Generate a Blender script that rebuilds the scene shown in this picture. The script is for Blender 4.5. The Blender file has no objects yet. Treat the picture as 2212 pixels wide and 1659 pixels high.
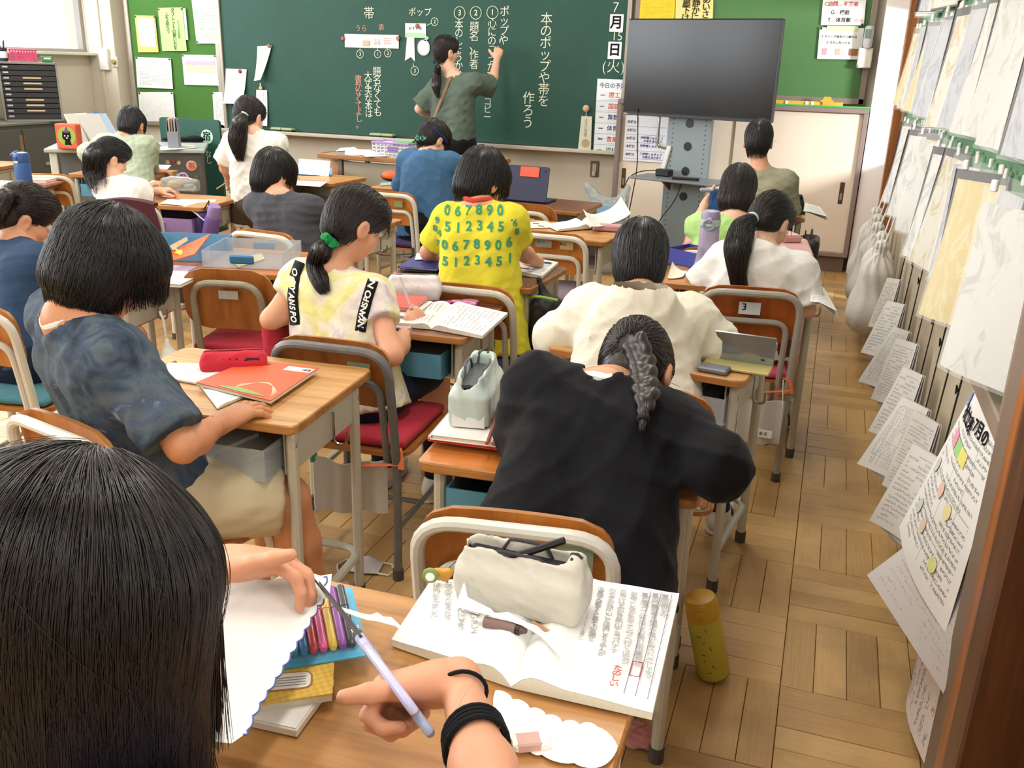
import bpy, math, random
import numpy as np
from mathutils import Vector, Matrix
S = bpy.context.scene
COL = S.collection
PI = math.pi
rng = random.Random(7)
# ---------------------------------------------------------------- camera
FPX, PCX, PCY, EYE = 1980.73, 1106.0, 829.5, 1.40
RW = np.array([[.944915, .133689, -.298768], [.326002, -.302716, .895592], [.029289, -.943658, -.329624]])
def at(px, py, z=None, y=None, x=None):
 """world point seen at a photo pixel on a given world plane"""
 v = RW @ np.array([px - PCX, py - PCY, FPX])
 t = (z - EYE) / v[2] if z is not None else (y / v[1] if y is not None else x / v[0])
 return Vector((v[0] * t, v[1] * t, EYE + v[2] * t))
cd = bpy.data.cameras.new('camera')
cam = bpy.data.objects.new('camera', cd)
COL.objects.link(cam)
cd.sensor_width = 36
cd.lens = FPX / 2212 * 36
cd.clip_start = .02
cam.matrix_world = Matrix(((RW[0][0], -RW[0][1], -RW[0][2], 0), (RW[1][0], -RW[1][1], -RW[1][2], 0),
       (RW[2][0], -RW[2][1], -RW[2][2], EYE), (0, 0, 0, 1)))
S.camera = cam
# ---------------------------------------------------------------- world, lights, exposure
S.view_settings.view_transform = 'Standard'
S.view_settings.look = 'None'
S.view_settings.gamma = 1
S.view_settings.use_curve_mapping = False
S.view_settings.exposure = 0.03
S.cycles.use_denoising = True
S.cycles.max_bounces = 6
S.cycles.diffuse_bounces = 3
S.cycles.glossy_bounces = 3
S.cycles.transmission_bounces = 6
S.cycles.transparent_max_bounces = 12
S.cycles.caustics_reflective = False
S.cycles.caustics_refractive = False
S.cycles.sample_clamp_indirect = 6
wd = bpy.data.worlds.new('sky')
S.world = wd
wd.use_nodes = True
wn = wd.node_tree.nodes
wn['Background'].inputs[0].default_value = (.86, .93, 1, 1)
wn['Background'].inputs[1].default_value = 2.2
def area(name, loc, target, sx, sy, power, col=(1, 1, 1), spread=PI):
 l = bpy.data.lights.new(name, 'AREA')
 l.shape = 'RECTANGLE'
 l.size, l.size_y, l.energy, l.color, l.spread = sx, sy, power, col, spread
 o = bpy.data.objects.new(name, l)
 COL.objects.link(o)
 o.location = loc
 o.rotation_euler = (Vector(target) - Vector(loc)).to_track_quat('-Z', 'Y').to_euler()
 return o
# daylight entering the window wall on the left, bay by bay
for wy in (5.6, 3.2, .8, -1.4):
 area('window_daylight', (-6.75, wy, 2.05), (0, wy, .75), 2.1, 1.3, 92 if wy > 5 else 120, (.90, .95, 1))
# ceiling fluorescent rows
for lx in (-4.9, -2.6, -.7):
 for ly in (-.9, 1.3, 3.6, 5.7):
  area('ceiling_lamp', (lx, ly, 2.93), (lx, ly, 0), .3, 1.25, 22, (1, .965, .90))
# daylight from the corridor, through the glazed front door on the right
area('corridor_daylight', (2.3, 5.4, 1.62), (-.4, 7.2, .95), .5, .4, 170, (.93, .95, 1))
area('rear_door_daylight', (1.6, -.3, 1.7), (.2, 1.6, .2), .8, 1.4, 34, (1, .95, .86))
# ---------------------------------------------------------------- materials
def lin(c):
 if isinstance(c, str):
  c = tuple(int(c[i:i + 2], 16) for i in (0, 2, 4))
 return tuple(((v / 255) / 12.92 if v / 255 <= .04045 else ((v / 255 + .055) / 1.055) ** 2.4) for v in c) + (1,)
MC = {}
class NT:
 def __init__(s, name):
  s.m = bpy.data.materials.new(name)
  s.m.use_nodes = True
  s.t = s.m.node_tree
  s.b = s.t.nodes['Principled BSDF']
 def n(s, typ, **kw):
  n = s.t.nodes.new('ShaderNode' + typ)
  for k, v in kw.items():
   if k.startswith('i_'):
    n.inputs[int(k[2:]) if k[2:].isdigit() else k[2:].replace('_', ' ')].default_value = v
   else:
    setattr(n, k, v)
  return n
 def l(s, a, b):
  s.t.links.new(a, b)
 def math(s, op, a, b=None, c=None):
  n = s.n('Math', operation=op)
  for i, v in enumerate((a, b, c)):
   if v is None: continue
   if hasattr(v, 'links'): s.l(v, n.inputs[i])
   else: n.inputs[i].default_value = v
  return n.outputs[0]
 def mix(s, f, a, b):
  n = s.n('Mix', data_type='RGBA')
  for i, v in ((0, f), (6, a), (7, b)):
   if hasattr(v, 'links'): s.l(v, n.inputs[i])
   else: n.inputs[i].default_value = v
  return n.outputs[2]
 def ramp(s, f, stops):
  n = s.n('ValToRGB')
  e = n.color_ramp.elements
  while len(e) < len(stops): e.new(.5)
  for el, (p, c) in zip(e, stops):
   el.position = p
   el.color = c
  s.l(f, n.inputs[0])
  return n.outputs[0]
 def coord(s, scale=(1, 1, 1), kind='Object'):
  tc = s.n('TexCoord')
  mp = s.n('Mapping')
  mp.inputs['Scale'].default_value = scale
  s.l(tc.outputs[kind], mp.inputs[0])
  return mp.outputs[0]
 def noise(s, vec, scale, detail=3, rough=.5, dist=0):
  n = s.n('TexNoise')
  n.inputs['Scale'].default_value = scale
  n.inputs['Detail'].default_value = detail
  n.inputs['Roughness'].default_value = rough
  n.inputs['Distortion'].default_value = dist
  s.l(vec, n.inputs['Vector'])
  return n.outputs[0]
 def bump(s, h, strength=.3, dist=.002):
  n = s.n('Bump')
  n.inputs['Strength'].default_value = strength
  n.inputs['Distance'].default_value = dist
  s.l(h, n.inputs['Height'])
  s.l(n.outputs[0], s.b.inputs['Normal'])
 def base(s, c):
  if hasattr(c, 'links'): s.l(c, s.b.inputs['Base Color'])
  else: s.b.inputs['Base Color'].default_value = c
def mul(c, k): return tuple(min(1, v * k) for v in c[:3]) + (1,)
def M(name, c='808080', rough=.5, metal=0, var=.10, vs=9, bump=0, bs=60, trans=0, alpha=1, spec=.5, emit=0, coat=0, bd=.002):
 """plain surface with slight colour variation and optional fine relief"""
 if name in MC: return MC[name]
 t = NT(name)
 c = lin(c)
 v = t.coord()
 if var:
  t.base(t.mix(t.noise(v, vs, 4), mul(c, 1 - var), mul(c, 1 + var)))
 else:
  t.base(c)
 t.b.inputs['Roughness'].default_value = rough
 t.b.inputs['Metallic'].default_value = metal
 t.b.inputs['Specular IOR Level'].default_value = spec
 t.b.inputs['Transmission Weight'].default_value = trans
 t.b.inputs['Alpha'].default_value = alpha
 t.b.inputs['Coat Weight'].default_value = coat
 if bump: t.bump(t.noise(v, bs, 3), bump, bd)
 if emit:
  t.b.inputs['Emission Color'].default_value = c
  t.b.inputs['Emission Strength'].default_value = emit
 MC[name] = t.m
 return t.m
def cloth(name, c, c2=None, vs=5, weave=500, rough=.85, amt=.12):
 if name in MC: return MC[name]
 t = NT(name)
 c = lin(c)
 v = t.coord()
 n = t.noise(v, vs, 3)
 if c2 is None: t.base(t.mix(n, mul(c, 1 - amt), mul(c, 1 + amt)))
 else: t.base(t.ramp(n, [(.40, c), (.62, lin(c2))]))
 t.b.inputs['Roughness'].default_value = rough
 t.b.inputs['Specular IOR Level'].default_value = .2
 t.b.inputs['Sheen Weight'].default_value = .05
 a = t.noise(v, weave, 2)
 b = t.noise(v, 28, 3, .55, .6)
 t.bump(t.math('MULTIPLY_ADD', a, .12, b), .28, .008)
 MC[name] = t.m
 return t.m
def tiedye(name, cols, scale=7):
 if name in MC: return MC[name]
 t = NT(name)
 v = t.coord()
 n = t.noise(v, scale, 4, .62, .9)
 t.base(t.ramp(n, [(p, lin(c)) for p, c in cols]))
 t.b.inputs['Roughness'].default_value = .85
 t.b.inputs['Specular IOR Level'].default_value = .2
 t.bump(t.noise(v, 26, 3, .55, .6), .35, .008)
 MC[name] = t.m
 return t.m
def wood(name, c1, c2, c3, axis=0, stretch=22, freq=5, rough=.38, coat=.15):
 if name in MC: return MC[name]
 t = NT(name)
 oi = t.n('ObjectInfo')
 tc = t.n('TexCoord')
 ad = t.n('VectorMath', operation='MULTIPLY_ADD')
 t.l(oi.outputs['Random'], ad.inputs[0])
 ad.inputs[1].default_value = (3, 7, 5)
 t.l(tc.outputs['Object'], ad.inputs[2])
 mp = t.n('Mapping')
 sc = [stretch] * 3
 sc[axis] = 1.2
 mp.inputs['Scale'].default_value = sc
 t.l(ad.outputs[0], mp.inputs[0])
 n1 = t.noise(mp.outputs[0], freq, 5, .6, .35)
 n2 = t.noise(mp.outputs[0], freq * .28, 2, .5, .2)
 f = t.math('MULTIPLY_ADD', n2, .6, t.math('MULTIPLY', n1, .5))
 col = t.ramp(f, [(.36, lin(c1)), (.52, lin(c2)), (.68, lin(c3))])
 t.base(col)
 t.b.inputs['Roughness'].default_value = rough
 t.b.inputs['Coat Weight'].default_value = coat
 t.b.inputs['Coat Roughness'].default_value = .3
 t.bump(n1, .08, .001)
 MC[name] = t.m
 return t.m
def printed(name, bg='f4f3ef', ink='55555a', rows=26, chars=60, vert=False, dens=.5, margin=.08, grid=0, rule=None):
 """paper with lines of small print (UV laid)"""
 if name in MC: return MC[name]
 t = NT(name)
 tc = t.n('TexCoord')
 sp = t.n('SeparateXYZ')
 t.l(tc.outputs['UV'], sp.inputs[0])
 u, v = sp.outputs[0], sp.outputs[1]
 if vert: u, v = v, u
 rv = t.math('MULTIPLY', v, rows)
 fr = t.math('FRACT', rv)
 fl = t.math('FLOOR', rv)
 inrow = t.math('MULTIPLY', t.math('GREATER_THAN', fr, .26), t.math('LESS_THAN', fr, .78))
 cb = t.n('CombineXYZ')
 t.l(t.math('MULTIPLY', u, chars), cb.inputs[0])
 t.l(t.math('MULTIPLY', rv, 2.2), cb.inputs[1])
 ch = t.math('GREATER_THAN', t.noise(cb.outputs[0], 1.6, 3), 1 - dens)
 c2 = t.n('CombineXYZ')
 t.l(t.math('MULTIPLY', u, 2.5), c2.inputs[0])
 t.l(t.math('MULTIPLY', fl, 3.7), c2.inputs[1])
 blk = t.math('GREATER_THAN', t.noise(c2.outputs[0], 1.3, 1), .44)
 mg = t.math('MULTIPLY', t.math('MULTIPLY', t.math('GREATER_THAN', u, margin), t.math('LESS_THAN', u, 1 - margin)),
    t.math('MULTIPLY', t.math('GREATER_THAN', v, margin), t.math('LESS_THAN', v, 1 - margin)))
 f = t.math('MULTIPLY', t.math('MULTIPLY', inrow, ch), t.math('MULTIPLY', blk, mg))
 if rule:
  f = t.math('MAXIMUM', f, t.math('MULTIPLY', t.math('LESS_THAN', fr, .06), t.math('MULTIPLY', mg, .45)))
 if grid:
  g = t.math('MAXIMUM', t.math('LESS_THAN', t.math('FRACT', t.math('MULTIPLY', u, grid)), .03),
     t.math('LESS_THAN', t.math('FRACT', t.math('MULTIPLY', v, grid)), .03))
  f = t.math('MAXIMUM', f, t.math('MULTIPLY', g, t.math('MULTIPLY', mg, .7)))
 t.base(t.mix(t.math('MULTIPLY', f, .8), lin(bg), lin(ink)))
 t.b.inputs['Roughness'].default_value = .75
 t.b.inputs['Specular IOR Level'].default_value = .2
 MC[name] = t.m
 return t.m
def hairmat(name, c, c2, rough=.34, spec=.55):
 if name in MC: return MC[name]
 t = NT(name)
 v = t.coord()
 t.base(t.mix(t.noise(v, 60, 2), lin(c), lin(c2)))
 t.b.inputs['Roughness'].default_value = rough
 t.b.inputs['Specular IOR Level'].default_value = spec
 MC[name] = t.m
 return t.m
def skinmat(name, c, k=.12):
 if name in MC: return MC[name]
 t = NT(name)
 c = lin(c)
 v = t.coord()
 t.base(t.mix(t.noise(v, 22, 3), mul(c, .93), (min(1, c[0] * 1.05), c[1] * .98, c[2] * .95, 1)))
 t.b.inputs['Roughness'].default_value = .48
 t.b.inputs['Specular IOR Level'].default_value = .35
 t.b.inputs['Subsurface Weight'].default_value = k
 t.b.inputs['Subsurface Radius'].default_value = (.012, .005, .003)
 t.b.inputs['Subsurface Scale'].default_value = .5
 t.bump(t.noise(v, 320, 2), .08, .001)
 MC[name] = t.m
 return t.m
PAPER = M('white_paper', 'f3f2ee', .8, var=.02, vs=3, spec=.15)
STEEL = M('enamelled_steel', 'bdb8a8', .35, var=.06, spec=.5)
STEELD = M('worn_steel', '8d8676', .45, .2, var=.25, vs=25)
RUBBER = M('dark_rubber', '4a433c', .8)
CHROME = M('chrome', 'a9a8a2', .25, 1, var=.03)
BLACK = M('black_plastic', '161618', .4, var=.05)
WHITEP = M('white_plastic', 'e6e6e2', .35, var=.03)
DESKW = wood('desk_wood', '8f5a2a', 'b98146', 'cc9a5c')
DESKN = wood('near_desk_wood', '7d5028', 'ad7a42', 'be8c50', stretch=15, freq=4)
DESKL = wood('light_desk_wood', 'a06f3c', 'c08f57', 'd0a26a')
DESKO = wood('orange_desk_wood', '9a5520', 'b96c2c', 'c87a35', freq=3)
DESKD = wood('reddish_desk_wood', '4a2a1c', '6b3f2a', '7d4d33')
EDGEW = wood('ply_edge', '7a4a22', '9c6632', 'b07a40')
PLY = wood('chair_plywood', '9a5a1e', 'b26a26', 'c07a32', axis=2, stretch=10)
PLYD = wood('brown_chair_plywood', '7a451a', '9a5a22', 'a8682c', axis=2, stretch=10)
# ---------------------------------------------------------------- mesh building
def place(o, parent, loc=None, rot=None):
 COL.objects.link(o)
 if parent is not None: o.parent = parent
 if loc is not None: o.location = loc
 if rot is not None: o.rotation_euler = rot
 return o
def tag(o, label=None, cat=None, group=None, kind=None):
 if label: o['label'] = label
 if cat: o['category'] = cat
 if group: o['group'] = group
 if kind: o['kind'] = kind
 return o
def thing(name, label, cat, loc=(0, 0, 0), rotz=0, group=None):
 o = bpy.data.objects.new(name, None)
 o.empty_display_size = .05
 place(o, None, loc, (0, 0, rotz))
 return tag(o, label, cat, group)
def fillet(pts, r, n=5, closed=False):
 pts = [Vector(p) for p in pts]
 out = []
 N = len(pts)
 for i, p in enumerate(pts):
  if not closed and i in (0, N - 1):
   out.append(p)
   continue
  a, b = pts[i - 1], pts[(i + 1) % N]
  da, db = (a - p), (b - p)
  q = min(r, da.length * .49, db.length * .49)
  A, Bp = p + da.normalized() * q, p + db.normalized() * q
  for k in range(n + 1):
   s = k / n
   out.append(A * (1 - s) ** 2 + p * 2 * s * (1 - s) + Bp * s * s)
 return out
def rrect(w, d, r, n=4):
 return [(p.x, p.y) for p in fillet([(w / 2, d / 2, 0), (-w / 2, d / 2, 0), (-w / 2, -d / 2, 0), (w / 2, -d / 2, 0)], r, n, True)]
def frame_of(d, up=(0, 0, 1)):
 d = Vector(d).normalized()
 u = Vector(up)
 if abs(d.dot(u)) > .98: u = Vector((0, 1, 0))
 x = d.cross(u).normalized()
 return x, x.cross(d).normalized(), d
class B:
 def __init__(s):
  s.v, s.f, s.mi, s.uv, s.m = [], [], [], {}, 0
 def add(s, vs, fs):
  o = len(s.v)
  s.v += [tuple(v) for v in vs]
  for f in fs:
   s.f.append(tuple(i + o for i in f))
   s.mi.append(s.m)
  return s
 def box(s, c, size, rot=None, bev=0):
  hx, hy, hz = (v / 2 for v in size)
  b = min(bev, hx * .9, hy * .9, hz * .9)
  rm = None if rot is None else (rot if isinstance(rot, Matrix) else Matrix.Rotation(rot, 3, 'Z'))
  if b <= 0:
   vs = [Vector((x * hx, y * hy, z * hz)) for x in (-1, 1) for y in (-1, 1) for z in (-1, 1)]
   fs = [(0, 1, 3, 2), (4, 6, 7, 5), (0, 4, 5, 1), (2, 3, 7, 6), (0, 2, 6, 4), (1, 5, 7, 3)]
  else:
   vs, idx = [], {}
   for x in (-1, 1):
    for y in (-1, 1):
     for z in (-1, 1):
      for a in range(3):
       q = [x * (hx - b), y * (hy - b), z * (hz - b)]
       q[a] = (x * hx, y * hy, z * hz)[a]
       idx[(x, y, z, a)] = len(vs)
       vs.append(Vector(q))
   fs = []
   for a in range(3):
    b1, b2 = [(1, 2), (2, 0), (0, 1)][a]
    for sg in (-1, 1):
     q = []
     for p1, p2 in ((-1, -1), (1, -1), (1, 1), (-1, 1)):
      k = [0, 0, 0]
      k[a], k[b1], k[b2] = sg, p1, p2
      q.append(idx[tuple(k) + (a,)])
     fs.append(tuple(q if sg > 0 else q[::-1]))
    for s1 in (-1, 1):
     for s2 in (-1, 1):
      k1, k2 = [0, 0, 0], [0, 0, 0]
      k1[a], k2[a] = -1, 1
      for k in (k1, k2): k[b1], k[b2] = s1, s2
      q = [idx[tuple(k1) + (b1,)], idx[tuple(k2) + (b1,)], idx[tuple(k2) + (b2,)], idx[tuple(k1) + (b2,)]]
      fs.append(tuple(q if s1 * s2 < 0 else q[::-1]))
   for x in (-1, 1):
    for y in (-1, 1):
     for z in (-1, 1):
      q = [idx[(x, y, z, a)] for a in range(3)]
      fs.append(tuple(q if x * y * z > 0 else q[::-1]))
  c = Vector(c)
  return s.add([(rm @ v if rm else v) + c for v in vs], fs)
 def tube(s, pts, r, n=8, caps=True, closed=False, flat=1):
  pts = [Vector(p) for p in pts]
  N = len(pts)
  rs = r if isinstance(r, (list, tuple)) else [r] * N
  vs, fs = [], []
  x = None
  for i, p in enumerate(pts):
   if closed: d = pts[(i + 1) % N] - pts[i - 1]
   else: d = pts[min(i + 1, N - 1)] - pts[max(i - 1, 0)]
   d.normalize()
   if x is None: x, y, _ = frame_of(d)
   else:
    x = (x - d * x.dot(d)).normalized()
    y = x.cross(d).normalized()
   for k in range(n):
    a = 2 * PI * k / n
    vs.append(p + x * math.cos(a) * rs[i] + y * math.sin(a) * rs[i] * flat)
  for i in range(N if closed else N - 1):
   j = (i + 1) % N
   for k in range(n):
    k2 = (k + 1) % n
    fs.append((i * n + k, i * n + k2, j * n + k2, j * n + k))
  if caps and not closed:
   fs += [tuple(range(n - 1, -1, -1)), tuple(range((N - 1) * n, N * n))]
  # orientation check by frame handedness: (x, y, d) with y = x cross d points inward-wound
  fs = [f[::-1] for f in fs]
  return s.add(vs, fs)
 def prism(s, poly, z0, z1, mat=None, bev=0):
  """extrude a counter-clockwise 2-D outline from z0 to z1, through an optional 4x4"""
  n = len(poly)
  vs = [Vector((x, y, z0)) for x, y in poly] + [Vector((x, y, z1)) for x, y in poly]
  fs = [tuple(range(n - 1, -1, -1)), tuple(range(n, 2 * n))] + [(i, (i + 1) % n, n + (i + 1) % n, n + i) for i in range(n)]
  if mat is not None: vs = [mat @ v for v in vs]
  return s.add(vs, fs)
 def lathe(s, prof, n=16, mat=None):
  vs, fs = [], []
  for r, z in prof:
   for k in range(n):
    a = 2 * PI * k / n
    vs.append(Vector((r * math.cos(a), r * math.sin(a), z)))
  for i in range(len(prof) - 1):
   for k in range(n):
    k2 = (k + 1) % n
    fs.append((i * n + k, i * n + k2, (i + 1) * n + k2, (i + 1) * n + k))
  fs += [tuple(range(n - 1, -1, -1)), tuple(range((len(prof) - 1) * n, len(prof) * n))]
  if mat is not None: vs = [mat @ v for v in vs]
  return s.add(vs, fs)
 def sheet(s, fn, nu=1, nv=1, th=.0006):
  """a thin curved sheet: fn(u, v) -> point, both sides and rims"""
  P = [[Vector(fn(i / nu, j / nv)) for j in range(nv + 1)] for i in range(nu + 1)]
  def nrm(i, j):
   a = P[min(i + 1, nu)][j] - P[max(i - 1, 0)][j]
   b = P[i][min(j + 1, nv)] - P[i][max(j - 1, 0)]
   return a.cross(b).normalized()
  o = len(s.v)
  vs, uvs = [], []
  for sd in (.5, -.5):
   for i in range(nu + 1):
    for j in range(nv + 1):
     vs.append(P[i][j] + nrm(i, j) * th * sd)
     uvs.append((i / nu, j / nv))
  W = nv + 1
  K = (nu + 1) * W
  fs = []
  for i in range(nu):
   for j in range(nv):
    q = (i * W + j, (i + 1) * W + j, (i + 1) * W + j + 1, i * W + j + 1)
    fs += [q, tuple(x + K for x in q[::-1])]
  rim = [i * W for i in range(nu + 1)] + [nu * W + j for j in range(1, nv + 1)] + [i * W + nv for i in range(nu - 1, -1, -1)] + [j for j in range(nv - 1, 0, -1)]
  for a, b in zip(rim, rim[1:] + rim[:1]): fs.append((b, a, a + K, b + K))
  for i, w in enumerate(uvs): s.uv[o + i] = w
  return s.add(vs, fs)
 def mesh(s, name, mats, sharp=35):
  me = bpy.data.meshes.new(name)
  me.from_pydata(s.v, [], s.f)
  for m in (mats if isinstance(mats, (list, tuple)) else [mats]): me.materials.append(m)
  me.polygons.foreach_set('material_index', s.mi)
  me.polygons.foreach_set('use_smooth', [True] * len(s.f))
  if s.uv:
   ul = me.uv_layers.new(name='UVMap')
   li = np.zeros(len(me.loops), dtype=np.int32)
   me.loops.foreach_get('vertex_index', li)
   arr = np.zeros((len(s.v), 2), dtype=np.float32)
   for k, w in s.uv.items(): arr[k] = w
   ul.data.foreach_set('uv', arr[li].ravel())
  me.update()
  me.set_sharp_from_angle(angle=math.radians(sharp))
  return me
 def build(s, name, mats, parent=None, loc=None, rot=None, sharp=35):
  return place(bpy.data.objects.new(name, s.mesh(name, mats, sharp)), parent, loc, rot)
def dup(root, loc, rotz=None, label=None, group=None):
 r = root.copy()
 COL.objects.link(r)
 r.location = loc
 if rotz is not None: r.rotation_euler = (0, 0, rotz)
 if label: r['label'] = label
 if group: r['group'] = group
 for ch in list(root.children):
  c = ch.copy()
  COL.objects.link(c)
  c.parent = r
  for g in list(ch.children):
   d = g.copy()
   COL.objects.link(d)
   d.parent = c
 return r
def struct(o): return tag(o, kind='structure')
def mtx(loc, x, y):
 x = Vector(x).normalized()
 y = Vector(y)
 z = x.cross(y).normalized()
 y = z.cross(x)
 return Matrix(((x.x, y.x, z.x, loc[0]), (x.y, y.y, z.y, loc[1]), (x.z, y.z, z.z, loc[2]), (0, 0, 0, 1)))
TC = {}
def txt(body, size, mat, parent, mat4, vert=False, name='lettering', sl=.82, bold=0, ext=.0003, align='CENTER', valign='CENTER'):
 k = (body, size, mat.name, vert, sl, bold, align)
 cu = TC.get(k)
 if cu is None:
  cu = bpy.data.curves.new(name, 'FONT')
  cu.body = '\n'.join(body) if vert else body
  cu.size = size
  cu.align_x = align
  cu.align_y = 'TOP' if vert and valign == 'TOP' else 'CENTER'
  cu.space_line = sl
  cu.extrude = ext
  cu.offset = bold * size
  cu.resolution_u = 3
  cu.materials.append(mat)
  TC[k] = cu
 o = bpy.data.objects.new(name, cu)
 COL.objects.link(o)
 if parent is not None: o.parent = parent
 o.matrix_local = mat4
 return o
FRONT_X, FRONT_Y = Vector((1, 0, 0)), Vector((0, 0, 1))   # text plane facing the class
def ftxt(body, x, y, z, size, mat, parent, rot=0, **kw):
 ax = Vector((math.cos(rot), 0, math.sin(rot)))
 ay = Vector((-math.sin(rot), 0, math.cos(rot)))
 return txt(body, size, mat, parent, mtx((x, y, z), ax, ay), **kw)
# ---------------------------------------------------------------- room shell
WALLM = M('wall_paint', 'd9d0bf', .85, var=.04, vs=2, bump=.05, bs=80)
WALLW = M('white_plaster', 'efe9e2', .8, var=.03, vs=2)
BASEM = M('baseboard_paint', '5e5145', .6, var=.15, vs=6)
GLASS = None
def glassmat():
 t = NT('clear_glass')
 tr = t.n('BsdfTransparent')
 gl = t.n('BsdfGlossy')
 gl.inputs['Roughness'].default_value = .05
 mx = t.n('MixShader')
 mx.inputs[0].default_value = .06
 t.l(tr.outputs[0], mx.inputs[1]); t.l(gl.outputs[0], mx.inputs[2])
 t.l(mx.outputs[0], t.t.nodes['Material Output'].inputs[0])
 return t.m
GLASS = glassmat()
def clearplastic(name, c, mixv=.35, rough=.25):
 if name in MC: return MC[name]
 t = NT(name)
 tr = t.n('BsdfTransparent')
 tr.inputs[0].default_value = lin(c)
 t.base(lin(c))
 t.b.inputs['Roughness'].default_value = rough
 mx = t.n('MixShader')
 mx.inputs[0].default_value = mixv
 t.l(tr.outputs[0], mx.inputs[1]); t.l(t.b.outputs[0], mx.inputs[2])
 t.l(mx.outputs[0], t.t.nodes['Material Output'].inputs[0])
 MC[name] = t.m
 return t.m
XL, XR, YF, YB, ZC = -6.62, .40, 7.38, -2.2, 3.0
def plankmat():
 t = NT('parquet_plank')
 oi, ge = t.n('ObjectInfo'), t.n('NewGeometry')
 rnd = t.math('FRACT', t.math('ADD', oi.outputs['Random'], ge.outputs['Random Per Island']))
 tc = t.n('TexCoord')
 sp = t.n('SeparateXYZ')
 t.l(tc.outputs['UV'], sp.inputs[0])
 cb = t.n('CombineXYZ')
 t.l(t.math('MULTIPLY_ADD', sp.outputs[0], .6, t.math('MULTIPLY', rnd, 40)), cb.inputs[0])
 t.l(t.math('MULTIPLY', sp.outputs[1], 5), cb.inputs[1])
 n = t.noise(cb.outputs[0], 3, 5, .6, .3)
 gp = t.n('NewGeometry')
 dirt = t.noise(gp.outputs['Position'], 2.6, 4, .6)
 f = t.math('MULTIPLY_ADD', n, .55, t.math('MULTIPLY', rnd, .38))
 c = t.ramp(f, [(.15, lin('9c7a4a')), (.42, lin('bd955c')), (.75, lin('cfa86e'))])
 c = t.mix(t.math('MULTIPLY', t.math('SUBTRACT', dirt, .46), 2.2), c, lin('6f5434'))
 t.base(c)
 t.b.inputs['Roughness'].default_value = .42
 t.b.inputs['Coat Weight'].default_value = .12
 t.b.inputs['Coat Roughness'].default_value = .25
 t.bump(n, .06, .001)
 return t.m
PLANK = plankmat()
fl = struct(B().box(((XL + 2.6) / 2, 2.6, -.06), (9.4, 10.2, .09)).build('floor', M('floor_gap_dirt', '33271a', .9)))
BK = .304
def plank_faces(b, cx, cy, alongx, dz):
 L, Wd = BK - .0016, BK / 4 - .0014
 sx, sy = (L, Wd) if alongx else (Wd, L)
 o = len(b.v)
 z = dz
 hx, hy, q = sx / 2, sy / 2, .0012
 vs = [(cx - hx, cy - hy, -.015), (cx + hx, cy - hy, -.015), (cx + hx, cy + hy, -.015), (cx - hx, cy + hy, -.015),
   (cx - hx, cy - hy, z - q), (cx + hx, cy - hy, z - q), (cx + hx, cy + hy, z - q), (cx - hx, cy + hy, z - q),
   (cx - hx + q, cy - hy + q, z), (cx + hx - q, cy - hy + q, z), (cx + hx - q, cy + hy - q, z), (cx - hx + q, cy + hy - q, z)]
 b.add(vs, [(0, 1, 5, 4), (1, 2, 6, 5), (2, 3, 7, 6), (3, 0, 4, 7), (4, 5, 9, 8), (5, 6, 10, 9), (6, 7, 11, 10), (7, 4, 8, 11), (8, 9, 10, 11)])
 for i, v in enumerate(vs):
  a, c = (v[0] - cx) / sx + .5, (v[1] - cy) / sy + .5
  b.uv[o + i] = (a, c) if alongx else (c, a)
pb = B()
plank_faces(pb, 0, 0, True, 0)
pmesh = pb.mesh('plank', PLANK)
cand = []
for i in range(-23, 2):
 for j in range(-13, 19):
  x0, y0 = .048 + i * BK, 1.979 + j * BK
  along = (i + j) % 2 == 1
  for k in range(4):
   cx, cy = (x0 + BK / 2, y0 + BK / 8 + k * BK / 4) if along else (x0 + BK / 8 + k * BK / 4, y0 + BK / 2)
   if cy > YF - .02 or cx < XL or cx > XR + 1.2: continue
   v = RW.T @ np.array([cx, cy, -EYE])
   px, py = PCX + FPX * v[0] / max(v[2], .01), PCY + FPX * v[1] / max(v[2], .01)
   inv = v[2] > .2 and -40 < px < 2250 and 300 < py < 1720
   if cx > .39 : inv = False
   cand.append((0 if inv else 1, cy + .35 * abs(cx - .1), cx, cy, along))
cand.sort()
rest = B()
for n, (a, d_, cx, cy, al) in enumerate(cand):
 dz = rng.uniform(-.0006, .0004)
 if n < 300 and a == 0:
  o = bpy.data.objects.new('plank', pmesh)
  COL.objects.link(o)
  o.parent = fl
  o.location = (cx, cy, dz)
  if not al: o.rotation_euler = (0, 0, PI / 2)
 else:
  plank_faces(rest, cx, cy, al, dz)
tag(rest.build('plank_field', PLANK, fl), kind='stuff')
struct(B().box(((XL + XR) / 2, 2.6, ZC + .05), (7.6, 10.2, .1)).build('ceiling', M('ceiling_board', 'e4e2da', .9)))
wf = B()
wf.box(((XL + 1.0) / 2, YF + .06, 1.5), (8.4, .12, 3.0))
wf.box((.86, 7.3, 1.5), (1.1, .1, 3.0))
struct(wf.build('wall_front', [WALLM]))
struct(B().box(((XL + XR) / 2, YB - .05, 1.5), (7.4, .1, 3)).build('wall_rear', WALLM))
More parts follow.
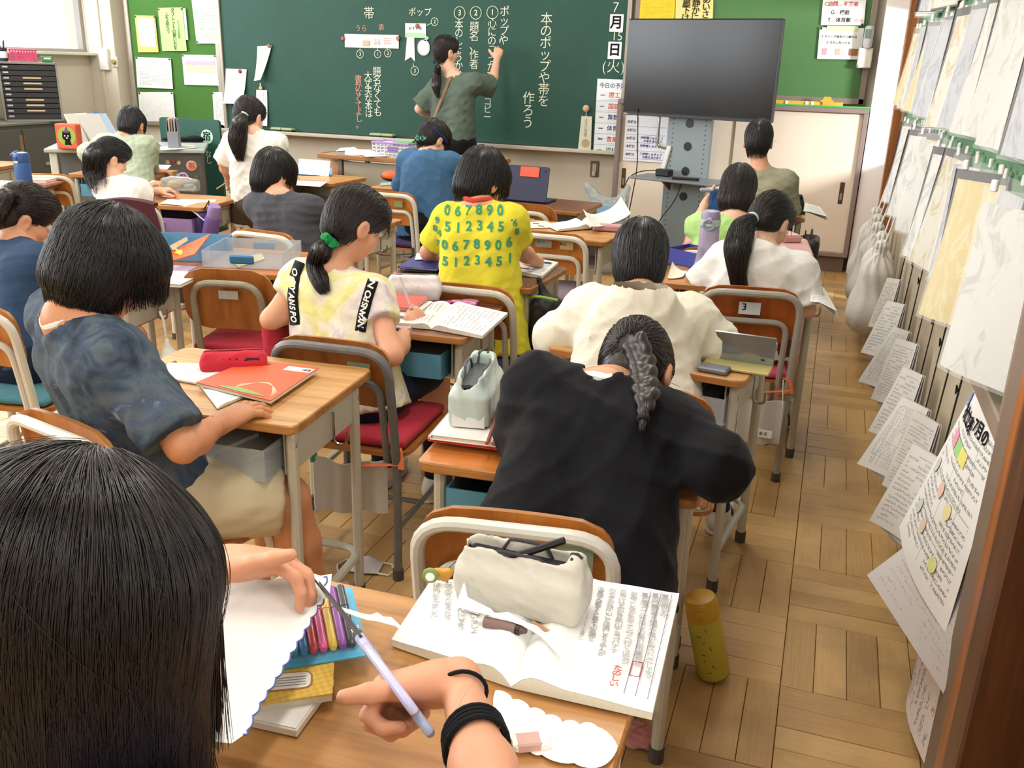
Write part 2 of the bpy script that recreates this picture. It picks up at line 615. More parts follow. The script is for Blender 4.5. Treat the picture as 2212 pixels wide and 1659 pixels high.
# left wall with window bays
wl = B()
wl.box((XL - .06, 2.6, .69), (.12, 9.7, 1.38))
wl.box((XL - .06, 2.6, 2.82), (.12, 9.7, .36))
wins = [(6.12, 2.2), (3.55, 2.2), (1.05, 2.2), (-1.2, 1.6)]
edges = [7.40] + sum([[c + w / 2, c - w / 2] for c, w in wins], []) + [YB]
for a, b_ in zip(edges[::2], edges[1::2]): wl.box((XL - .06, (a + b_) / 2, 2.01), (.12, abs(a - b_), 1.26))
struct(wl.build('wall_left', WALLM))
ALU = M('window_aluminium', 'a79f98', .4, .3, var=.05)
for k, (c, w) in enumerate(wins):
 b = B()
 for zz in (1.395, 2.625): b.box((XL - .05, c, zz), (.07, w, .03))
 for yy in (c - w / 2 + .015, c, c + w / 2 - .015): b.box((XL - .05, yy, 2.01), (.06, .045, 1.22))
 o = struct(b.build('window_%d' % (k + 1), ALU))
 B().box((XL + .03, c, 1.37), (.14, w + .1, .025), bev=.004).build('window_sill', M('sill_paint', 'e2dccd', .5), o)
 for yy in (c - w / 4, c + w / 4): B().box((XL - .06, yy, 2.01), (.005, w / 2 - .05, 1.2)).build('window_pane', GLASS, o)
# corner pilaster and conduit on the front wall
struct(B().box((-6.47, 7.30, 1.5), (.30, .16, 3), bev=.004).build('trim_1', WALLM))
cb = thing('wall_conduit', 'beige cable conduit running down the wall left of the green pinboard', 'conduit', (-6.47, 7.215, 0))
B().box((0, -.0, 1.75), (.04, .02, 2.5), bev=.004).build('cover', M('conduit_paint', 'd6ccb6', .6), cb)
B().box((.035, -.004, 1.33), (.10, .05, .19), bev=.006).build('junction_box', M('box_paint', 'e9e7dc', .5), cb)
t = thing('thermostat_dial', 'small wall switch with round dial beside the white conduit box', 'switch', (-6.33, 7.215, 1.31))
B().box((0, 0, 0), (.07, .012, .09), bev=.003).build('plate', M('plate_paint', 'cfc8b6', .5), t)
B().lathe([(.022, 0), (.022, .015), (.016, .02)], 14, mtx((0, -.006, 0), (1, 0, 0), (0, 0, 1))).build('dial', M('dial_brass', '9d8d55', .4, .3), t)
# right wall: lower panel, skirting, frames
wr = B()
wr.box((XR + .05, 3.85, 1.5), (.1, 4.56, 3.0))
wr.box((XR + .05, -.6, 1.5), (.1, 1.6, 3.0))
wr.box((XR + .05, 6.72, 2.6), (.1, 1.2, .8))
struct(wr.build('wall_right', M('right_wall_panel', 'c2b59d', .75, var=.05, vs=3)))
struct(B().box((.388, 3.85, .05), (.022, 4.56, .10), bev=.003).build('baseboard_right', BASEM))
struct(B().box((XL + 3.3, 7.366, .06), (5.0, .02, .12), bev=.003).build('baseboard_front', BASEM))
OAK = wood('door_frame_wood', '6e3a18', '8f5226', 'a5652f', axis=2, stretch=18)
struct(B().box((.345, 6.19, 1.3), (.09, .10, 2.6), bev=.004).build('trim_2', OAK))
struct(B().box((.38, 1.675, 1.3), (.07, .15, 2.6), bev=.005).build('trim_3', M('post_brown_paint', '7a6758', .55, var=.08, vs=6)))
struct(B().box((.372, 1.545, 1.3), (.08, .10, 2.6), bev=.005).build('trim_6', OAK))
struct(B().box((.372, 1.44, 1.3), (.10, .10, 2.6), bev=.005).build('trim_4', wood('dark_door_wood', '30180c', '4a2814', '5d3419', axis=2)))
# glazed corridor door at the front right and the corridor beyond
dr = B()
dr.box((.50, 6.74, .44), (.035, .96, .86))
dr.box((.50, 6.28, 1.3), (.035, .06, .9)); dr.box((.50, 7.20, 1.3), (.035, .05, .9)); dr.box((.50, 6.74, 1.95), (.035, .96, .3))
d1 = struct(dr.build('door_1', OAK))
B().box((.50, 6.74, 1.34), (.005, .88, .92)).build('door_pane', GLASS, d1)
struct(B().box((2.9, 3.2, 1.2), (.1, 9, 2.4)).build('wall_corridor', WALLW))
dd = struct(B().box((.47, 1.0, 1.0), (.04, .76, 2.0)).build('door_2', wood('rear_door_wood', '3a2010', '52301a', '64401f', axis=2)))
# ---------------------------------------------------------------- boards on the front wall
CHALK = M('chalk_line', 'e8ecd8', .95, var=.05, spec=0)
CHALKR = M('red_chalk_line', 'e3a593', .95, var=.05, spec=0)
INK = M('black_print', '1c1c20', .8, var=0, spec=.1)
INKB = M('blue_marker', '2b3f86', .8, var=0, spec=.1)
INKR = M('red_print', 'c8504a', .8, var=0, spec=.1)
INKG = M('green_print', '3a8a52', .8, var=0, spec=.1)
PENCILG = M('pencil_grey', '77777c', .8, var=0, spec=.1)
FRM = M('board_frame', 'a79d90', .4, .3, var=.05)
BF = 7.318          # face of the blackboard
bbm = NT('blackboard_green')
v_ = bbm.coord()
bbm.base(bbm.mix(bbm.noise(v_, 1.4, 5, .65), lin('1d4238'), lin('2f5a4d')))
bbm.b.inputs['Roughness'].default_value = .62
bbm.b.inputs['Specular IOR Level'].default_value = .35
bb = tag(B().box((-3.42, 7.345, 1.39), (3.62, .05, 1.22)).build('blackboard', bbm.m), 'wide dark green blackboard covered in white chalk writing', 'blackboard')
fb = B()
for x in (-5.245, -1.60): fb.box((x, 7.338, 1.39), (.032, .07, 1.27), bev=.004)
fb.box((-3.42, 7.338, 2.02), (3.66, .07, .035), bev=.004)
fb.build('frame', FRM, bb)
tr = B()
tr.box((-3.42, 7.27, .762), (3.66, .13, .022), bev=.004)
tr.box((-3.42, 7.21, .770), (3.66, .012, .020), bev=.003)
tr.build('chalk_tray', M('tray_metal', 'cfc8ba', .35, .3), bb)
def ch(body, px, py, size, vert=True, mat=CHALK, y=BF - .0005, **kw):
 p = at(px, py, y=y)
 return ftxt(body, p.x, y, p.z, size, mat, bb, vert=vert, name='chalk_lettering', bold=kw.pop('bold', -.004), **kw)
SZ = .108
ch('帯', 797, 30, .10)
ch('うら', 780, 62, .055, False, CHALKR); ch('表', 824, 60, .055, False, CHALKR)
ch('ポップ', 907, 27, .068, False)
ch('題名なくても', 815, 200, .082, mat=CHALK, sl=.80); ch('大丈夫な本は', 796, 206, .078, sl=.78); ch('書かなくてよし。', 775, 222, .072, mat=CHALKR, sl=.74)
def ring(px, py, n, r=.040, ln=None):
 p = at(px, py, y=BF)
 b = B()
 b.tube([(p.x + r * math.cos(a * PI / 10), BF - .001, p.z + r * math.sin(a * PI / 10)) for a in range(20)], .0028, 5, closed=True)
 if ln:
  q = at(ln[0], ln[1], y=BF)
  d = (q - p).normalized()
  b.tube([p + d * r + Vector((0, -.001, 0)), q + Vector((0, -.001, 0))], .0028, 5)
 b.build('chalk_ring', CHALK, bb)
 ftxt(n, p.x, BF - .0005, p.z, r * 1.25, CHALK, bb, name='chalk_lettering', bold=.01)
ring(778, 117, '3', .032, (778, 103)); ring(816, 117, '1', .030, (816, 102)); ring(838, 115, '2', .030, (836, 102))
ring(939, 47, '2', .030, (922, 55)); ring(896, 153, '3', .034, (893, 137))
ring(1064, 27, '1', .047); ring(1028, 28, '2', .047); ring(993, 28, '3', .047)
ch('ポップや', 1089, 57, .084, sl=.84)
ch('心にのこった文', 1062, 108, .080, sl=.82); ch('コピー', 1053, 237, .072, sl=.84); ch('と', 1056, 172, .055)
ch('題名、作者', 1024, 100, .084, sl=.84); ch('本のしょうかい', 991, 108, .078, sl=.80)
ch('本のポップや帯を', 1177, 132, .100, sl=.87); ch('作ろう', 1141, 240, .105, sl=.9)
ch('7', 1330, 17, .105, False, bold=-.014); ch('15', 1333, 79, .09, False, bold=-.014); ch('(火)', 1325, 145, .112, False, bold=-.014)
def onboard(px, py, y=BF): return at(px, py, y=y)
def magnet(px, py, label, c='9a4a3a', y=BF, r=.017):
 p = at(px, py, y=y)
 m = B().lathe([(r, 0), (r, .007), (r * .7, .011)], 14, mtx((0, 0, 0), (1, 0, 0), (0, 0, 1))).build('magnet', M('magnet_' + c, c, .35), None, (p.x, y - .003, p.z))
 return tag(m, label, 'magnet', 'round magnets on the blackboard')
for px, py, s, w in ((1332, 50, '月', 'upper'), (1328, 109, '日', 'lower')):
 p = at(px, py, y=BF)
 m = thing('magnet_card', 'square white magnet card printed with the character %s, %s of two' % (s, w), 'magnet card', (p.x, BF - .003, p.z))
 B().box((0, 0, 0), (.105, .005, .125), bev=.002).build('card', PAPER, m)
 ftxt(s, 0, -.003, 0, .098, INK, m, bold=.03)
# sample band, pop card and apple card stuck on the board
p = at(803, 89, y=BF)
m = thing('book_band_sample', 'long white paper book band sample pinned to the blackboard', 'paper', (p.x, BF - .002, p.z))
B().sheet(lambda u, v: ((u - .5) * .50, -.004 * math.sin(u * 9) - .002, (v - .5) * .105), 12, 1).build('sheet', M('band_paper', 'f2efec', .8, var=.02), m)
b = B().box((0, 0, 0), (.06, .002, .04), bev=.001)
b.build('cake_drawing', M('cake_print', 'd9b39a', .8), m, (-.05, -.007, -.015))
for x in (.06, .09): txt('ことば', .022, INK, m, mtx((x - .02, -.0075, .0), FRONT_X, FRONT_Y), vert=True)
for k in range(4): B().box((.15, -.0075, .025 - k * .014), (.07, .0008, .003)).build('print_line', INKR, m)
magnet(741, 83, 'brown round magnet at left end of the paper band', y=BF - .008)
magnet(860, 83, 'amber round magnet at right end of the paper band', 'a8682c', BF - .008)
p = at(900, 90, y=BF)
m = thing('pop_card_sample', 'white ribbon shaped pop card with green heading pinned to the blackboard', 'paper', (p.x, BF - .003, p.z))
B().prism([(-.10, .14), (-.10, .03), (-.085, .03), (-.105, -.15), (-.05, -.12), (-.015, -.155), (-.02, .03), (.085, .03), (.085, .14)], 0, .001, mtx((0, 0, 0), FRONT_X, FRONT_Y)).build('card', PAPER, m)
B().box((-.01, -.0025, .05), (.17, .001, .035)).build('green_band', M('pale_green_print', 'b4dcb4', .8), m)
txt('おすすめ', .03, INK, m, mtx((-.01, -.003, .10), FRONT_X, FRONT_Y))
magnet(902, 56, 'brown round magnet at the top of the white pop card', y=BF - .005)
p = at(916, 103, y=BF)
m = thing('apple_card', 'pink apple shaped paper card on the blackboard beside the pop card', 'paper', (p.x, BF - .009, p.z))
B().prism([(.055 * math.cos(a * PI / 10) * (1 + .08 * abs(math.sin(a * PI / 10))), .062 * math.sin(a * PI / 10)) for a in range(20)], 0, .001, mtx((0, 0, 0), FRONT_X, FRONT_Y)).build('card', M('pink_card', 'e9c3d4', .8), m)
B().prism([(.045 * math.cos(a * PI / 10), .05 * math.sin(a * PI / 10)) for a in range(20)], .001, .0016, mtx((0, 0, 0), FRONT_X, FRONT_Y)).build('inner_card', PAPER, m)
B().prism([(0, .055), (.02, .05), (.05, .075), (.03, .09)], 0, .001, mtx((0, 0, 0), FRONT_X, FRONT_Y)).build('leaf', M('leaf_paper', '9fd2a0', .8), m)
# papers held on the left end of the blackboard
def wallpaper(label, corners, y, mat, cat='paper', mats=None, curl=.0, name='notice_sheet', group=None, pins=None):
 P = [at(px, py, y=y) for px, py in corners]        # tl tr br bl
 c = sum(P, Vector()) / 4
 o = thing(name, label, cat, (c.x, y - .002, c.z), group=group)
 Q = [q - c for q in P]
 B().sheet(lambda u, v: (Q[3] * (1 - u) + Q[2] * u) * (1 - v) + (Q[0] * (1 - u) + Q[1] * u) * v + Vector((0, -curl * (1 - v) ** 2, 0)), 4, 6).build('sheet', mat, o)
 if pins:
  for k in pins: B().lathe([(.008, 0), (.007, .006)], 8, mtx(Q[k] * .93 + Vector((0, -.002, 0)), (1, 0, 0), (0, 0, 1))).build('pin', BLACK, o)
 return o
PR1 = printed('notice_print', rows=26, chars=50)
wallpaper('white lesson notice under a red magnet at the blackboard left end', [(488, 148), (533, 150), (529, 224), (488, 223)], BF - .004, PR1, curl=.04)
magnet(519, 154, 'dull red magnet on the white notice at board left end', '8e3540', BF - .006)
wallpaper('folded pale green sheet hanging from a magnet on the blackboard', [(556, 100), (587, 98), (570, 172), (556, 175)], BF - .012, M('pale_green_paper', 'dbe8d4', .8, var=.03), curl=.05)
magnet(582, 99, 'brown magnet holding the folded pale green sheet', '8a5a4a', BF - .013)
wallpaper('narrow white strip hanging below a yellow clip on the blackboard', [(554, 194), (577, 195), (580, 272), (554, 270)], BF - .004, printed('strip_print', rows=8, chars=30, vert=True), curl=.02)
p = at(565, 190, y=BF)
m = thing('bulldog_clip', 'small yellow clip magnet above the narrow white strip', 'clip', (p.x, BF - .012, p.z))
B().box((0, 0, 0), (.03, .018, .025), bev=.003).build('jaw', M('clip_yellow', 'cdb86a', .4), m)
B().tube([(0, 0, .01), (0, -.004, .04)], .006, 8).build('handle', WHITEP, m)
# schedule sheet and tag on the right end
p0, p1 = at(1291, 170, y=BF), at(1348, 328, y=BF)
m = thing('daily_schedule_sheet', 'white daily timetable strip with coloured subject cards at blackboard right end', 'timetable', ((p0.x + p1.x) / 2, BF - .004, (p0.z + p1.z) / 2))
W_, H_ = p1.x - p0.x, p0.z - p1.z
B().box((0, 0, 0), (W_, .002, H_)).build('sheet', M('timetable_paper', 'e9eef2', .7, var=.03), m)
txt('今日の予定', .042, INKB, m, mtx((0, -.0016, H_ / 2 - .05), FRONT_X, FRONT_Y), bold=.01)
for k, (s, mt) in enumerate((('図工', INKR), ('国語', INKR), ('算数', INKB), ('体育', INKB), ('音楽', INKR), ('理科', INKG))):
 z = H_ / 2 - .12 - k * .083
 c = B().box((.02, -.003, z), (.105, .003, .055), bev=.001).build('subject_card', PAPER, m)
 txt(s, .045, mt, c, mtx((.02, -.005, z), FRONT_X, FRONT_Y), bold=.012)
 B().box((-.075, -.0016, z), (.035, .001, .006)).build('print_line', INK, m)
 B().box((0, -.0014, z - .042), (W_ * .96, .0008, .002)).build('rule_line', PENCILG, m)
txt('PM1・学習の時間', .024, INKB, m, mtx((0, -.0016, -H_ / 2 + .09), FRONT_X, FRONT_Y))
p = at(1265, 285, y=BF)
m = thing('hanging_tag', 'cream card tag hanging from a round wooden knob on the blackboard', 'tag', (p.x, BF - .01, p.z))
B().prism([(-.05, -.14), (.055, -.14), (.05, .12), (-.035, .12)], 0, .012, mtx((0, 0, 0), FRONT_X, FRONT_Y)).build('card', M('cream_card', 'd8d4c0', .8), m)
txt('そうじ当番', .032, M('tan_print', '9a8a70', .8), m, mtx((.005, -.013, .03), FRONT_X, FRONT_Y), vert=True)
B().lathe([(.033, 0), (.033, .001)], 14, mtx((.01, -.0125, -.085), FRONT_X, FRONT_Y)).build('stamp', M('stamp_tan', 'b9a184', .8), m)
B().tube([(0, -.004, .12), (0, -.004, .16)], .003, 6).build('string', WHITEP, m)
B().lathe([(.012, 0), (.026, .012), (.026, .02), (.012, .03)], 14, mtx((0, 0, .18), FRONT_X, FRONT_Y)).build('knob', M('pale_wood_knob', 'cfae86', .5), m)
# erasers on the tray
def eraser(px, py, where):
 p = at(px, py, y=7.25)
 m = thing('chalk_eraser', 'pale green and black chalk eraser on the tray, ' + where, 'eraser', (p.x, 7.25, .774), 0, 'chalk erasers on the tray')
 B().box((0, 0, .008), (.115, .065, .016), bev=.003).build('felt_pad', BLACK, m)
 B().box((0, -.001, .025), (.118, .067, .02), bev=.006).build('grip', M('eraser_green', 'a9b98a', .6), m)
eraser(601, 286, 'leftmost of four'); eraser(622, 287, 'second from the left'); eraser(815, 296, 'left one behind the purple basket'); eraser(838, 296, 'rightmost, beside the purple basket')
# green pinboards
FELT = M('green_felt', '4e7a3c', .95, var=.06, vs=3, bump=.2, bs=300, spec=.1)
FELTR = M('right_green_felt', '54794c', .95, var=.06, vs=3, bump=.2, bs=300, spec=.1)
def pinboard(name, label, x0, x1, z0, z1, yf, mat, fr):
 m = tag(B().box(((x0 + x1) / 2, yf + .02, (z0 + z1) / 2), (x1 - x0, .03, z1 - z0)).build(name, mat), label, 'pinboard')
 b = B()
 for x in (x0 - .02, x1 + .02): b.box((x, yf + .016, (z0 + z1) / 2), (.042, .05, z1 - z0 + .08), bev=.004)
 for z in (z0 - .02, z1 + .02): b.box(((x0 + x1) / 2, yf + .016, z), (x1 - x0 + .08, .05, .042), bev=.004)
 b.build('frame', fr, m)
 return m
pinboard('left_pinboard', 'green felt pinboard with notices left of the blackboard', -6.22, -5.31, .80, 2.02, 7.33, FELT, FRM)
pinboard('right_pinboard', 'green felt pinboard above the white cabinet behind the screen', -1.52, .11, 1.235, 2.1, 7.33, FELTR, M('brown_board_frame', '8a7c70', .45, .2))
YP = 7.322
YEL = M('yellow_paper', 'e6cf6b', .8, var=.02)
wallpaper('typed white notice on a yellow backing sheet, upper left of left pinboard', [(291, 33), (335, 34), (343, 113), (299, 113)], YP, YEL, pins=(0, 1))
wallpaper('smaller typed page laid over the yellow backing sheet', [(296, 39), (333, 40), (338, 101), (303, 100)], YP - .004, printed('small_print', 'ecebe6', rows=20, chars=36))
o = wallpaper('bright lime green poster with vertical lettering on left pinboard', [(341, 17), (394, 16), (404, 110), (351, 110)], YP - .003, M('lime_paper', 'b5e38c', .8, var=.02), 'poster', pins=(0, 1))
for k, (s, dx, sz, zz) in enumerate((('クラスの約束', .07, .030, .0), ('タブレットの使い方を', .02, .042, .0), ('ふり返ろう', -.045, .042, .05))):
 txt(s, sz, INKG if k == 0 else INK, o, mtx((dx, -.003, zz), FRONT_X, FRONT_Y), vert=True, sl=.84)
wallpaper('pale blue sheet half hidden behind the lime poster', [(395, 18), (401, 18), (407, 86), (402, 86)], YP, M('pale_blue_paper', 'c2dbe0', .8, var=.02))
wallpaper('tall pale green printed list at top right of left pinboard', [(414, 0), (470, 0), (477, 94), (425, 94)], YP, printed('green_list_print', 'd7ead2', rows=30, chars=26, grid=0), pins=(2, 3))
wallpaper('white notice with small drawings on the left pinboard, middle row', [(293, 123), (369, 126), (374, 192), (297, 189)], YP, printed('picture_notice', 'e9e4e2', rows=22, chars=60, dens=.48), pins=(0, 1))
o = wallpaper('white timetable with pink and yellow bands on the left pinboard', [(393, 118), (467, 119), (473, 185), (399, 183)], YP, printed('band_notice', 'e6eef2', 'a9a9b6', rows=14, chars=40), 'timetable', pins=(0, 1))
B().box((0, -.003, .062), (.32, .001, .032)).build('pink_band', M('pink_print', 'e3b3cd', .8), o)
B().box((0, -.003, .012), (.32, .001, .06)).build('yellow_band', M('cream_print', 'eceab0', .8), o)
wallpaper('white sheet on green backing at bottom left of left pinboard', [(299, 199), (374, 199), (379, 263), (303, 262)], YP - .003, printed('grid_notice', 'e9e8e4', 'a0a0a0', rows=16, chars=24, dens=.42), pins=(0, 1))
wallpaper('calendar page with red heading at bottom right of left pinboard', [(459, 199), (487, 199), (494, 276), (463, 262)], YP - .002, printed('calendar_print', 'efece6', '8a7a78', rows=18, chars=24, grid=6), pins=(0,))
o = wallpaper('deep yellow typed poster above the screen top left', [(1384, 0), (1459, 0), (1457, 40), (1381, 42)], YP, printed('yellow_print', 'e5c535', 'b09a3a', rows=14, chars=40), 'poster')
o = wallpaper('pale yellow poster with black vertical lettering above the screen', [(1460, 0), (1541, 0), (1539, 60), (1458, 60)], YP - .003, M('pale_yellow_paper', 'e2d185', .8, var=.02), 'poster')
for s, dx in (('廊下は', -.06), ('静かに', .01), ('あいさつ', .085)): txt(s, .062, INK, o, mtx((dx, -.003, .02), FRONT_X, FRONT_Y), vert=True, bold=.01)
txt('学年生活目標', .04, INK, o, mtx((0, -.003, .145), FRONT_X, FRONT_Y))
o = wallpaper('white emergency poster at top right of the right pinboard', [(1778, 0), (1871, 0), (1866, 55), (1773, 54)], YP, M('poster_white', 'e9e9e6', .8, var=.02), 'poster', pins=(2,))
for s, z, mt in (('C訪問…不審者', .055, INKR), ('G…校庭', .0, INK), ('T…体育館', -.05, INK)): txt(s, .034, mt, o, mtx((-.02, -.003, z), FRONT_X, FRONT_Y), bold=.01)
B().box((.0, -.003, .098), (.15, .001, .018)).build('yellow_band', M('yellow_print_band', 'e6df3a', .8), o)
for dx in (.095, .13): B().lathe([(.012, 0), (.012, .001)], 12, mtx((dx, -.003, -.05), FRONT_X, FRONT_Y)).build('face_drawing', M('peach_print', 'd9a99a', .8), o)
o = wallpaper('white safety notice below the emergency poster on right pinboard', [(1771, 59), (1867, 61), (1859, 129), (1765, 127)], YP, M('poster_white', 'e9e9e6', .8), 'poster', pins=(0,))
B().box((0, -.003, .10), (.21, .001, .032)).build('green_band', M('pale_green_band', 'cfdcae', .8), o)
for s, z in (('① すぐに不審者から離れる', .045), ('② 先生に知らせる', .005)): txt(s, .02, INK, o, mtx((-.015, -.003, z), FRONT_X, FRONT_Y))
for dx, c in ((-.10, 'caa0a8'), (-.01, 'd8b0a0'), (.095, '9a6a4a')): B().box((dx, -.003, -.055), (.03 + .03 * (dx > .05), .001, .045)).build('small_picture', M('pic_' + c, c, .8), o)
# portable blackboard leaning by the teacher desk
m = thing('small_blackboard', 'small dark green blackboard with one round white badge, standing behind the grey desk', 'blackboard', (-4.82, 6.25, 0))
B().prism(rrect(.56, .92, .03), -.012, .012, mtx((0, 0, .46), FRONT_X, FRONT_Y)).build('panel', M('green_panel', '1f5446', .55, var=.08, vs=3), m)
b = B()
for k in range(1, 6): b.box((0, -.0125, .12 + k * .125), (.50, .0006, .0015))
for k in range(1, 5): b.box((-.28 + k * .112, -.0125, .46), (.0015, .0006, .84))
b.build('grid_line', M('grid_green', '3b7a68', .8), m)
B().lathe([(.055, 0), (.055, .003)], 20, mtx((.16, -.012, .79), FRONT_X, FRONT_Y)).build('badge', M('badge_mint', 'bfe3cf', .6), m)
txt('宿', .075, INK, m, mtx((.16, -.0155, .79), FRONT_X, FRONT_Y), bold=.02)
txt('なし', .06, CHALK, m, mtx((.16, -.0125, .63), FRONT_X, FRONT_Y), vert=True)
# white sliding cabinet under the right pinboard
CABM = M('cabinet_door_cream', 'e3d3be', .5, var=.02, vs=2)
CABF = M('cabinet_frame_mauve', '8d7d78', .45, .15, var=.05)
cab = thing('wall_cabinet', 'long cream cabinet with two sliding doors under the right pinboard', 'cabinet', (-.71, 7.26, 0))
B().box((0, .03, .60), (1.76, .10, 1.10)).build('body', M('cabinet_inside', 'b9a58c', .7), cab)
b = B()
b.box((0, -.03, 1.155), (1.80, .14, .035), bev=.004)
for x in (-.885, .885): b.box((x, -.03, .64), (.035, .14, 1.0), bev=.004)
b.box((0, -.03, .13), (1.80, .14, .03), bev=.004)
b.build('frame', CABF, cab)
B().box((0, -.01, .06), (1.76, .11, .12)).build('plinth', M('plinth_brown', '6e5b4a', .7), cab)
for x, y in ((-.435, -.05), (.435, -.066)):
 d = B().box((x, y, .64), (.885, .018, .99), bev=.002).build('door', CABM, cab)
 b = B().box((x + (-.39 if x < 0 else .36), y - .010, .58), (.032, .006, .155), bev=.002)
 b.build('handle', M('handle_bronze', '5a4a3c', .35, .5), d)
 B().box((x + (-.39 if x < 0 else .36), y - .012, .555), (.016, .006, .05), bev=.002).build('finger_pull', M('pull_silver', 'b0a8a0', .3, .7), d)
struct(B().box((.36, 7.25, 1.5), (.32, .12, 3.0)).build('trim_5', WALLW))
# weekly plan on the left cabinet door
p0, p1 = at(1352, 250, y=7.185), at(1436, 352, y=7.185)
m = thing('weekly_plan_sheet', 'white weekly plan with blue handwriting on the left cabinet door', 'timetable', ((p0.x + p1.x) / 2, 7.188, (p0.z + p1.z) / 2))
W_, H_ = p1.x - p0.x, p0.z - p1.z
B().box((0, 0, 0), (W_, .002, H_)).build('sheet', M('plan_paper', 'e6e6ee', .7, var=.02), m)
for k, (d_, s) in enumerate((('月曜日', ''), ('火曜日', ''), ('水曜日', '四時間じゅぎょう'), ('木曜日', '四時間じゅぎょう'), ('金曜日', '三時間じゅぎょう'))):
 z = H_ / 2 - .045 - k * .060
 txt(d_, .024, INK, m, mtx((-W_ / 2 + .05, -.002, z), FRONT_X, FRONT_Y), bold=.015)
 if s: txt(s, .022, INKB, m, mtx((.05, -.002, z + .008), FRONT_X, FRONT_Y), bold=.015)
 if k in (2, 4): txt('終業式 給食あり', .02, INKB, m, mtx((.06, -.002, z - .016), FRONT_X, FRONT_Y), bold=.015)
 B().box((0, -.0016, z - .03), (W_ * .94, .0008, .0022)).build('rule_line', PENCILG, m)
B().box((-W_ / 2 + .10, -.0016, .03), (.0022, .0008, H_ * .8)).build('rule_line', PENCILG, m)
# rulers on the cabinet top, intercom, white holder
m = thing('yellow_ruler', 'long yellow board ruler lying on the cabinet top', 'ruler', (-.36, 7.22, 1.1735))
B().box((0, 0, .017), (.74, .012, .034), bev=.002).build('stick', M('ruler_yellow', 'd9b23a', .45), m)
for x in (-.02, .12, .16): B().box((x, -.004, .018), (.022, .022, .03), bev=.005).build('clip', WHITEP, m)
B().prism([(-.03, -.02), (.03, -.02), (.028, 0), (.05, .012), (.03, .02), (.022, .04), (-.022, .04), (-.03, .02), (-.05, .012), (-.028, 0)], -.006, .006, mtx((.26, -.012, .03), FRONT_X, FRONT_Y)).build('figure_clip', M('clip_orange_yellow', 'd9a53a', .5), m)
m = thing('green_ruler', 'thin green set of rulers in front of the yellow ruler', 'ruler', (-.30, 7.175, 1.1735))
B().box((0, 0, .006), (1.0, .02, .012), bev=.002).build('stick', M('ruler_green', '4fae5a', .45), m)
p = at(1876, 80, y=7.29)
m = thing('intercom_handset', 'grey intercom handset on the right pinboard frame', 'handset', (p.x, 7.285, p.z))
B().prism(rrect(.062, .145, .022), 0, .03, mtx((0, 0, 0), FRONT_X, FRONT_Y)).build('body', M('handset_grey', '9d9d9a', .4), m)
B().box((-.004, -.031, .02), (.038, .004, .06), bev=.001).build('screen', M('screen_green', '5e6e60', .3), m)
p = at(1868, 125, y=7.27)
m = thing('paper_holder', 'small white plastic holder below the intercom handset', 'holder', (p.x, 7.285, p.z))
B().box((0, 0, 0), (.095, .03, .135), bev=.006).build('pocket', M('holder_white', 'e2dfd2', .5), m)
B().box((-.04, -.017, -.055), (.012, .006, .012)).build('screw', STEELD, m)
# wall outlet under the blackboard
p = at(1284, 365, y=7.37)
m = thing('wall_outlet', 'brown wall outlet plate with white plug beneath the blackboard', 'outlet', (p.x, 7.375, p.z))
B().box((0, 0, 0), (.07, .012, .125), bev=.003).build('plate', M('outlet_brown', '6b6052', .5), m)
B().box((0, -.007, .005), (.032, .006, .075), bev=.002).build('socket', M('socket_cream', 'bfb7a2', .5), m)
B().box((0, -.018, -.035), (.028, .022, .04), bev=.005).build('plug', M('plug_cream', 'c9c4b2', .5), m)
# ---------------------------------------------------------------- big screen on its stand
L_, R_ = Vector((-1.512, 6.88, 0)), Vector((-.43, 6.58, 0))
ang = math.atan2(R_.y - L_.y, R_.x - L_.x)
tv = thing('display_screen', 'large black flat display screen switched off on a grey stand', 'screen', ((L_.x + R_.x) / 2, (L_.y + R_.y) / 2, 1.40), ang)
TVW, TVH = (R_ - L_).length, .655
B().box((0, .035, 0), (TVW, .05, TVH), bev=.008).build('casing', BLACK, tv)
B().box((0, .006, .008), (TVW - .016, .004, TVH - .036)).build('panel', M('screen_glass', '08090b', .20, var=0, spec=.4), tv)
B().box((0, .004, -TVH / 2 + .01), (TVW - .004, .012, .018), bev=.002).build('lower_bezel', M('bezel_grey', '2c2d30', .4), tv)
B().box((-TVW / 2 + .03, -.003, -TVH / 2 + .011), (.028, .002, .004)).build('maker_mark', WHITEP, tv)
stx, sty = -1.0, 6.86
GREYB = M('stand_blue_grey', '8b979b', .45, .1, var=.05)
st = thing('display_stand', 'blue grey steel stand with round cable holes holding the display', 'stand', (stx, sty, 0), ang)
pan = B().prism([(-.165, .06), (.165, .06), (.165, 1.55), (-.165, 1.55)], -.02, .02, mtx((0, 0, 0), FRONT_X, FRONT_Y))
pan.build('column', GREYB, st)
for z in (1.035, .875, .70, .52): B().lathe([(.031, 0), (.031, .003)], 20, mtx((.0, -.0201, z), FRONT_X, FRONT_Y)).build('cable_hole', BLACK, st)
hb = B()
for x in (-.125, .125):
 for k in range(24): hb.lathe([(.0045, 0), (.0045, .002)], 6, mtx((x, -.0201, .30 + k * .033), FRONT_X, FRONT_Y))
tag(hb.build('bolt_holes', BLACK, st), kind='stuff')
B().box((.03, -.17, .655), (.66, .34, .014), bev=.004).build('shelf', M('shelf_grey', '7d8288', .35, .2), st)
B().prism([(-.17, 0), (.0, 0), (.0, -.09)], -.008, .008, mtx((-.1, -.05, .648), (0, 1, 0), (0, 0, 1))).build('shelf_bracket', M('bracket_brown', '6b5a4e', .5), st)
B().tube(fillet([(-.17, .0, 1.15), (-.24, -.02, 1.15), (-.24, -.02, .86), (-.165, -.02, .85)], .04, 5), .011, 8).build('grab_handle', CHROME, st)
b = B()
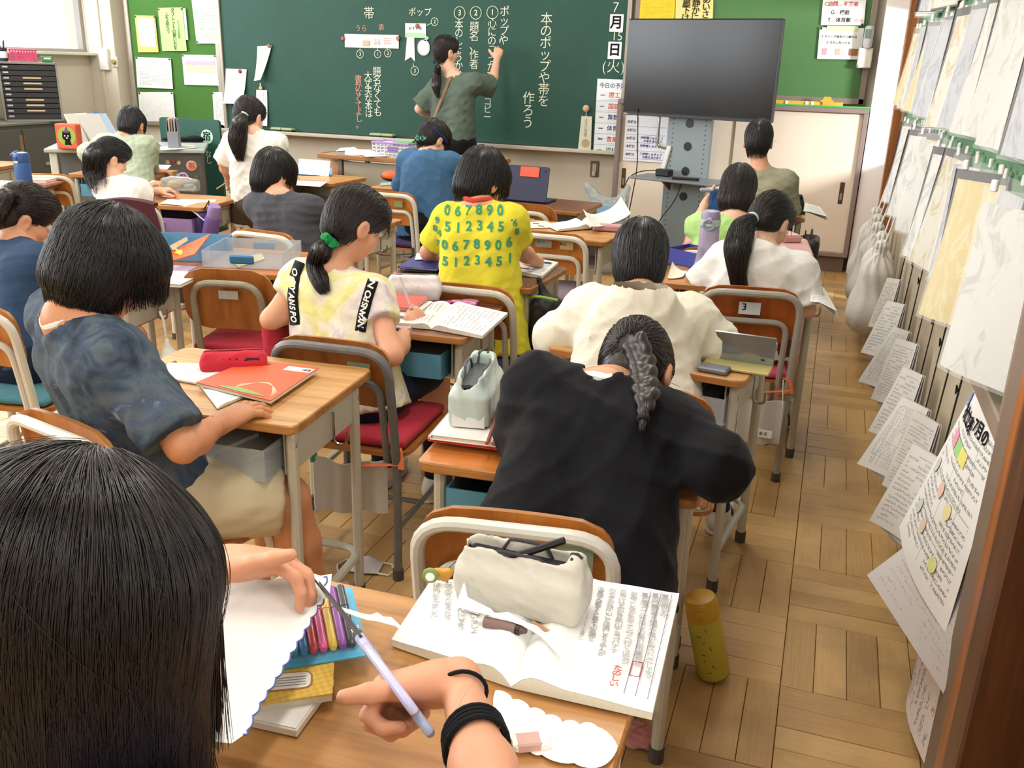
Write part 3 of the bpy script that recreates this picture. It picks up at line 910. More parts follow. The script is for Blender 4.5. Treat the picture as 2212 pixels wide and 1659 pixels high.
for x in (-.30, .30): b.box((x, -.05, .045), (.06, .62, .05), bev=.01)
b.box((0, 0, .06), (.60, .10, .05), bev=.01)
b.build('base_frame', GREYB, st)
for x in (-.30, .30):
 for y in (-.33, .23): B().lathe([(.022, -.011), (.022, .011)], 12, mtx((x, y, .022), (0, 1, 0), (0, 0, 1))).build('caster', BLACK, st)
def onst(x, y, z):
 v = Matrix.Rotation(ang, 3, 'Z') @ Vector((x, y, 0))
 return Vector((stx + v.x, sty + v.y, z))
q = onst(-.12, -.12, .6625)
m = thing('power_adapter', 'black power adapter box on the stand shelf', 'adapter', q, ang)
B().box((0, 0, .025), (.11, .08, .05), bev=.008).build('body', BLACK, m)
q = onst(.09, -.21, .6625)
m = thing('remote_control', 'dark slim remote control lying on the stand shelf', 'remote', q, ang + .3)
B().box((0, 0, .009), (.19, .05, .018), bev=.005).build('body', BLACK, m)
B().box((0, 0, .0185), (.16, .034, .002)).build('keypad', M('keypad_grey', '5d6068', .5), m)
q = onst(-.16, -.03, .6625)
m = thing('white_stick_case', 'white upright plastic case leaning on the stand column', 'case', q, ang)
B().box((0, .0, .11), (.035, .02, .20), Matrix.Rotation(.22, 3, 'Y'), bev=.006).build('case', WHITEP, m)
def cable(name, label, pts, r=.004, mat=None):
 o = bpy.data.objects.new(name, B().tube(fillet(pts, .12, 5), r, 6).mesh(name, mat or BLACK))
 COL.objects.link(o)
 return tag(o, label, 'cable')
q = [onst(-.37, -.12, z) for z in (1.12, .70, .30, .02)]
cable('hanging_cable', 'thin black cable hanging straight from screen past shelf left edge', [q[0] + Vector((0, 0, 0)), q[1] + Vector((.03, 0, 0)), q[2] + Vector((-.02, 0, 0)), q[3] + Vector((.03, -.05, 0))])
cable('curled_cable', 'black cable curling down from the power adapter to the floor', [onst(-.16, -.10, .70), onst(-.30, -.20, .69), onst(-.32, -.36, .62), onst(-.24, -.37, .35), onst(-.36, -.34, .12), onst(-.2, -.42, .01)])
cable('loop_cable', 'black cable looping under the stand shelf to the floor', [onst(.02, -.1, .645), onst(-.02, -.1, .5), onst(-.16, -.12, .3), onst(-.05, -.16, .14), onst(-.20, -.2, .01)])
# ---------------------------------------------------------------- furniture of the class
def chair(label, x, y, rot, kind='A', steel=None, ply=None, seat_z=.38, k=1.0, group='classroom chairs', top=.70, w=None):
 steel = steel or STEEL
 ply = ply or PLY
 A = kind == 'A'
 fw = (.165 if A else .122) * k if w is None else w
 zt = top - .012 if A else top - .045
 pw = fw + .0 if A else .165 * k
 t = thing('school_chair', label, 'chair', (x, y, 0), rot, group)
 yb = -.175
 lean = lambda z: yb - .055 * max(0, (z - seat_z)) / .3
 pts = [(-fw, yb, seat_z - .03), (-fw, lean(.5), .5), (-fw, lean(zt), zt), (fw, lean(zt), zt), (fw, lean(.5), .5), (fw, yb, seat_z - .03)]
 B().tube(fillet(pts, .075, 6), .0125, 10).build('back_frame', steel, t)
 for s in (-1, 1):
  lg = B().tube([(s * fw, yb, seat_z - .03), (s * fw, yb + .0, .03)], .0125, 10).build('leg', steel, t)
  B().lathe([(.016, 0), (.016, .032)], 10, Matrix.Translation((s * fw, yb, .0005))).build('rubber_foot', RUBBER, lg)
  lg = B().tube(fillet([(s * (fw - .014), yb + .02, seat_z - .02), (s * (fw - .012), .165, seat_z - .02), (s * (fw - .004), .185, .03)], .05, 5), .0115, 10).build('leg', steel, t)
  B().lathe([(.015, 0), (.015, .032)], 10, Matrix.Translation((s * (fw - .004), .185, .0005))).build('rubber_foot', RUBBER, lg)
  B().tube([(s * (fw - .006), yb, .15), (s * (fw - .008), .183, .15)], .008, 8).build('stretcher', steel, t)
 B().tube([(-fw, .02, .15), (fw, .02, .15)], .008, 8).build('stretcher', steel, t)
 if A:
  iz = .597
  pts = [(-fw + .034, yb + .012, seat_z - .02), (-fw + .034, lean(.5) + .012, .5), (-fw + .034, lean(iz) + .008, iz), (fw - .034, lean(iz) + .008, iz), (fw - .034, lean(.5) + .012, .5), (fw - .034, yb + .012, seat_z - .02)]
  B().tube(fillet(pts, .05, 5), .0105, 8).build('back_brace', steel, t)
 z0, z1 = (.515, top + .004) if A else (.475, top)
 r = .055 if A else .075
 out = rrect(2 * pw - (.004 if A else 0), z1 - z0, r, 5)
 vs = []
 b = B()
 def P(px, pz, off):
  z = (z0 + z1) / 2 + pz
  return Vector((px, lean(z) + .018 + off + .022 * ((px / pw) ** 2 - 1) * -1 * 1.0 - .022 * 1.0 * (1 - (px / pw) ** 2) + .016 * (1 - (px / pw) ** 2), z))
 # plywood shell: grid clipped to rounded outline
 nx, nz = 14, 16
 hx, hz = pw - (.002 if A else 0), (z1 - z0) / 2
 g = []
 for sgn, off in ((0, .0), (1, .011)):
  for j in range(nz + 1):
   v = -1 + 2 * j / nz
   zz = v * hz
   dz = max(0, abs(zz) - (hz - r))
   half = hx - (r - math.sqrt(max(0, r * r - dz * dz)))
   for i in range(nx + 1):
    g.append(P((-1 + 2 * i / nx) * half, zz, off))
 W1 = nx + 1
 K = W1 * (nz + 1)
 fs, fe = [], []
 for j in range(nz):
  for i in range(nx):
   q = (j * W1 + i, j * W1 + i + 1, (j + 1) * W1 + i + 1, (j + 1) * W1 + i)
   fs += [q, tuple(x + K for x in q[::-1])]
 rim = [i for i in range(W1)] + [j * W1 + nx for j in range(1, nz + 1)] + [nz * W1 + i for i in range(nx - 1, -1, -1)] + [j * W1 for j in range(nz - 1, 0, -1)]
 for a, c in zip(rim, rim[1:] + rim[:1]): fe.append((c, a, a + K, c + K))
 b.add(g, fs)
 b.m = 1
 o_ = len(b.v) - len(g)
 for f in fe:
  b.f.append(tuple(i + o_ for i in f)); b.mi.append(1)
 b.build('backrest', [ply, EDGEW], t)
 b = B()
 b.prism(rrect(.37 * k, .36, .06, 4), seat_z - .012, seat_z)
 b.mi = [0, 0] + [1] * (len(b.f) - 2)
 b.build('seat', [ply, EDGEW], t, (0, .02, 0))
 return t
def desk(label, x, y, rot, h=.65, w=.57, d=.43, top=None, hooks=True, steel=None, group='student desks'):
 top = top or DESKW
 steel = steel or STEEL
 t = thing('student_desk', label, 'desk', (x, y, 0), rot, group)
 b = B()
 o = rrect(w, d, .028, 4)
 i_ = rrect(w - .006, d - .006, .026, 4)
 n = len(o)
 vs = [(p[0], p[1], h - .022) for p in i_] + [(p[0], p[1], h - .019) for p in o] + [(p[0], p[1], h - .003) for p in o] + [(p[0], p[1], h) for p in i_]
 fs = [tuple(range(n - 1, -1, -1)), tuple(range(3 * n, 4 * n))]
 for L in range(3):
  for a in range(n): fs.append((L * n + a, L * n + (a + 1) % n, (L + 1) * n + (a + 1) % n, (L + 1) * n + a))
 b.add(vs, fs)
 b.mi = [0, 0] + [1] * (3 * n)
 b.build('desk_top', [top, EDGEW], t)
 lx, ly = w / 2 - .035, d / 2 - .05
 for sx in (-1, 1):
  for sy in (-1, 1):
   lg = B().tube([(sx * lx, sy * ly, h - .05), (sx * lx, sy * ly, .03)], .0135, 10).build('leg', steel, t)
   B().lathe([(.0165, 0), (.0165, .036)], 10, Matrix.Translation((sx * lx, sy * ly, .0005))).build('rubber_foot', RUBBER, lg)
  B().tube(fillet([(sx * lx, -ly, h - .07), (sx * lx, -ly, h - .035), (sx * lx, ly, h - .035), (sx * lx, ly, h - .07)], .03, 4), .0135, 10).build('side_frame', steel, t)
  B().box((sx * (lx - .002), 0, h - .085), (.004, 2 * ly, .09)).build('side_plate', steel, t)
 B().tube(fillet([(-lx, -ly, .13), (-lx + .0, ly + .03, .13), (lx, ly + .03, .13), (lx, -ly, .13)], .07, 6), .0115, 8).build('foot_rail', steel, t)
 b = B()
 bw, bd, z0, z1 = w - .12, d - .10, h - .145, h - .03
 b.box((0, .01, z0), (bw, bd, .004))
 for sx in (-1, 1): b.box((sx * bw / 2, .01, (z0 + z1) / 2), (.004, bd, z1 - z0))
 b.box((0, .01 + bd / 2, (z0 + z1) / 2), (bw, .004, z1 - z0))
 b.build('book_box', steel, t)
 if hooks:
  B().tube(fillet([(lx + .016, .01, h - .05), (lx + .016, .01, h - .13), (lx + .05, .01, h - .13), (lx + .05, .01, h - .095)], .018, 4), .004, 6).build('bag_hook', CHROME, t)
 return t
def drawer(label, dk, colmat, dx=0, out=.07, w=.40, d=.30, hgt=.075, z=None, h=.65, fill=None):
 """plastic desk drawer pushed into the book box of desk dk, poking out towards the sitter"""
 z = h - .138 if z is None else z
 r = dk.rotation_euler.z
 lo = Matrix.Rotation(r, 3, 'Z') @ Vector((dx, -out, 0))
 t = thing('desk_drawer', label, 'drawer', (dk.location.x + lo.x, dk.location.y + lo.y, z), r, 'plastic drawers under the desks')
 b = B()
 b.box((0, 0, .003), (w, d, .004))
 for s in (-1, 1):
  b.box((s * w / 2, 0, hgt / 2), (.004, d, hgt))
  b.box((0, s * d / 2, hgt / 2), (w, .004, hgt))
 b.build('tray', colmat, t)
 b = B()
 b.box((0, -d / 2 - .004, hgt * .55), (.10, .008, .03), bev=.003)
 b.build('handle', colmat, t)
 b = B()
 for q in range(3): b.box((rng.uniform(-.08, .08), rng.uniform(-.04, .04), .012 + q * .011), (.22, .17, .010), rng.uniform(-.3, .3))
 b.build('stored_books', fill or M('stored_paper', 'b9b3a6', .8, var=.2, vs=14), t)
 return t
TRC = clearplastic('clear_drawer', 'eef2f5', .26)
TRB = clearplastic('blue_drawer', '6db3cf', .62)
TRL = clearplastic('lilac_drawer', 'a98fc4', .8)
TRG = clearplastic('grey_drawer', '9aa0a6', .6)
# ---------------------------------------------------------------- desks and chairs, near to far
# right-hand column
D1 = desk('wide view wooden student desk nearest the camera, strewn with paper and pens', -.43, .855, .02, .65, .575, .44, DESKN)
D2 = desk('orange topped desk with mint pencil case, under the girl in black', -.445, 1.77, math.radians(4), .645, .56, .44, DESKO)
D3 = desk('wooden desk with tin pencil box under the boy in cream sweatshirt', -.385, 2.545, math.radians(-8), .65, .56, .43, DESKL)
D4 = desk('desk mostly hidden behind the ponytailed girl in white, papers hanging over its side', -.27, 3.58, math.radians(4), .65, .57, .43, DESKW)
D5 = desk('desk in front of the girl in lime green, with a pink mat', -.33, 4.36, math.radians(6), .65, .57, .42, DESKW)
D6 = desk('frontmost desk of the right column, with black sports case and open papers', -.39, 5.46, math.radians(2), .65, .56, .42, DESKW)
# second column
D7 = desk('wooden desk with red pencil case and orange workbook beside the tie-dye boy', -1.305, 1.775, math.radians(4), .65, .55, .43, DESKL)
D8 = desk('dark wooden desk with open notebook and white pencil case of green scrunchie girl', -1.225, 2.55, math.radians(4), .65, .56, .43, DESKD)
D9 = desk('brown desk with blue notebooks and open textbook under number shirt boy', -1.22, 3.25, math.radians(-3), .65, .56, .42, DESKD)
D10 = desk('unattended desk heaped with open workbooks, behind the chair with stickers', -1.19, 4.27, math.radians(-4), .65, .56, .42, DESKW)
D11 = desk('dark reddish desk carrying the upright navy tablet', -1.55, 5.09, math.radians(-4), .65, .60, .44, DESKD)
# third column
D12 = desk('wooden desk at left with closed notebooks, in front of navy shirt girl', -2.42, 2.50, math.radians(8), .65, .56, .42, DESKW)
D13 = desk('desk with clear plastic trays and an orange folder, before the red cushioned chair', -2.17, 2.99, math.radians(10), .65, .60, .43, DESKO)
D14 = desk('desk of the masked boy in grey, partly behind the scrunchie girl', -2.28, 3.98, math.radians(-3), .65, .56, .42, DESKW)
D15 = desk('desk in front of the boy in blue, with an orange pencil pouch', -2.42, 5.38, math.radians(-3), .65, .56, .42, DESKW)
D16 = desk('desk with transparent pencil case and overhanging sheet, by the maroon chair', -3.36, 4.17, math.radians(8), .65, .57, .43, DESKW)
D17 = desk('desk with blue picture sheet and white page beside the teacher table', -3.24, 5.44, math.radians(-4), .65, .56, .42, DESKW)
D18 = desk('desk at the far left where the boy in pale green leans', -4.42, 5.02, math.radians(14), .65, .56, .42, DESKW)
D19 = desk('desk at the left edge carrying the blue water bottle and books', -4.56, 4.12, math.radians(12), .65, .56, .42, DESKW)
D20 = desk('empty brown desk at the far left corner behind the bottle', -5.55, 4.86, math.radians(12), .65, .56, .42, DESKW)
drawer('clear plastic drawer of papers in the desk of the tie-dye boy', D7, TRC, 0, .07)
drawer('blue plastic drawer in the orange topped desk', D2, TRB, -.02, .05)
drawer('clear plastic drawer in the desk of the cream sweatshirt boy', D3, TRC, .03, .05)
drawer('blue and clear drawer in the desk of the scrunchie girl', D8, TRB, 0, .05)
drawer('grey clear drawer in the desk of the number shirt boy', D9, TRG, .02, .04)
drawer('lilac plastic drawer in the desk by the maroon chair', D16, TRL, .02, .07)
drawer('light blue drawer in the desk of the pale green boy', D18, TRB, 0, .05)
drawer('dark grey drawer in the desk with clear trays', D13, TRG, .04, .04)
WS = STEEL
chair('white framed chair nearest the camera, directly before the near desk', -.445, 1.485, math.radians(9), 'A', M('white_enamel', 'cfccc2', .3, var=.04), PLY, top=.70)
chair('brown rounded chair marked 4 in black, tucked behind the orange desk', -.36, 2.20, math.radians(6), 'B', STEELD, PLYD, top=.70)
chair('grey framed orange chair with numbered label 3 and red cushion', -.235, 3.33, math.radians(9), 'A', M('grey_enamel', '9c968a', .4, var=.08), wood('red_orange_ply', '8a4014', 'a0501c', 'b05c22', axis=2, stretch=10), top=.71)
chair('pale framed chair under the girl in lime green', -.42, 4.02, math.radians(4), 'A', M('white_enamel', 'cfccc2', .3))
chair('chair of the frontmost boy of the right column', -.36, 5.12, math.radians(2), 'A')
chair('white framed chair of the tie-dye boy at bottom left', -1.33, 1.52, math.radians(-14), 'A', M('white_enamel', 'cfccc2', .3))
chair('worn grey framed chair with faded name label behind scrunchie girl', -1.19, 2.24, math.radians(3), 'A', M('chipped_grey_steel', '6f6f70', .4, .3, var=.3, vs=40), PLYD, top=.70)
chair('pale framed chair behind the number shirt boy', -1.10, 2.98, math.radians(2), 'A')
chair('empty pale framed chair with stickers and fluffy seat cushion', -1.14, 4.08, math.radians(2), 'A', M('white_enamel', 'cfccc2', .3))
chair('brown rounded chair with silver label at the tablet desk', -1.49, 4.88, math.radians(-3), 'B', STEEL, PLYD)
chair('pale framed chair beside the boy in blue', -2.33, 4.91, math.radians(0), 'A', M('white_enamel', 'cfccc2', .3))
chair('brown rounded chair with red cushion before the clear trays desk', -1.98, 2.83, math.radians(14), 'B', STEELD, PLYD)
chair('pale framed chair under the masked boy in grey', -2.21, 3.52, math.radians(-6), 'A', M('white_enamel', 'cfccc2', .3))
chair('white framed chair draped with a maroon cloth under long haired girl', -3.31, 3.90, math.radians(14), 'A', M('white_enamel', 'cfccc2', .3))
chair('pale framed chair with teal cushion under navy shirt girl at left edge', -2.33, 2.10, math.radians(10), 'A', M('white_enamel', 'cfccc2', .3))
chair('empty pale framed chair behind the blue water bottle', -4.47, 4.53, math.radians(20), 'A')
chair('orange backed chair behind the blue picture sheet', -3.45, 5.86, math.radians(176), 'A')
chair('brown wooden chair beside the standing girl', -3.30, 4.83, math.radians(186), 'B', STEELD, PLYD)
# ---------------------------------------------------------------- smooth solids (distance fields turned into one mesh)
def V(*a): return np.array(a[0] if len(a) == 1 else a, float)
def nz(v):
 v = V(v)
 return v / (np.linalg.norm(v) + 1e-12)
class F:
 """a solid made of blended primitives; .mesh() turns it into one continuous surface"""
 def __init__(s):
  s.P, s.disp = [], None
 def cap(s, a, b, ra, rb=None, k=.02, op='u'):
  a, b = V(a), V(b)
  rb = ra if rb is None else rb
  ba = b - a
  l2 = max(ba @ ba, 1e-9)
  def d(X, Y, Z):
   px, py, pz = X - a[0], Y - a[1], Z - a[2]
   h = np.clip((px * ba[0] + py * ba[1] + pz * ba[2]) / l2, 0, 1)
   return np.sqrt((px - h * ba[0]) ** 2 + (py - h * ba[1]) ** 2 + (pz - h * ba[2]) ** 2) - (ra + (rb - ra) * h)
  r = max(ra, rb)
  s.P.append((d, np.minimum(a, b) - r, np.maximum(a, b) + r, k, op))
  return s
 def chain(s, pts, rs, k=.02, op='u'):
  for i in range(len(pts) - 1): s.cap(pts[i], pts[i + 1], rs[i], rs[i + 1], k, op)
  return s
 def ell(s, c, rad, A=None, k=.02, op='u'):
  c, rad = V(c), V(rad)
  A = np.eye(3) if A is None else np.array(A, float)      # rows: local axes
  def d(X, Y, Z):
   px, py, pz = X - c[0], Y - c[1], Z - c[2]
   q = [(px * A[i][0] + py * A[i][1] + pz * A[i][2]) / rad[i] for i in range(3)]
   k0 = np.sqrt(q[0] ** 2 + q[1] ** 2 + q[2] ** 2)
   k1 = np.sqrt((q[0] / rad[0]) ** 2 + (q[1] / rad[1]) ** 2 + (q[2] / rad[2]) ** 2) + 1e-9
   return k0 * (k0 - 1) / k1
  e = np.sqrt(((A * rad[:, None]) ** 2).sum(0))
  s.P.append((d, c - e, c + e, k, op))
  return s
 def box(s, c, half, A=None, r=.01, k=.01, op='u'):
  c, half = V(c), V(half)
  A = np.eye(3) if A is None else np.array(A, float)
  def d(X, Y, Z):
   px, py, pz = X - c[0], Y - c[1], Z - c[2]
   q = [np.abs(px * A[i][0] + py * A[i][1] + pz * A[i][2]) - half[i] + r for i in range(3)]
   o = np.sqrt(np.maximum(q[0], 0) ** 2 + np.maximum(q[1], 0) ** 2 + np.maximum(q[2], 0) ** 2)
   return o + np.minimum(np.maximum(q[0], np.maximum(q[1], q[2])), 0) - r
  e = (np.abs(A) * half[:, None]).sum(0)
  s.P.append((d, c - e, c + e, k, op))
  return s
 def sub(s, g, k=.02, op='u'):
  lo, hi = g.bounds()
  s.P.append((g.ev, lo, hi, k, op))
  return s
 def cut(s, p, n, k=.006):
  """remove everything on the side n points to"""
  p, n = V(p), nz(n)
  s.P.append((lambda X, Y, Z: (X - p[0]) * n[0] + (Y - p[1]) * n[1] + (Z - p[2]) * n[2], None, None, k, 'i'))
  return s
 @staticmethod
 def comb(f, d, k, op):
  if op == 'u':
   h = np.maximum(k - np.abs(f - d), 0) / k
   return np.minimum(f, d) - h * h * k * .25
  if op == 's': d = -d
  h = np.maximum(k - np.abs(f - d), 0) / k
  return np.maximum(f, d) + h * h * k * .25
 def ev(s, X, Y, Z):
  f = np.full(np.broadcast(X, Y, Z).shape, 1.0)
  for d, lo, hi, k, op in s.P: f = s.comb(f, d(X, Y, Z), k, op)
  return f
 def bounds(s):
  b = [(p[1], p[2]) for p in s.P if p[4] == 'u']
  return np.min([x[0] for x in b], 0), np.max([x[1] for x in b], 0)
 def grid(s, lo, hi, h):
  n = np.maximum(np.ceil((hi - lo) / h).astype(int), 2) + 1
  ax = [lo[i] + h * np.arange(n[i]) for i in range(3)]
  f = np.full(n, 1.0, dtype=np.float64)
  for d, a, b, k, op in s.P:
   if a is None: sl = [slice(None)] * 3
   else:
    m = k + 3 * h
    sl = []
    for i in range(3):
     i0, i1 = int((a[i] - m - lo[i]) / h), int((b[i] + m - lo[i]) / h) + 2
     sl.append(slice(max(i0, 0), min(max(i1, 0), n[i])))
    if any(q.stop <= q.start for q in sl): continue
   X, Y, Z = ax[0][sl[0]][:, None, None], ax[1][sl[1]][None, :, None], ax[2][sl[2]][None, None, :]
   sl = tuple(sl)
   f[sl] = s.comb(f[sl], d(X, Y, Z), k, op)
  if s.disp is not None:
   X, Y, Z = ax[0][:, None, None], ax[1][None, :, None], ax[2][None, None, :]
   f = f + s.disp(X, Y, Z)
  return f, lo
 def surf(s, h, lo=None, hi=None):
  if lo is None:
   lo, hi = s.bounds()
   lo, hi = lo - 3 * h, hi + 3 * h
  f, lo = s.grid(V(lo), V(hi), h)
  return nets(f, lo, h)
def nets(f, lo, h):
 ins = f < 0
 n = np.array(f.shape)
 acc = {}
 cells, poss, quads = [], [], []
 st = np.array([n[1] * n[2], n[2], 1])
 for a in range(3):
  sl0 = [slice(None)] * 3; sl1 = [slice(None)] * 3
  sl0[a], sl1[a] = slice(0, -1), slice(1, None)
  I = np.argwhere(ins[tuple(sl0)] != ins[tuple(sl1)])
  b, c = [(1, 2), (2, 0), (0, 1)][a]
  ok = (I[:, b] > 0) & (I[:, c] > 0) & (I[:, b] < n[b] - 1) & (I[:, c] < n[c] - 1)
  I = I[ok]
  if not len(I): continue
  J = I.copy(); J[:, a] += 1
  f0, f1 = f[I[:, 0], I[:, 1], I[:, 2]], f[J[:, 0], J[:, 1], J[:, 2]]
  p = I.astype(float)
  p[:, a] += f0 / (f0 - f1)
  base = I @ st
  q = np.stack([base - st[b] - st[c], base - st[c], base, base - st[b]], 1)
  flip = f0 > 0
  q[flip] = q[flip][:, ::-1]
  quads.append(q)
  for k in range(4):
   cells.append(np.stack([base - st[b] - st[c], base - st[c], base, base - st[b]], 1)[:, k])
   poss.append(p)
 cells, poss = np.concatenate(cells), np.concatenate(poss)
 u, inv = np.unique(cells, return_inverse=True)
 cnt = np.bincount(inv)
 vs = np.stack([np.bincount(inv, poss[:, i]) / cnt for i in range(3)], 1)
 q = np.searchsorted(u, np.concatenate(quads))
 return V(lo) + vs * h, q
def npmesh(name, vs, quads, mats, mi=None):
 me = bpy.data.meshes.new(name)
 me.vertices.add(len(vs))
 me.vertices.foreach_set('co', np.asarray(vs, np.float32).ravel())
 k = quads.shape[1]
 me.loops.add(quads.size)
 me.loops.foreach_set('vertex_index', quads.astype(np.int32).ravel())
 me.polygons.add(len(quads))
 me.polygons.foreach_set('loop_start', np.arange(0, quads.size, k, dtype=np.int32))
 me.polygons.foreach_set('use_smooth', np.ones(len(quads), bool))
 for m in (mats if isinstance(mats, (list, tuple)) else [mats]): me.materials.append(m)
 if mi is not None: me.polygons.foreach_set('material_index', np.asarray(mi, np.int32))
 me.update()
 me.validate()
 return me
def solid(name, f, h, mat, parent=None, base=(0, 0, 0), patches=()):
 """mesh a field; patches = boxes meshed finer: (lo, hi, h)"""
 vs, q = f.surf(h)
 VS, QS, off = [], [], 0
 for lo, hi, hh in patches:
  c = vs[q].mean(1)
  inside = np.all((c > V(lo) + h * .5) & (c < V(hi) - h * .5), 1)
  q = q[~inside]
 VS.append(vs); QS.append(q); off = len(vs)
 for lo, hi, hh in patches:
  v2, q2 = f.surf(hh, V(lo) - 2 * hh, V(hi) + 2 * hh)
  VS.append(v2); QS.append(q2 + off); off += len(v2)
 vs, q = np.concatenate(VS), np.concatenate(QS)
 used, inv = np.unique(q, return_inverse=True)
 return place(bpy.data.objects.new(name, npmesh(name, vs[used] - V(base), inv.reshape(q.shape), mat)), parent)
def grad(f, p, e=.002):
 g = np.stack([f.ev(p[:, 0] + e * (i == 0), p[:, 1] + e * (i == 1), p[:, 2] + e * (i == 2)) - f.ev(p[:, 0] - e * (i == 0), p[:, 1] - e * (i == 1), p[:, 2] - e * (i == 2)) for i in range(3)], 1)
 return g / (np.linalg.norm(g, axis=1, keepdims=True) + 1e-9)
def march(f, p, d, n=40, tmax=.4):
 """walk points p along d onto the surface"""
 t = np.zeros(len(p))
 for _ in range(n):
  q = p + d * t[:, None]
  t = np.minimum(t + np.clip(f.ev(q[:, 0], q[:, 1], q[:, 2]), -.01, .03) * .9, tmax)
 return p + d * t[:, None], t
def wrinkles(amp, seed, wl=.09, axis=(0, 0, 1), gather=None):
 r = np.random.RandomState(seed)
 ks = []
 ax = nz(axis)
 for i in range(5):
  d = nz(r.normal(size=3) + ax * r.uniform(-.4, .4))
  ks.append((d * 2 * PI / (wl * r.uniform(.6, 1.7)), r.uniform(0, 6.28), r.uniform(.5, 1)))
 w = [(nz(r.normal(size=3)) * 2 * PI / .22, r.uniform(0, 6.28)) for _ in range(3)]
 def fn(X, Y, Z):
  q = sum(np.sin(k[0] * X + k[1] * Y + k[2] * Z + p) for k, p in w) * .8
  o = 0
  for k, p, a in ks:
   s_ = np.sin(k[0] * X + k[1] * Y + k[2] * Z + p + q)
   o = o + a * (1 - np.abs(s_)) ** 2
  return (o / len(ks) - .25) * -amp * 1.7
 return fn
def curves(name, P, rad, mat, parent, base, taper=True):
 """hair strands as real curves; P: (n, k, 3)"""
 n, k = P.shape[:2]
 hc = bpy.data.hair_curves.new(name)
 hc.add_curves([k] * n)
 hc.attributes['position'].data.foreach_set('vector', (P - V(base)).astype(np.float32).ravel())
 ra = hc.attributes.get('radius') or hc.attributes.new('radius', 'FLOAT', 'POINT')
 w = np.ones((n, k)) * rad
 if taper: w = w * np.linspace(1, .45, k)[None, :]
 ra.data.foreach_set('value', w.astype(np.float32).ravel())
 hc.materials.append(mat)
 return place(bpy.data.objects.new(name, hc), parent)
def flow_strands(f, n, Hc, A, goal, mode, steps, step, seed, off=(-.001, .003), grav=.35, umin=-.3, jitter=.12, span=None):
 """strands running over a hair solid: away from a crown ('from') or towards a tie ('to')"""
 r = np.random.RandomState(seed)
 d = r.normal(size=(n * 2, 3))
 d /= np.linalg.norm(d, axis=1, keepdims=True)
 dl = d @ A.T                                     # local components r, f, u
 keep = dl[:, 2] > umin
 d = d[keep][:n]
 p, t = march(f, Hc + d * .30, -d, 45, .30)
 ok = t < .25
 p, d = p[ok], d[ok]
 n = len(p)
 o = r.uniform(off[0], off[1], n)[:, None]
 g = grad(f, p)
 p = p + g * o
 out = [p]
 last = np.zeros_like(p)
 free = np.zeros(n, bool)
 jit = r.normal(size=(n, 3)) * jitter
 for k in range(steps):
  fl = (p - goal) if mode == 'from' else (goal - p)
  dist = np.linalg.norm(fl, axis=1, keepdims=True)
  fl = fl / (dist + 1e-6) + jit
  fl[:, 2] -= grav
  tdir = fl - g * (fl * g).sum(1, keepdims=True)
  tdir /= np.linalg.norm(tdir, axis=1, keepdims=True) + 1e-6
  if k: tdir = nzrows(tdir * .6 + last * .4)
  q = p + tdir * step
  g2 = grad(f, q)
  dd = f.ev(q[:, 0], q[:, 1], q[:, 2])[:, None]
  q2 = q - g2 * (dd - o)
  fall = (g2[:, 2] < -.55) | free | (np.abs(dd[:, 0]) > .02)
  q2[fall] = p[fall] + last[fall] * step * .45 * (k > 0)
  free = fall
  if mode == 'to':
   st = dist[:, 0] < .03
   q2[st] = p[st]
  last = np.where(free[:, None], last, tdir)
  p, g = q2, np.where(free[:, None], g, g2)
  out.append(p)
 return np.stack(out, 1)
def nzrows(a): return a / (np.linalg.norm(a, axis=1, keepdims=True) + 1e-9)
def bundle(pts, rs, n, seed, k=14, wild=.25, ends=.25):
 """loose strands along a lock of hair"""
 r = np.random.RandomState(seed)
 pts = np.array([V(p) for p in pts])
 s = np.linspace(0, len(pts) - 1, k)
 i = np.minimum(s.astype(int), len(pts) - 2)
 fr = (s - i)[:, None]
 sm = lambda a: a[i] * (1 - fr) + a[i + 1] * fr
 C = sm(pts)
 for _ in range(2): C[1:-1] = (C[:-2] + 2 * C[1:-1] + C[2:]) / 4
 R_ = sm(np.array(rs)[:, None])
 T = np.gradient(C, axis=0)
 T = nzrows(T)
 ref = V(.3, .9, .1)
 Nn = nzrows(np.cross(T, ref))
 Bn = np.cross(T, Nn)
 a = r.uniform(0, 2 * PI, n)[:, None, None]
 m = np.sqrt(r.uniform(.25, 1.1, n))[:, None, None]
 ph = r.uniform(0, 6.28, n)[:, None]
 wob = wild * np.sin(np.linspace(0, 5, k)[None] * r.uniform(.5, 1.5, n)[:, None] + ph)
 a = a + wob[:, :, None]
 P = C[None] + (Nn[None] * np.cos(a) + Bn[None] * np.sin(a)) * m * R_[None]
 end = 1 - r.uniform(0, ends, n)
 idx = np.linspace(0, 1, k)[None] * end[:, None] * (k - 1)
 i0 = np.minimum(idx.astype(int), k - 2)
 fr = (idx - i0)[:, :, None]
 ii = np.arange(n)[:, None]
 return P[ii, i0] * (1 - fr) + P[ii, i0 + 1] * fr
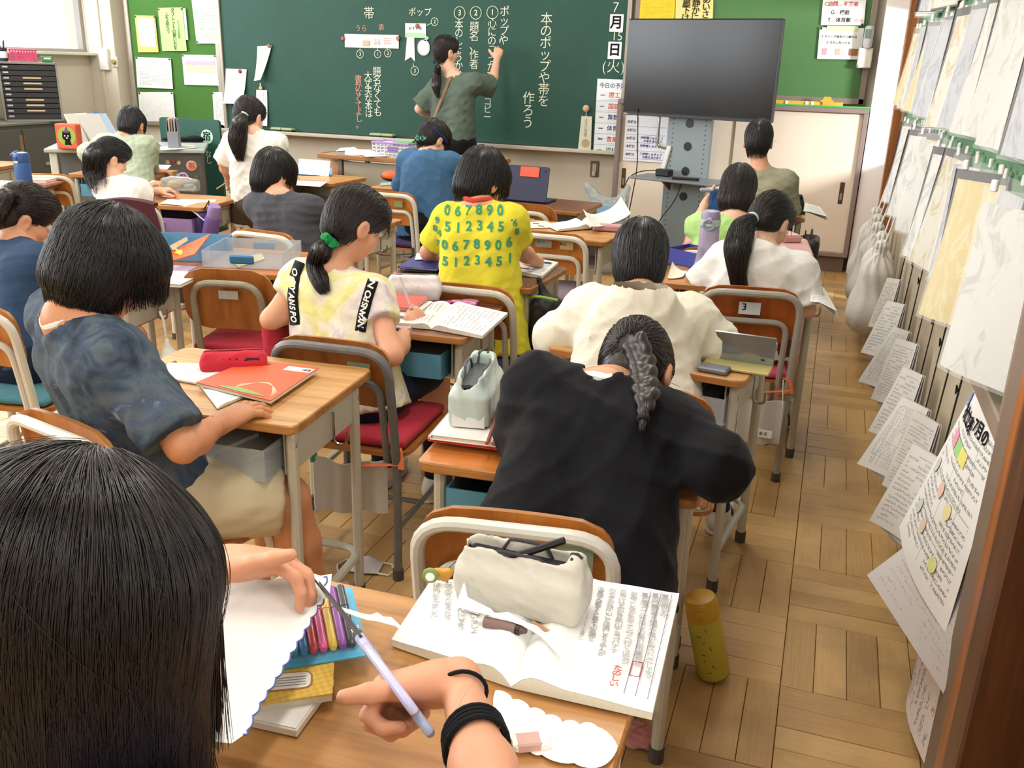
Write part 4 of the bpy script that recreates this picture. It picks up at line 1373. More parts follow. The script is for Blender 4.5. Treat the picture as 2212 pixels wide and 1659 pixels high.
# ---------------------------------------------------------------- people
SKIN = skinmat('skin', 'd9a283')
SKINL = skinmat('pale_skin', 'e3b59a')
HAIRB = hairmat('black_hair', '0b0a0c', '17151a', .36)
HAIRN = hairmat('dark_brown_hair', '130d0b', '231813', .36)
EYEW = M('eye_white', 'e9e6e0', .3, var=0)
EYED = M('eye_dark', '1c120c', .2, var=0)
LIP = M('lip_pink', 'b9776a', .5, var=.05)
def headaxes(fwd, up=(0, 0, 1)):
 f_ = nz(fwd)
 r_ = nz(np.cross(f_, V(up)))
 return np.array([r_, f_, np.cross(r_, f_)])       # rows right, forward, up
def head_field(f, Hc, A, s):
 L = lambda r_, fw, u: Hc + (A[0] * r_ + A[1] * fw + A[2] * u) * s
 e = lambda c, rad, k, op='u': f.ell(c, V(rad) * s, A, k, op)
 e(L(0, -.008, .028), (.071, .088, .080), .03)
 e(L(0, .022, -.035), (.055, .062, .066), .035)
 e(L(0, .048, -.083), (.026, .026, .022), .03)
 for sd in (-1, 1):
  e(L(sd * .034, .050, -.034), (.026, .026, .024), .03)           # cheeks
  e(L(sd * .031, .089, .004), (.017, .012, .010), .012, 's')     # eye sockets
  e(L(sd * .076, -.004, -.014), (.010, .021, .031), .010)        # ears
  e(L(sd * .087, .002, -.012), (.009, .011, .017), .006, 's')
 f.cap(L(0, .082, .002), L(0, .096, -.027), .007 * s, .011 * s, .012)
 for sd in (-1, 1): e(L(sd * .010, .086, -.030), (.009, .010, .007), .008)
 e(L(0, .078, -.061), (.022, .010, .0055), .006)
 e(L(0, .075, -.069), (.018, .010, .0055), .006)
 return L
def hand_field(f, W, d, n, left, s=1.0, curl=(.35, .4, .45, .5), spread=.10, thumb=(.55, .65, .35), tcurl=.25, thick=1):
 """palm with four unequal fingers and a side thumb; n = the way the palm faces"""
 d, n = nz(d), V(n)
 n = nz(n - d * (n @ d))
 t = np.cross(d, n) * (-1 if left else 1)
 tips = []
 f.ell(W + d * .040 * s + n * .002, V(.033, .043, .013 * thick) * s, np.array([t, d, n]), .012)
 f.cap(W, W + d * .02 * s, .019 * s, .020 * s, .02)
 for i in range(4):
  off = (.027, .009, -.009, -.025)[i]
  base = W + (d * (.070, .076, .072, .064)[i] + t * off) * s
  f.cap(W + d * .02 * s + t * off * .6 * s, base, .012 * s, .0098 * s, .012)
  dr = nz(d + t * (off / .027) * spread)
  ln = ((.031, .020, .017), (.034, .023, .018), (.031, .021, .018), (.024, .016, .015))[i]
  c = curl[i] if not isinstance(curl[i], tuple) else None
  p = base
  ang = 0
  for j in range(3):
   ang += (c * (1, 1.15, .7)[j]) if c is not None else curl[i][j]
   q = p + (dr * math.cos(ang) + n * math.sin(ang)) * ln[j] * s
   f.cap(p, q, (.0088, .0080, .0072)[j] * s, (.0080, .0072, .0062)[j] * s, .004)
   p = q
  tips.append(p)
 td = nz(d * thumb[0] + t * thumb[1] + n * thumb[2])
 p = W + (d * .018 + t * .022 + n * .004) * s
 q = p + td * .036 * s
 f.cap(p, q, .0145 * s, .0108 * s, .014)
 td2 = nz(td * math.cos(tcurl) + nz(d - td * (d @ td)) * math.sin(tcurl))
 q2 = q + td2 * .030 * s
 f.cap(q, q2, .0106 * s, .0098 * s, .005)
 q3 = q2 + td2 * .024 * s
 f.cap(q2, q3, .0098 * s, .0074 * s, .005)
 return dict(tips=tips, thumb=q3, thumbdir=td2, side=t, thumb_mid=q2)
class Person: pass
def pose(P, N, Hc, yaw, hf, hs=.93, k=1.0, sw=.128, up=None, **kw):
 """joints of a figure: P pelvis, N neck base, Hc head centre, yaw = facing (0 = towards the board), hf = face direction"""
 j = Person()
 j.P, j.N, j.Hc, j.hs, j.k = V(P), V(N), V(Hc), hs, k
 j.fwd = V(-math.sin(yaw), math.cos(yaw), 0)
 j.right = V(math.cos(yaw), math.sin(yaw), 0)
 j.sp = nz(j.N - j.P)
 j.A = headaxes(hf, up if up is not None else (0, 0, 1))
 sh = kw.pop('sh', 0.0)       # shoulder lean: right minus left height
 for sd, nm in ((-1, 'L'), (1, 'R')):
  setattr(j, 'S' + nm, j.N - j.sp * .045 * k + j.right * sd * sw * k + j.fwd * .02 + V(0, 0, sd * sh / 2))
  hip = j.P + j.right * sd * .075 * k
  knee = hip + j.fwd * .33 * k + j.right * sd * .03 + V(0, 0, .01)
  ank = knee + j.fwd * .01 - V(0, 0, knee[2] - .075)
  setattr(j, 'I' + nm, hip); setattr(j, 'K' + nm, knee); setattr(j, 'A' + nm, ank)
  setattr(j, 'T' + nm, nz(j.fwd + j.right * sd * .15))
  E = getattr(j, 'S' + nm) + j.fwd * .06 + j.right * sd * .05 - V(0, 0, .20 * k)
  setattr(j, 'E' + nm, E)
  setattr(j, 'W' + nm, E + j.fwd * .18 * k - j.right * sd * .06 + V(0, 0, .02))
 for a, b in kw.items(): setattr(j, a, V(b) if isinstance(b, (tuple, list, np.ndarray, Vector)) else b)
 return j
def body(root, base, j, skin, hand_l=None, hand_r=None, h=.009, eyes=True):
 f = F()
 k = j.k
 L = head_field(f, j.Hc, j.A, j.hs)
 f.cap(j.N - j.sp * .01, L(0, -.018, -.045), .044 * k, .043 * k, .03)
 for sd in (-1, 1):
  f.cap(j.P + j.right * sd * .055 * k, j.P + (j.N - j.P) * .72 + j.right * sd * .058 * k, .078 * k, .070 * k, .05)
 f.cap(j.SL, j.SR, .044 * k, .044 * k, .05)
 f.cap(j.N, j.SL, .040 * k, .040 * k, .03); f.cap(j.N, j.SR, .040 * k, .040 * k, .03)
 pts = []
 for nm, hd in (('L', hand_l), ('R', hand_r)):
  S_, E_, W_ = getattr(j, 'S' + nm), getattr(j, 'E' + nm), getattr(j, 'W' + nm)
  f.cap(S_, E_, .037 * k, .0285 * k, .03)
  m = E_ + (W_ - E_) * .35
  f.cap(E_, m, .0285 * k, .0300 * k, .02)
  f.cap(m, W_, .0300 * k, .0205 * k, .02)
  hd = dict(hd or {})
  d = hd.pop('d', None)
  n = hd.pop('n', (0, 0, -1))
  d = nz(W_ - E_) * .6 + j.fwd * .4 if d is None else d
  res = hand_field(f, W_, d, n, nm == 'L', hd.pop('s', .88 * k), **hd)
  setattr(j, 'H' + nm, res)
  tp = np.array(res['tips'] + [res['thumb'], W_, res['thumb_mid']])
  pts.append((tp.min(0) - .022, tp.max(0) + .022, .0034))
  I_, K_, A_ = getattr(j, 'I' + nm), getattr(j, 'K' + nm), getattr(j, 'A' + nm)
  f.cap(I_, K_, .070 * k, .050 * k, .04)
  c = K_ + (A_ - K_) * .35
  f.cap(K_, c, .050 * k, .048 * k, .02); f.cap(c, A_, .048 * k, .030 * k, .02)
  T_ = getattr(j, 'T' + nm)
  f.cap(A_ - V(0, 0, .035) - T_ * .02, A_ + T_ * .10 - V(0, 0, .045), .030 * k, .024 * k, .03)
 hb = .125 * j.hs
 patches = [(j.Hc - hb, j.Hc + hb, .0055)] + pts
 o = solid('body', f, h, skin, root, base, patches)
 if eyes:
  for sd in (-1, 1):
   c = Vector(L(sd * .031, .0755, .003) - V(base))
   e = B().lathe([(.0005, .0125), (.006, .011), (.0105, .007), (.0125, 0), (.0105, -.007), (.006, -.011), (.0005, -.0125)], 10, mtx(c, j.A[0], j.A[2])).build('eye', EYEW, root)
   B().lathe([(.0058, .0105), (.0056, .0125), (.002, .0131)], 10, mtx(c, j.A[0], j.A[2])).build('iris', EYED, e)
   b = B().tube([Vector(L(sd * (.016 + q * .009), .080 + .004 * math.sin(q * 1.6), .021 + .004 * math.sin(q * 1.57)) - V(base)) for q in range(4)], .0024, 6)
   b.build('eyebrow', HAIRB, root)
 j.L = L
 return f
def shirt(root, base, j, mat, sleeve=.62, sr=.058, loose=.016, hem=.02, name='shirt', neck=.058, fold=.010, seed=1, h=.0075, hemr=.016, long=False, necktilt=.35, wl=.10, hemn=None, body_k=1.0, back=0, nk=.022):
 f = F()
 k = j.k
 lo = j.P - j.sp * hem
 for sd in (-1, 1):
  a = lo + j.right * sd * (.056 * k + hemr)
  b = j.P + (j.N - j.P) * .76 + j.right * sd * .060 * k
  f.cap(a - j.sp * .03, b, .083 * k * body_k + hemr, .066 * k * body_k + loose, .06)
 if back: f.ell(j.P + (j.N - j.P) * .62 - j.fwd * .03, V(.12, .070, .17) * k + back, np.array([j.right, j.fwd, j.sp]), .05)
 f.cap(j.SL, j.SR, .042 * k + loose * .7, None, .05)
 for s_ in (j.SL, j.SR): f.cap(j.N - j.sp * .012, s_, .038 * k + loose * .4, .040 * k + loose * .7, .04)
 for nm in ('L', 'R'):
  S_, E_, W_ = getattr(j, 'S' + nm), getattr(j, 'E' + nm), getattr(j, 'W' + nm)
  g = F()
  if long:
   f.cap(S_, E_, .040 * k + loose, sr, .04)
   g.cap(E_, E_ + (W_ - E_) * sleeve, sr, sr * .72, .03)
   d = nz(W_ - E_)
   g.cut(E_ + (W_ - E_) * (sleeve + .05), d, .008)
  elif sleeve > 1:
   f.cap(S_, E_, .040 * k + loose, sr, .04)
   d = nz(W_ - E_)
   g.cap(E_, E_ + d * .12, sr, sr * .95, .04)
   g.cut(E_ + d * (sleeve - 1) * .5, d, .006)
  else:
   d = nz(E_ - S_)
   g.cap(S_, E_, .040 * k + loose, sr + (sr - .04 * k - loose) * (1 - sleeve) / max(sleeve, .1), .04)
   g.cut(S_ + (E_ - S_) * sleeve, d, .006)
  f.sub(g, .035)
 f.disp = wrinkles(fold, seed, wl)
 f.cut(lo, -j.sp if hemn is None else hemn, .006)
 f.cap(j.N + j.sp * nk, j.N + (j.Hc - j.N) * .9, neck * .82 * k, neck * 1.5 * k, .006, 's')
 o = solid(name, f, h, mat, root, base)
 return f, o
def seen(fields, px, py, y0, off, back=.35):
 """where the photo ray through a pixel meets the figure, lifted towards the viewer by off"""
 p = w(px, py, y0)
 d = nz(p - V(0, 0, EYE))
 q = p - d * back
 for _ in range(70):
  s_ = min(float(f.ev(*[np.array([c]) for c in q])[0]) for f in fields)
  if s_ < .001: return q - d * off
  q = q + d * min(max(s_, .001), .03) * .9
  if (q - p) @ d > .25: break
 return p
def lower(root, base, j, mat, length=.75, r=.080, r2=.066, name='shorts', seed=3, h=.009, shank=0.0):
 f = F()
 k = j.k
 f.cap(j.IL, j.IR, .090 * k, None, .04)
 f.cap(j.P - j.fwd * .02, j.P + j.sp * .07, .10 * k, .085 * k, .05)
 for nm in ('L', 'R'):
  I_, K_, A_ = getattr(j, 'I' + nm), getattr(j, 'K' + nm), getattr(j, 'A' + nm)
  g = F().cap(I_, I_ + (K_ - I_) * length, r * k, r2 * k, .04)
  if shank:
   g.cap(K_, K_ + (A_ - K_) * shank, r2 * k, r2 * .78 * k, .03)
   g.cut(K_ + (A_ - K_) * shank, A_ - K_, .005)
  else: g.cut(I_ + (K_ - I_) * length, K_ - I_, .005)
  f.sub(g, .04)
 f.disp = wrinkles(.007, seed, .08)
 return solid(name, f, h, mat, root, base)
SHOEW = M('indoor_shoe_canvas', 'e2e0da', .7, var=.04, bump=.1, bs=300)
SHOEB = M('indoor_shoe_navy', '242a5c', .6)
def shoes(root, base, j, sock=None, h=.006):
 for nm in ('L', 'R'):
  A_, T_, K_ = getattr(j, 'A' + nm), getattr(j, 'T' + nm), getattr(j, 'K' + nm)
  f = F()
  g0 = V(A_[0], A_[1], 0)
  sd = V(T_[1], -T_[0], 0)
  Ax = np.array([sd, T_, V(0, 0, 1)])
  f.ell(g0 + T_ * .105 + V(0, 0, .036), (.041, .065, .036), Ax, .03)
  f.ell(g0 - T_ * .010 + V(0, 0, .042), (.035, .055, .045), Ax, .03)
  f.cap(g0 + V(0, 0, .05), g0 + V(0, 0, .075), .038, .037, .02)
  f.cut(g0 + V(0, 0, .082), (0, 0, 1), .004)
  f.cut(g0 + V(0, 0, .004), (0, 0, -1), .004)
  o = solid('shoe', f, h, SHOEW, root, base)
  s_ = F()
  s_.ell(g0 + T_ * .100 + V(0, 0, .002), (.043, .070, .016), Ax, .03)
  s_.ell(g0 - T_ * .010 + V(0, 0, .002), (.037, .058, .016), Ax, .03)
  s_.cut(g0 + V(0, 0, .001), (0, 0, -1), .002)
  solid('sole', s_, .006, M('shoe_sole', 'cfc9bb', .8), o, base)
  b = B()
  c = Vector(g0 + T_ * .055 - V(base))
  b.tube([c + Vector(sd) * .042 * math.cos(a) + Vector((0, 0, .018 + .052 * math.sin(a))) for a in np.linspace(.15, PI - .15, 9)], .010, 6, flat=.4)
  b.build('strap', SHOEB, o)
  if sock is not None:
   q = F().cap(A_ - V(0, 0, .02), A_ + (K_ - A_) * .35, .038, .043, .02)
   solid('sock', q, .008, sock, root, base)
def hair_cap(j, style):
 L, A, s = j.L, j.A, j.hs
 f = F()
 e = lambda c, rad, k, op='u': f.ell(c, V(rad) * s, A, k, op)
 if style == 'short':
  e(L(0, -.008, .032), (.079, .102, .094), .03)
  e(L(0, -.046, -.030), (.066, .056, .072), .03)
  e(L(0, .050, .052), (.067, .052, .052), .03)
  e(L(0, .100, -.062), (.082, .058, .100), .012, 's')
  for sd in (-1, 1): e(L(sd * .094, .010, -.046), (.032, .038, .046), .014, 's')
  f.cut(L(0, -.07, -.098), -A[2] - A[1] * .25, .03)
 elif style == 'mop':
  e(L(0, -.006, .030), (.085, .110, .102), .03)
  e(L(0, -.040, -.040), (.076, .068, .080), .03)
  e(L(0, .058, .038), (.074, .062, .064), .03)
  e(L(0, .122, -.085), (.085, .062, .100), .012, 's')
  for sd in (-1, 1): e(L(sd * .100, .020, -.066), (.028, .034, .040), .014, 's')
  f.cut(L(0, -.07, -.112), -A[2] - A[1] * .30, .03)
 elif style == 'bowl':
  e(L(0, -.006, .030), (.088, .112, .102), .03)
  e(L(0, -.026, -.040), (.086, .082, .080), .03)
  e(L(0, .058, .036), (.076, .062, .064), .03)
  e(L(0, .124, -.085), (.075, .065, .105), .012, 's')
  f.cut(L(0, -.05, -.106), -A[2] - A[1] * .2, .02)
 elif style == 'bob':
  e(L(0, -.008, .030), (.083, .106, .098), .03)
  e(L(0, -.030, -.055), (.083, .078, .092), .03)
  e(L(0, .055, .045), (.072, .056, .056), .03)
  e(L(0, .112, -.075), (.066, .065, .110), .012, 's')
  f.cut(L(0, -.05, -.135), -A[2], .02)
 elif style == 'pony':
  e(L(0, -.006, .029), (.076, .099, .091), .03)
  e(L(0, -.042, -.030), (.064, .054, .064), .03)
  e(L(0, .050, .052), (.064, .050, .050), .03)
  e(L(0, .098, -.062), (.070, .050, .104), .012, 's')
  for sd in (-1, 1): e(L(sd * .092, .004, -.040), (.026, .032, .040), .012, 's')
  f.cut(L(0, -.06, -.088), -A[2] - A[1] * .15, .03)
 return f
def hair(root, base, j, style, n=1500, mat=None, tie=None, crown=(0, -.035, .11), rad=.0009, step=.013, steps=10, seed=1, h=.006, off=(-.001, .0035), grav=.35, umin=-.55, jitter=.14):
 mat = mat or HAIRB
 f = hair_cap(j, style)
 ho = solid('hair', f, h, mat, root, base)
 goal = j.L(*crown) if tie is None else V(tie)
 P = flow_strands(f, n, j.L(0, 0, .02), j.A, goal, 'from' if tie is None else 'to', steps, step, seed, off, grav if tie is None else .05, umin, jitter)
 tag(curves('hair_strands', P, rad, mat, ho, base), kind='stuff')
 return ho, f
def tail(ho, base, pts, rs, mat, n=500, seed=3, h=.006, wild=.3, ends=.25, rad=.0011, name='ponytail'):
 f = F()
 f.chain([V(p) for p in pts], [r * .86 for r in rs], .02)
 o = solid(name, f, h, mat, ho, base)
 if n:
  P = bundle(pts, rs, n, seed, 16, wild, ends)
  st = curves('hair_strands', P, rad, mat, ho, base)
  tag(st, kind='stuff')
 return o
def scrunchie(ho, base, p, d, r, mat, tube=.010, name='hair_tie', wav=0):
 x, y, _ = frame_of(d)
 p = Vector(p) - Vector(base)
 b = B()
 n = 24
 b.tube([p + (x * math.cos(2 * PI * i / n) + y * math.sin(2 * PI * i / n)) * (r + wav * math.sin(i * 2.6)) + Vector(d).normalized() * wav * math.cos(i * 1.9) for i in range(n)], [tube * (1 + (.25 * math.sin(i * 2.1) if wav else 0)) for i in range(n)], 8, closed=True)
 return b.build(name, mat, ho)
def person(label, base, group=None):
 t = thing('person', label, 'person', base)
 return t
def decal(f, root, base, origin, xd, yd, body_txt, size, mat, nd=None, name='printed_digit', off=.0016, rot=0):
 """flat print wrapped onto a garment: glyph outline projected onto its surface"""
 PENDING.append((f, root, V(base), V(origin), nz(xd), nz(yd), body_txt, size, mat, name, off))
PENDING = []
# ---------------------------------------------------------------- the class
def w(px, py, y): return np.array(at(px, py, y=y))
def collar(t, b0, j, r, tb, mat, up=.020):
 f2 = nz(j.fwd - j.sp * (j.fwd @ j.sp))
 c = j.N - V(b0) + j.sp * up
 B().tube([Vector(c + j.right * math.cos(a) * r + f2 * (math.sin(a) * r + .004) + j.sp * .010 * abs(math.cos(a))) for a in np.linspace(0, 2 * PI, 25)[:-1]], tb, 8, closed=True).build('collar', mat, t)
BLK = cloth('black_jersey', '0e0f14', amt=.25)
WTEE = cloth('white_cotton', 'e8e6e1', amt=.03)
CREAM = cloth('cream_sweatshirt_cloth', 'e6e1d0', amt=.04)
NAVY = cloth('navy_cloth', '1a2238', amt=.2)
# girl in black over the orange desk
t = person('person in oversized black jersey with dark braid, bent over the orange desk', (-.36, 1.42, 0))
b0 = (-.36, 1.42, 0)
j = pose((-.365, 1.45, .50), w(1310, 845, 1.66), w(1372, 800, 1.78), .06, (.10, .50, -.86), up=(0, 1, .25), sh=-.05, k=1.0,
   sw=.135, ER=w(1548, 1006, 1.57), WR=(-.20, 1.78, .69), EL=(-.515, 1.64, .70), WL=(-.42, 1.79, .69))
body(t, b0, j, SKIN, dict(d=(-.4, .8, -.1), curl=(.7, .8, .8, .8)), dict(d=(-.3, .8, -.1), curl=(.6, .7, .8, .8)))
fs, o = shirt(t, b0, j, BLK, 1.03, .060, .026, .03, seed=11, hemr=.034, neck=.064, fold=.014, wl=.16, hemn=(.05, -.35, -.9), body_k=1.12)
shirt(t, b0, j, WTEE, 1.18, .046, .002, -.14, 'inner_shirt', .050, .004, 12, hemr=.0)
lower(t, b0, j, WTEE, .85, .085, .075, 'shorts', 13)
shoes(t, b0, j)
ho, hf = hair(t, b0, j, 'pony', 1500, HAIRN, tie=j.L(0, -.098, -.01), seed=5)
br = F()
pts = [seen((hf, fs), 1372, 742, 1.75, .008), seen((hf, fs), 1388, 780, 1.72, .012), seen((hf, fs), 1392, 822, 1.68, .014), seen((hf, fs), 1396, 862, 1.64, .016), seen((hf, fs), 1390, 905, 1.60, .014)]
pth = np.array(pts)
for q in range(15):
 s_ = q / 14 * (len(pts) - 1)
 i_ = min(int(s_), len(pts) - 2)
 c = pth[i_] * (1 - (s_ - i_)) + pth[i_ + 1] * (s_ - i_)
 d = nz(pth[i_ + 1] - pth[i_])
 sd = nz(np.cross(d, V(.1, -.8, .6)))
 r_ = .019 if q < 11 else .019 - .003 * (q - 10)
 sg = 1 if q % 2 else -1
 br.ell(c + sd * sg * r_ * .55, V(r_ * .78, r_ * 1.25, r_ * .72), headaxes(nz(d + sd * -sg * .55), V(.1, -.8, .6)), .006)
solid('braid', br, .0035, HAIRN, ho, b0)
collar(t, b0, j, .052, .011, WTEE, .010)
P_ = bundle([pts[-2], pts[-1], pts[-1] + (pts[-1] - pts[-2]) * .6], [.010, .008, .004], 90, 4, 8)
tag(curves('hair_strands', P_, .0009, HAIRN, ho, b0), kind='stuff')
scrunchie(ho, b0, pth[-1], pth[-1] - pth[-2], .008, M('dark_band', '1d1412', .8), .005)
# boy in cream sweatshirt
b0 = (-.43, 2.28, 0)
t = person('person in cream sweatshirt with short black hair, seen from behind', b0)
j = pose((-.42, 2.27, .46), w(1385, 655, 2.47), w(1382, 562, 2.60), .10, (-.15, .86, -.46), sh=0, k=1.08,
   EL=(-.695, 2.46, .655), WL=(-.53, 2.62, .69), ER=(-.235, 2.50, .675), WR=(-.37, 2.66, .69))
body(t, b0, j, SKIN, dict(d=(.5, .6, 0), curl=(.6, .7, .7, .7)), dict(d=(-.5, .5, 0), curl=(.6, .7, .7, .7)))
fs, o = shirt(t, b0, j, CREAM, .75, .062, .030, .06, 'sweatshirt', .056, .012, 21, nk=.036, long=True, wl=.13, back=.012, hemr=.03)
collar(t, b0, j, .055, .014, CREAM, .028)
lower(t, b0, j, NAVY, .80, seed=22)
j.AR = V(-.20, 2.74, .075); j.KR = V(-.25, 2.60, .44)
shoes(t, b0, j, sock=M('navy_sock', '1d2148', .9))
hair(t, b0, j, 'mop', 1800, HAIRB, seed=6, rad=.0010)
# ponytail girl in white
b0 = (-.22, 3.28, 0)
t = person('person in plain white tee with long ponytail on the chair marked 3', b0)
j = pose((-.225, 3.35, .46), w(1648, 548, 3.41), w(1662, 478, 3.52), -.12, (.38, .72, -.55), sh=-.01, k=1.04,
   EL=(-.43, 3.42, .62), WL=(-.30, 3.60, .69), ER=w(1742, 668, 3.38), WR=(-.10, 3.55, .672))
body(t, b0, j, SKINL, dict(curl=(.6, .7, .8, .8)), dict(curl=(.5, .6, .7, .7)))
fs, o = shirt(t, b0, j, WTEE, .92, .072, .022, .04, 'tee_shirt', .058, .012, 31, wl=.12, back=.006)
lower(t, b0, j, M('dark_red_shorts', '5a2a2c', .9), .7, seed=32)
shoes(t, b0, j)
ho, hf = hair(t, b0, j, 'pony', 1600, HAIRN, tie=w(1627, 470, 3.415), seed=7)
tp = [w(1627, 470, 3.415)] + [seen((hf, fs), px, py, 3.36, o_) for px, py, o_ in ((1604, 492, .03), (1592, 536, .045), (1592, 590, .03), (1604, 650, .012))]
tail(ho, b0, tp[:4], [.018, .040, .040, .022], HAIRN, 0)
tag(curves('hair_strands', bundle(tp, [.018, .044, .048, .030, .026], 900, 8, 20, .5, .45), .0009, HAIRN, ho, b0), kind='stuff')
scrunchie(ho, b0, tp[0], tp[1] - tp[0], .017, M('mint_band', 'b9d6d4', .6), .006)
B().box(Vector(seen((hf, fs), 1576, 533, 3.36, .075) - V(b0)), (.016, .006, .012), .3, bev=.002).build('hair_clip', M('clip_white', 'ded8cc', .4), ho)
# lime green bob
b0 = (-.42, 4.02, 0)
t = person('person in lime green tee with dark bob, second from the front in right column', b0)
j = pose((-.43, 4.05, .46), w(1585, 475, 4.12), w(1594, 412, 4.22), .0, (.02, .85, -.5), k=1.0,
   EL=w(1503, 490, 4.2), WL=w(1522, 445, 4.36), ER=(-.24, 4.20, .66), WR=(-.28, 4.36, .69))
body(t, b0, j, SKINL, dict(d=(.4, .5, .5), n=(.8, -.2, .2), curl=(.7, .8, .8, .8)), dict(curl=(.5, .6, .7, .7)))
shirt(t, b0, j, cloth('lime_cotton', 'a8cf80', amt=.05), .9, .062, .016, .03, 'tee_shirt', .058, .010, 41)
lower(t, b0, j, NAVY, .8, seed=42)
shoes(t, b0, j)
hair(t, b0, j, 'bob', 1700, HAIRN, seed=9)
# frontmost boy
b0 = (-.37, 5.10, 0)
t = person('person in khaki grey tee with short black hair, closest to the screen', b0)
j = pose((-.37, 5.12, .47), w(1645, 372, 5.22), w(1638, 305, 5.28), -.05, (-.05, .95, -.28), k=1.02)
body(t, b0, j, SKIN)
shirt(t, b0, j, cloth('khaki_cotton', '99957f', amt=.06), .85, .064, .018, .03, 'tee_shirt', .055, .010, 51)
lower(t, b0, j, BLK, .8, seed=52)
shoes(t, b0, j)
hair(t, b0, j, 'short', 1500, HAIRB, seed=10)
# number shirt boy
b0 = (-1.13, 3.02, 0)
t = person('person in yellow tee printed with green digits, red collar', b0)
j = pose((-1.13, 3.02, .455), w(1032, 450, 3.08), w(1040, 390, 3.16), .02, (.30, .80, -.50), k=1.0, sw=.118, sh=.012,
   EL=w(925, 545, 3.14), WL=w(948, 588, 3.27), ER=w(1122, 540, 3.16), WR=(-1.02, 3.32, .685))
body(t, b0, j, SKIN, dict(d=(.7, .5, -.15), curl=(.35, .4, .5, .5)), dict(d=(-.4, .8, 0)))
NUMM = cloth('yellow_cotton', 'dcd23c', amt=.05)
fnum, o = shirt(t, b0, j, NUMM, .72, .064, .016, .06, 'tee_shirt', .054, .008, 61, nk=.040, hemr=.024)
NUM_T, NUM_B = o, b0
collar(t, b0, j, .046, .010, cloth('red_rib', 'c94a34', amt=.06), .025)
rows = [('06789 06', 468), ('5123451', 503), ('06789 06', 545), ('5123451', 578)]
GD = M('green_digit_ink', '2f8f6a', .8, var=.05)
UPL = nz(V(0, 0, 1) - j.fwd * 0)
for ri, y0 in enumerate((474, 508, 547, 582)):
 digs = ['0678906', '5123451', '0678906', '5123451'][ri]
 for ci, c in enumerate(digs):
  px = 958 + ci * 24.2 - ri * 2 + (4 if ri % 2 else 0)
  decal(fnum, o, b0, w(px, y0 + 2 * math.sin(ci * 1.7), 2.85), RW[:, 0], V(0, 0, 1), c, .044, GD)
for px, y0, c in ((937, 492, '9'), (932, 510, '8'), (942, 520, '4'), (938, 545, '7'), (1113, 500, '6'), (1117, 520, '8')):
 decal(fnum, o, b0, w(px, y0, 2.88), RW[:, 0], V(0, 0, 1), c, .032, GD)
lower(t, b0, j, M('green_shorts', '1f6e3c', .85), .85, seed=62)
shoes(t, b0, j)
hair(t, b0, j, 'mop', 1900, HAIRB, seed=11)
# scrunchie girl
b0 = (-1.21, 2.26, 0)
t = person('person in pastel tie-dye top with lettered black straps and green hair scrunchie', b0)
j = pose((-1.265, 2.27, .46), w(714, 592, 2.33), w(766, 482, 2.40), -.10, (.48, .70, -.45), k=1.0, sh=-.02,
   EL=w(585, 690, 2.26), WL=(-1.40, 2.44, .69), ER=w(848, 768, 2.22), WR=w(884, 708, 2.42))
body(t, b0, j, SKIN, dict(curl=(.6, .7, .8, .8)), dict(d=w(905, 678, 2.46) - w(876, 706, 2.40), n=(-.75, .2, -.6), curl=(.75, .9, 1.0, 1.0), thumb=(.8, .3, .5)))
TD1 = tiedye('pastel_tie_dye', [(.36, 'e3dcc4'), (.46, 'dcd584'), (.56, 'e6dfd0'), (.66, 'c5b6c2'), (.75, 'e4e0c0')], 5)
fny, o = shirt(t, b0, j, TD1, .46, .056, .014, .05, 'top', .060, .010, 71, hemr=.026, body_k=1.08)
lower(t, b0, j, NAVY, .9, seed=72)
NY_O, NY_B = o, b0
shoes(t, b0, j, sock=BLK)
ho, hf = hair(t, b0, j, 'pony', 1900, HAIRN, tie=w(716, 518, 2.315), seed=12, rad=.0009)
tp = [w(716, 518, 2.315)] + [seen((hf, fny), px, py, 2.29, o_) for px, py, o_ in ((694, 540, .02), (684, 575, .028), (692, 612, .020), (704, 634, .010))]
tail(ho, b0, tp[:4], [.015, .024, .026, .016], HAIRN, 0)
tag(curves('hair_strands', bundle(tp, [.014, .030, .033, .024, .014], 600, 9, 18, .35, .3), .0009, HAIRN, ho, b0), kind='stuff')
scrunchie(ho, b0, w(712, 520, 2.305), tp[1] - tp[0] + V(0, 0, .0), .016, cloth('green_scrunchie_cloth', '1f8a4e', amt=.25), .012, 'scrunchie', .004)
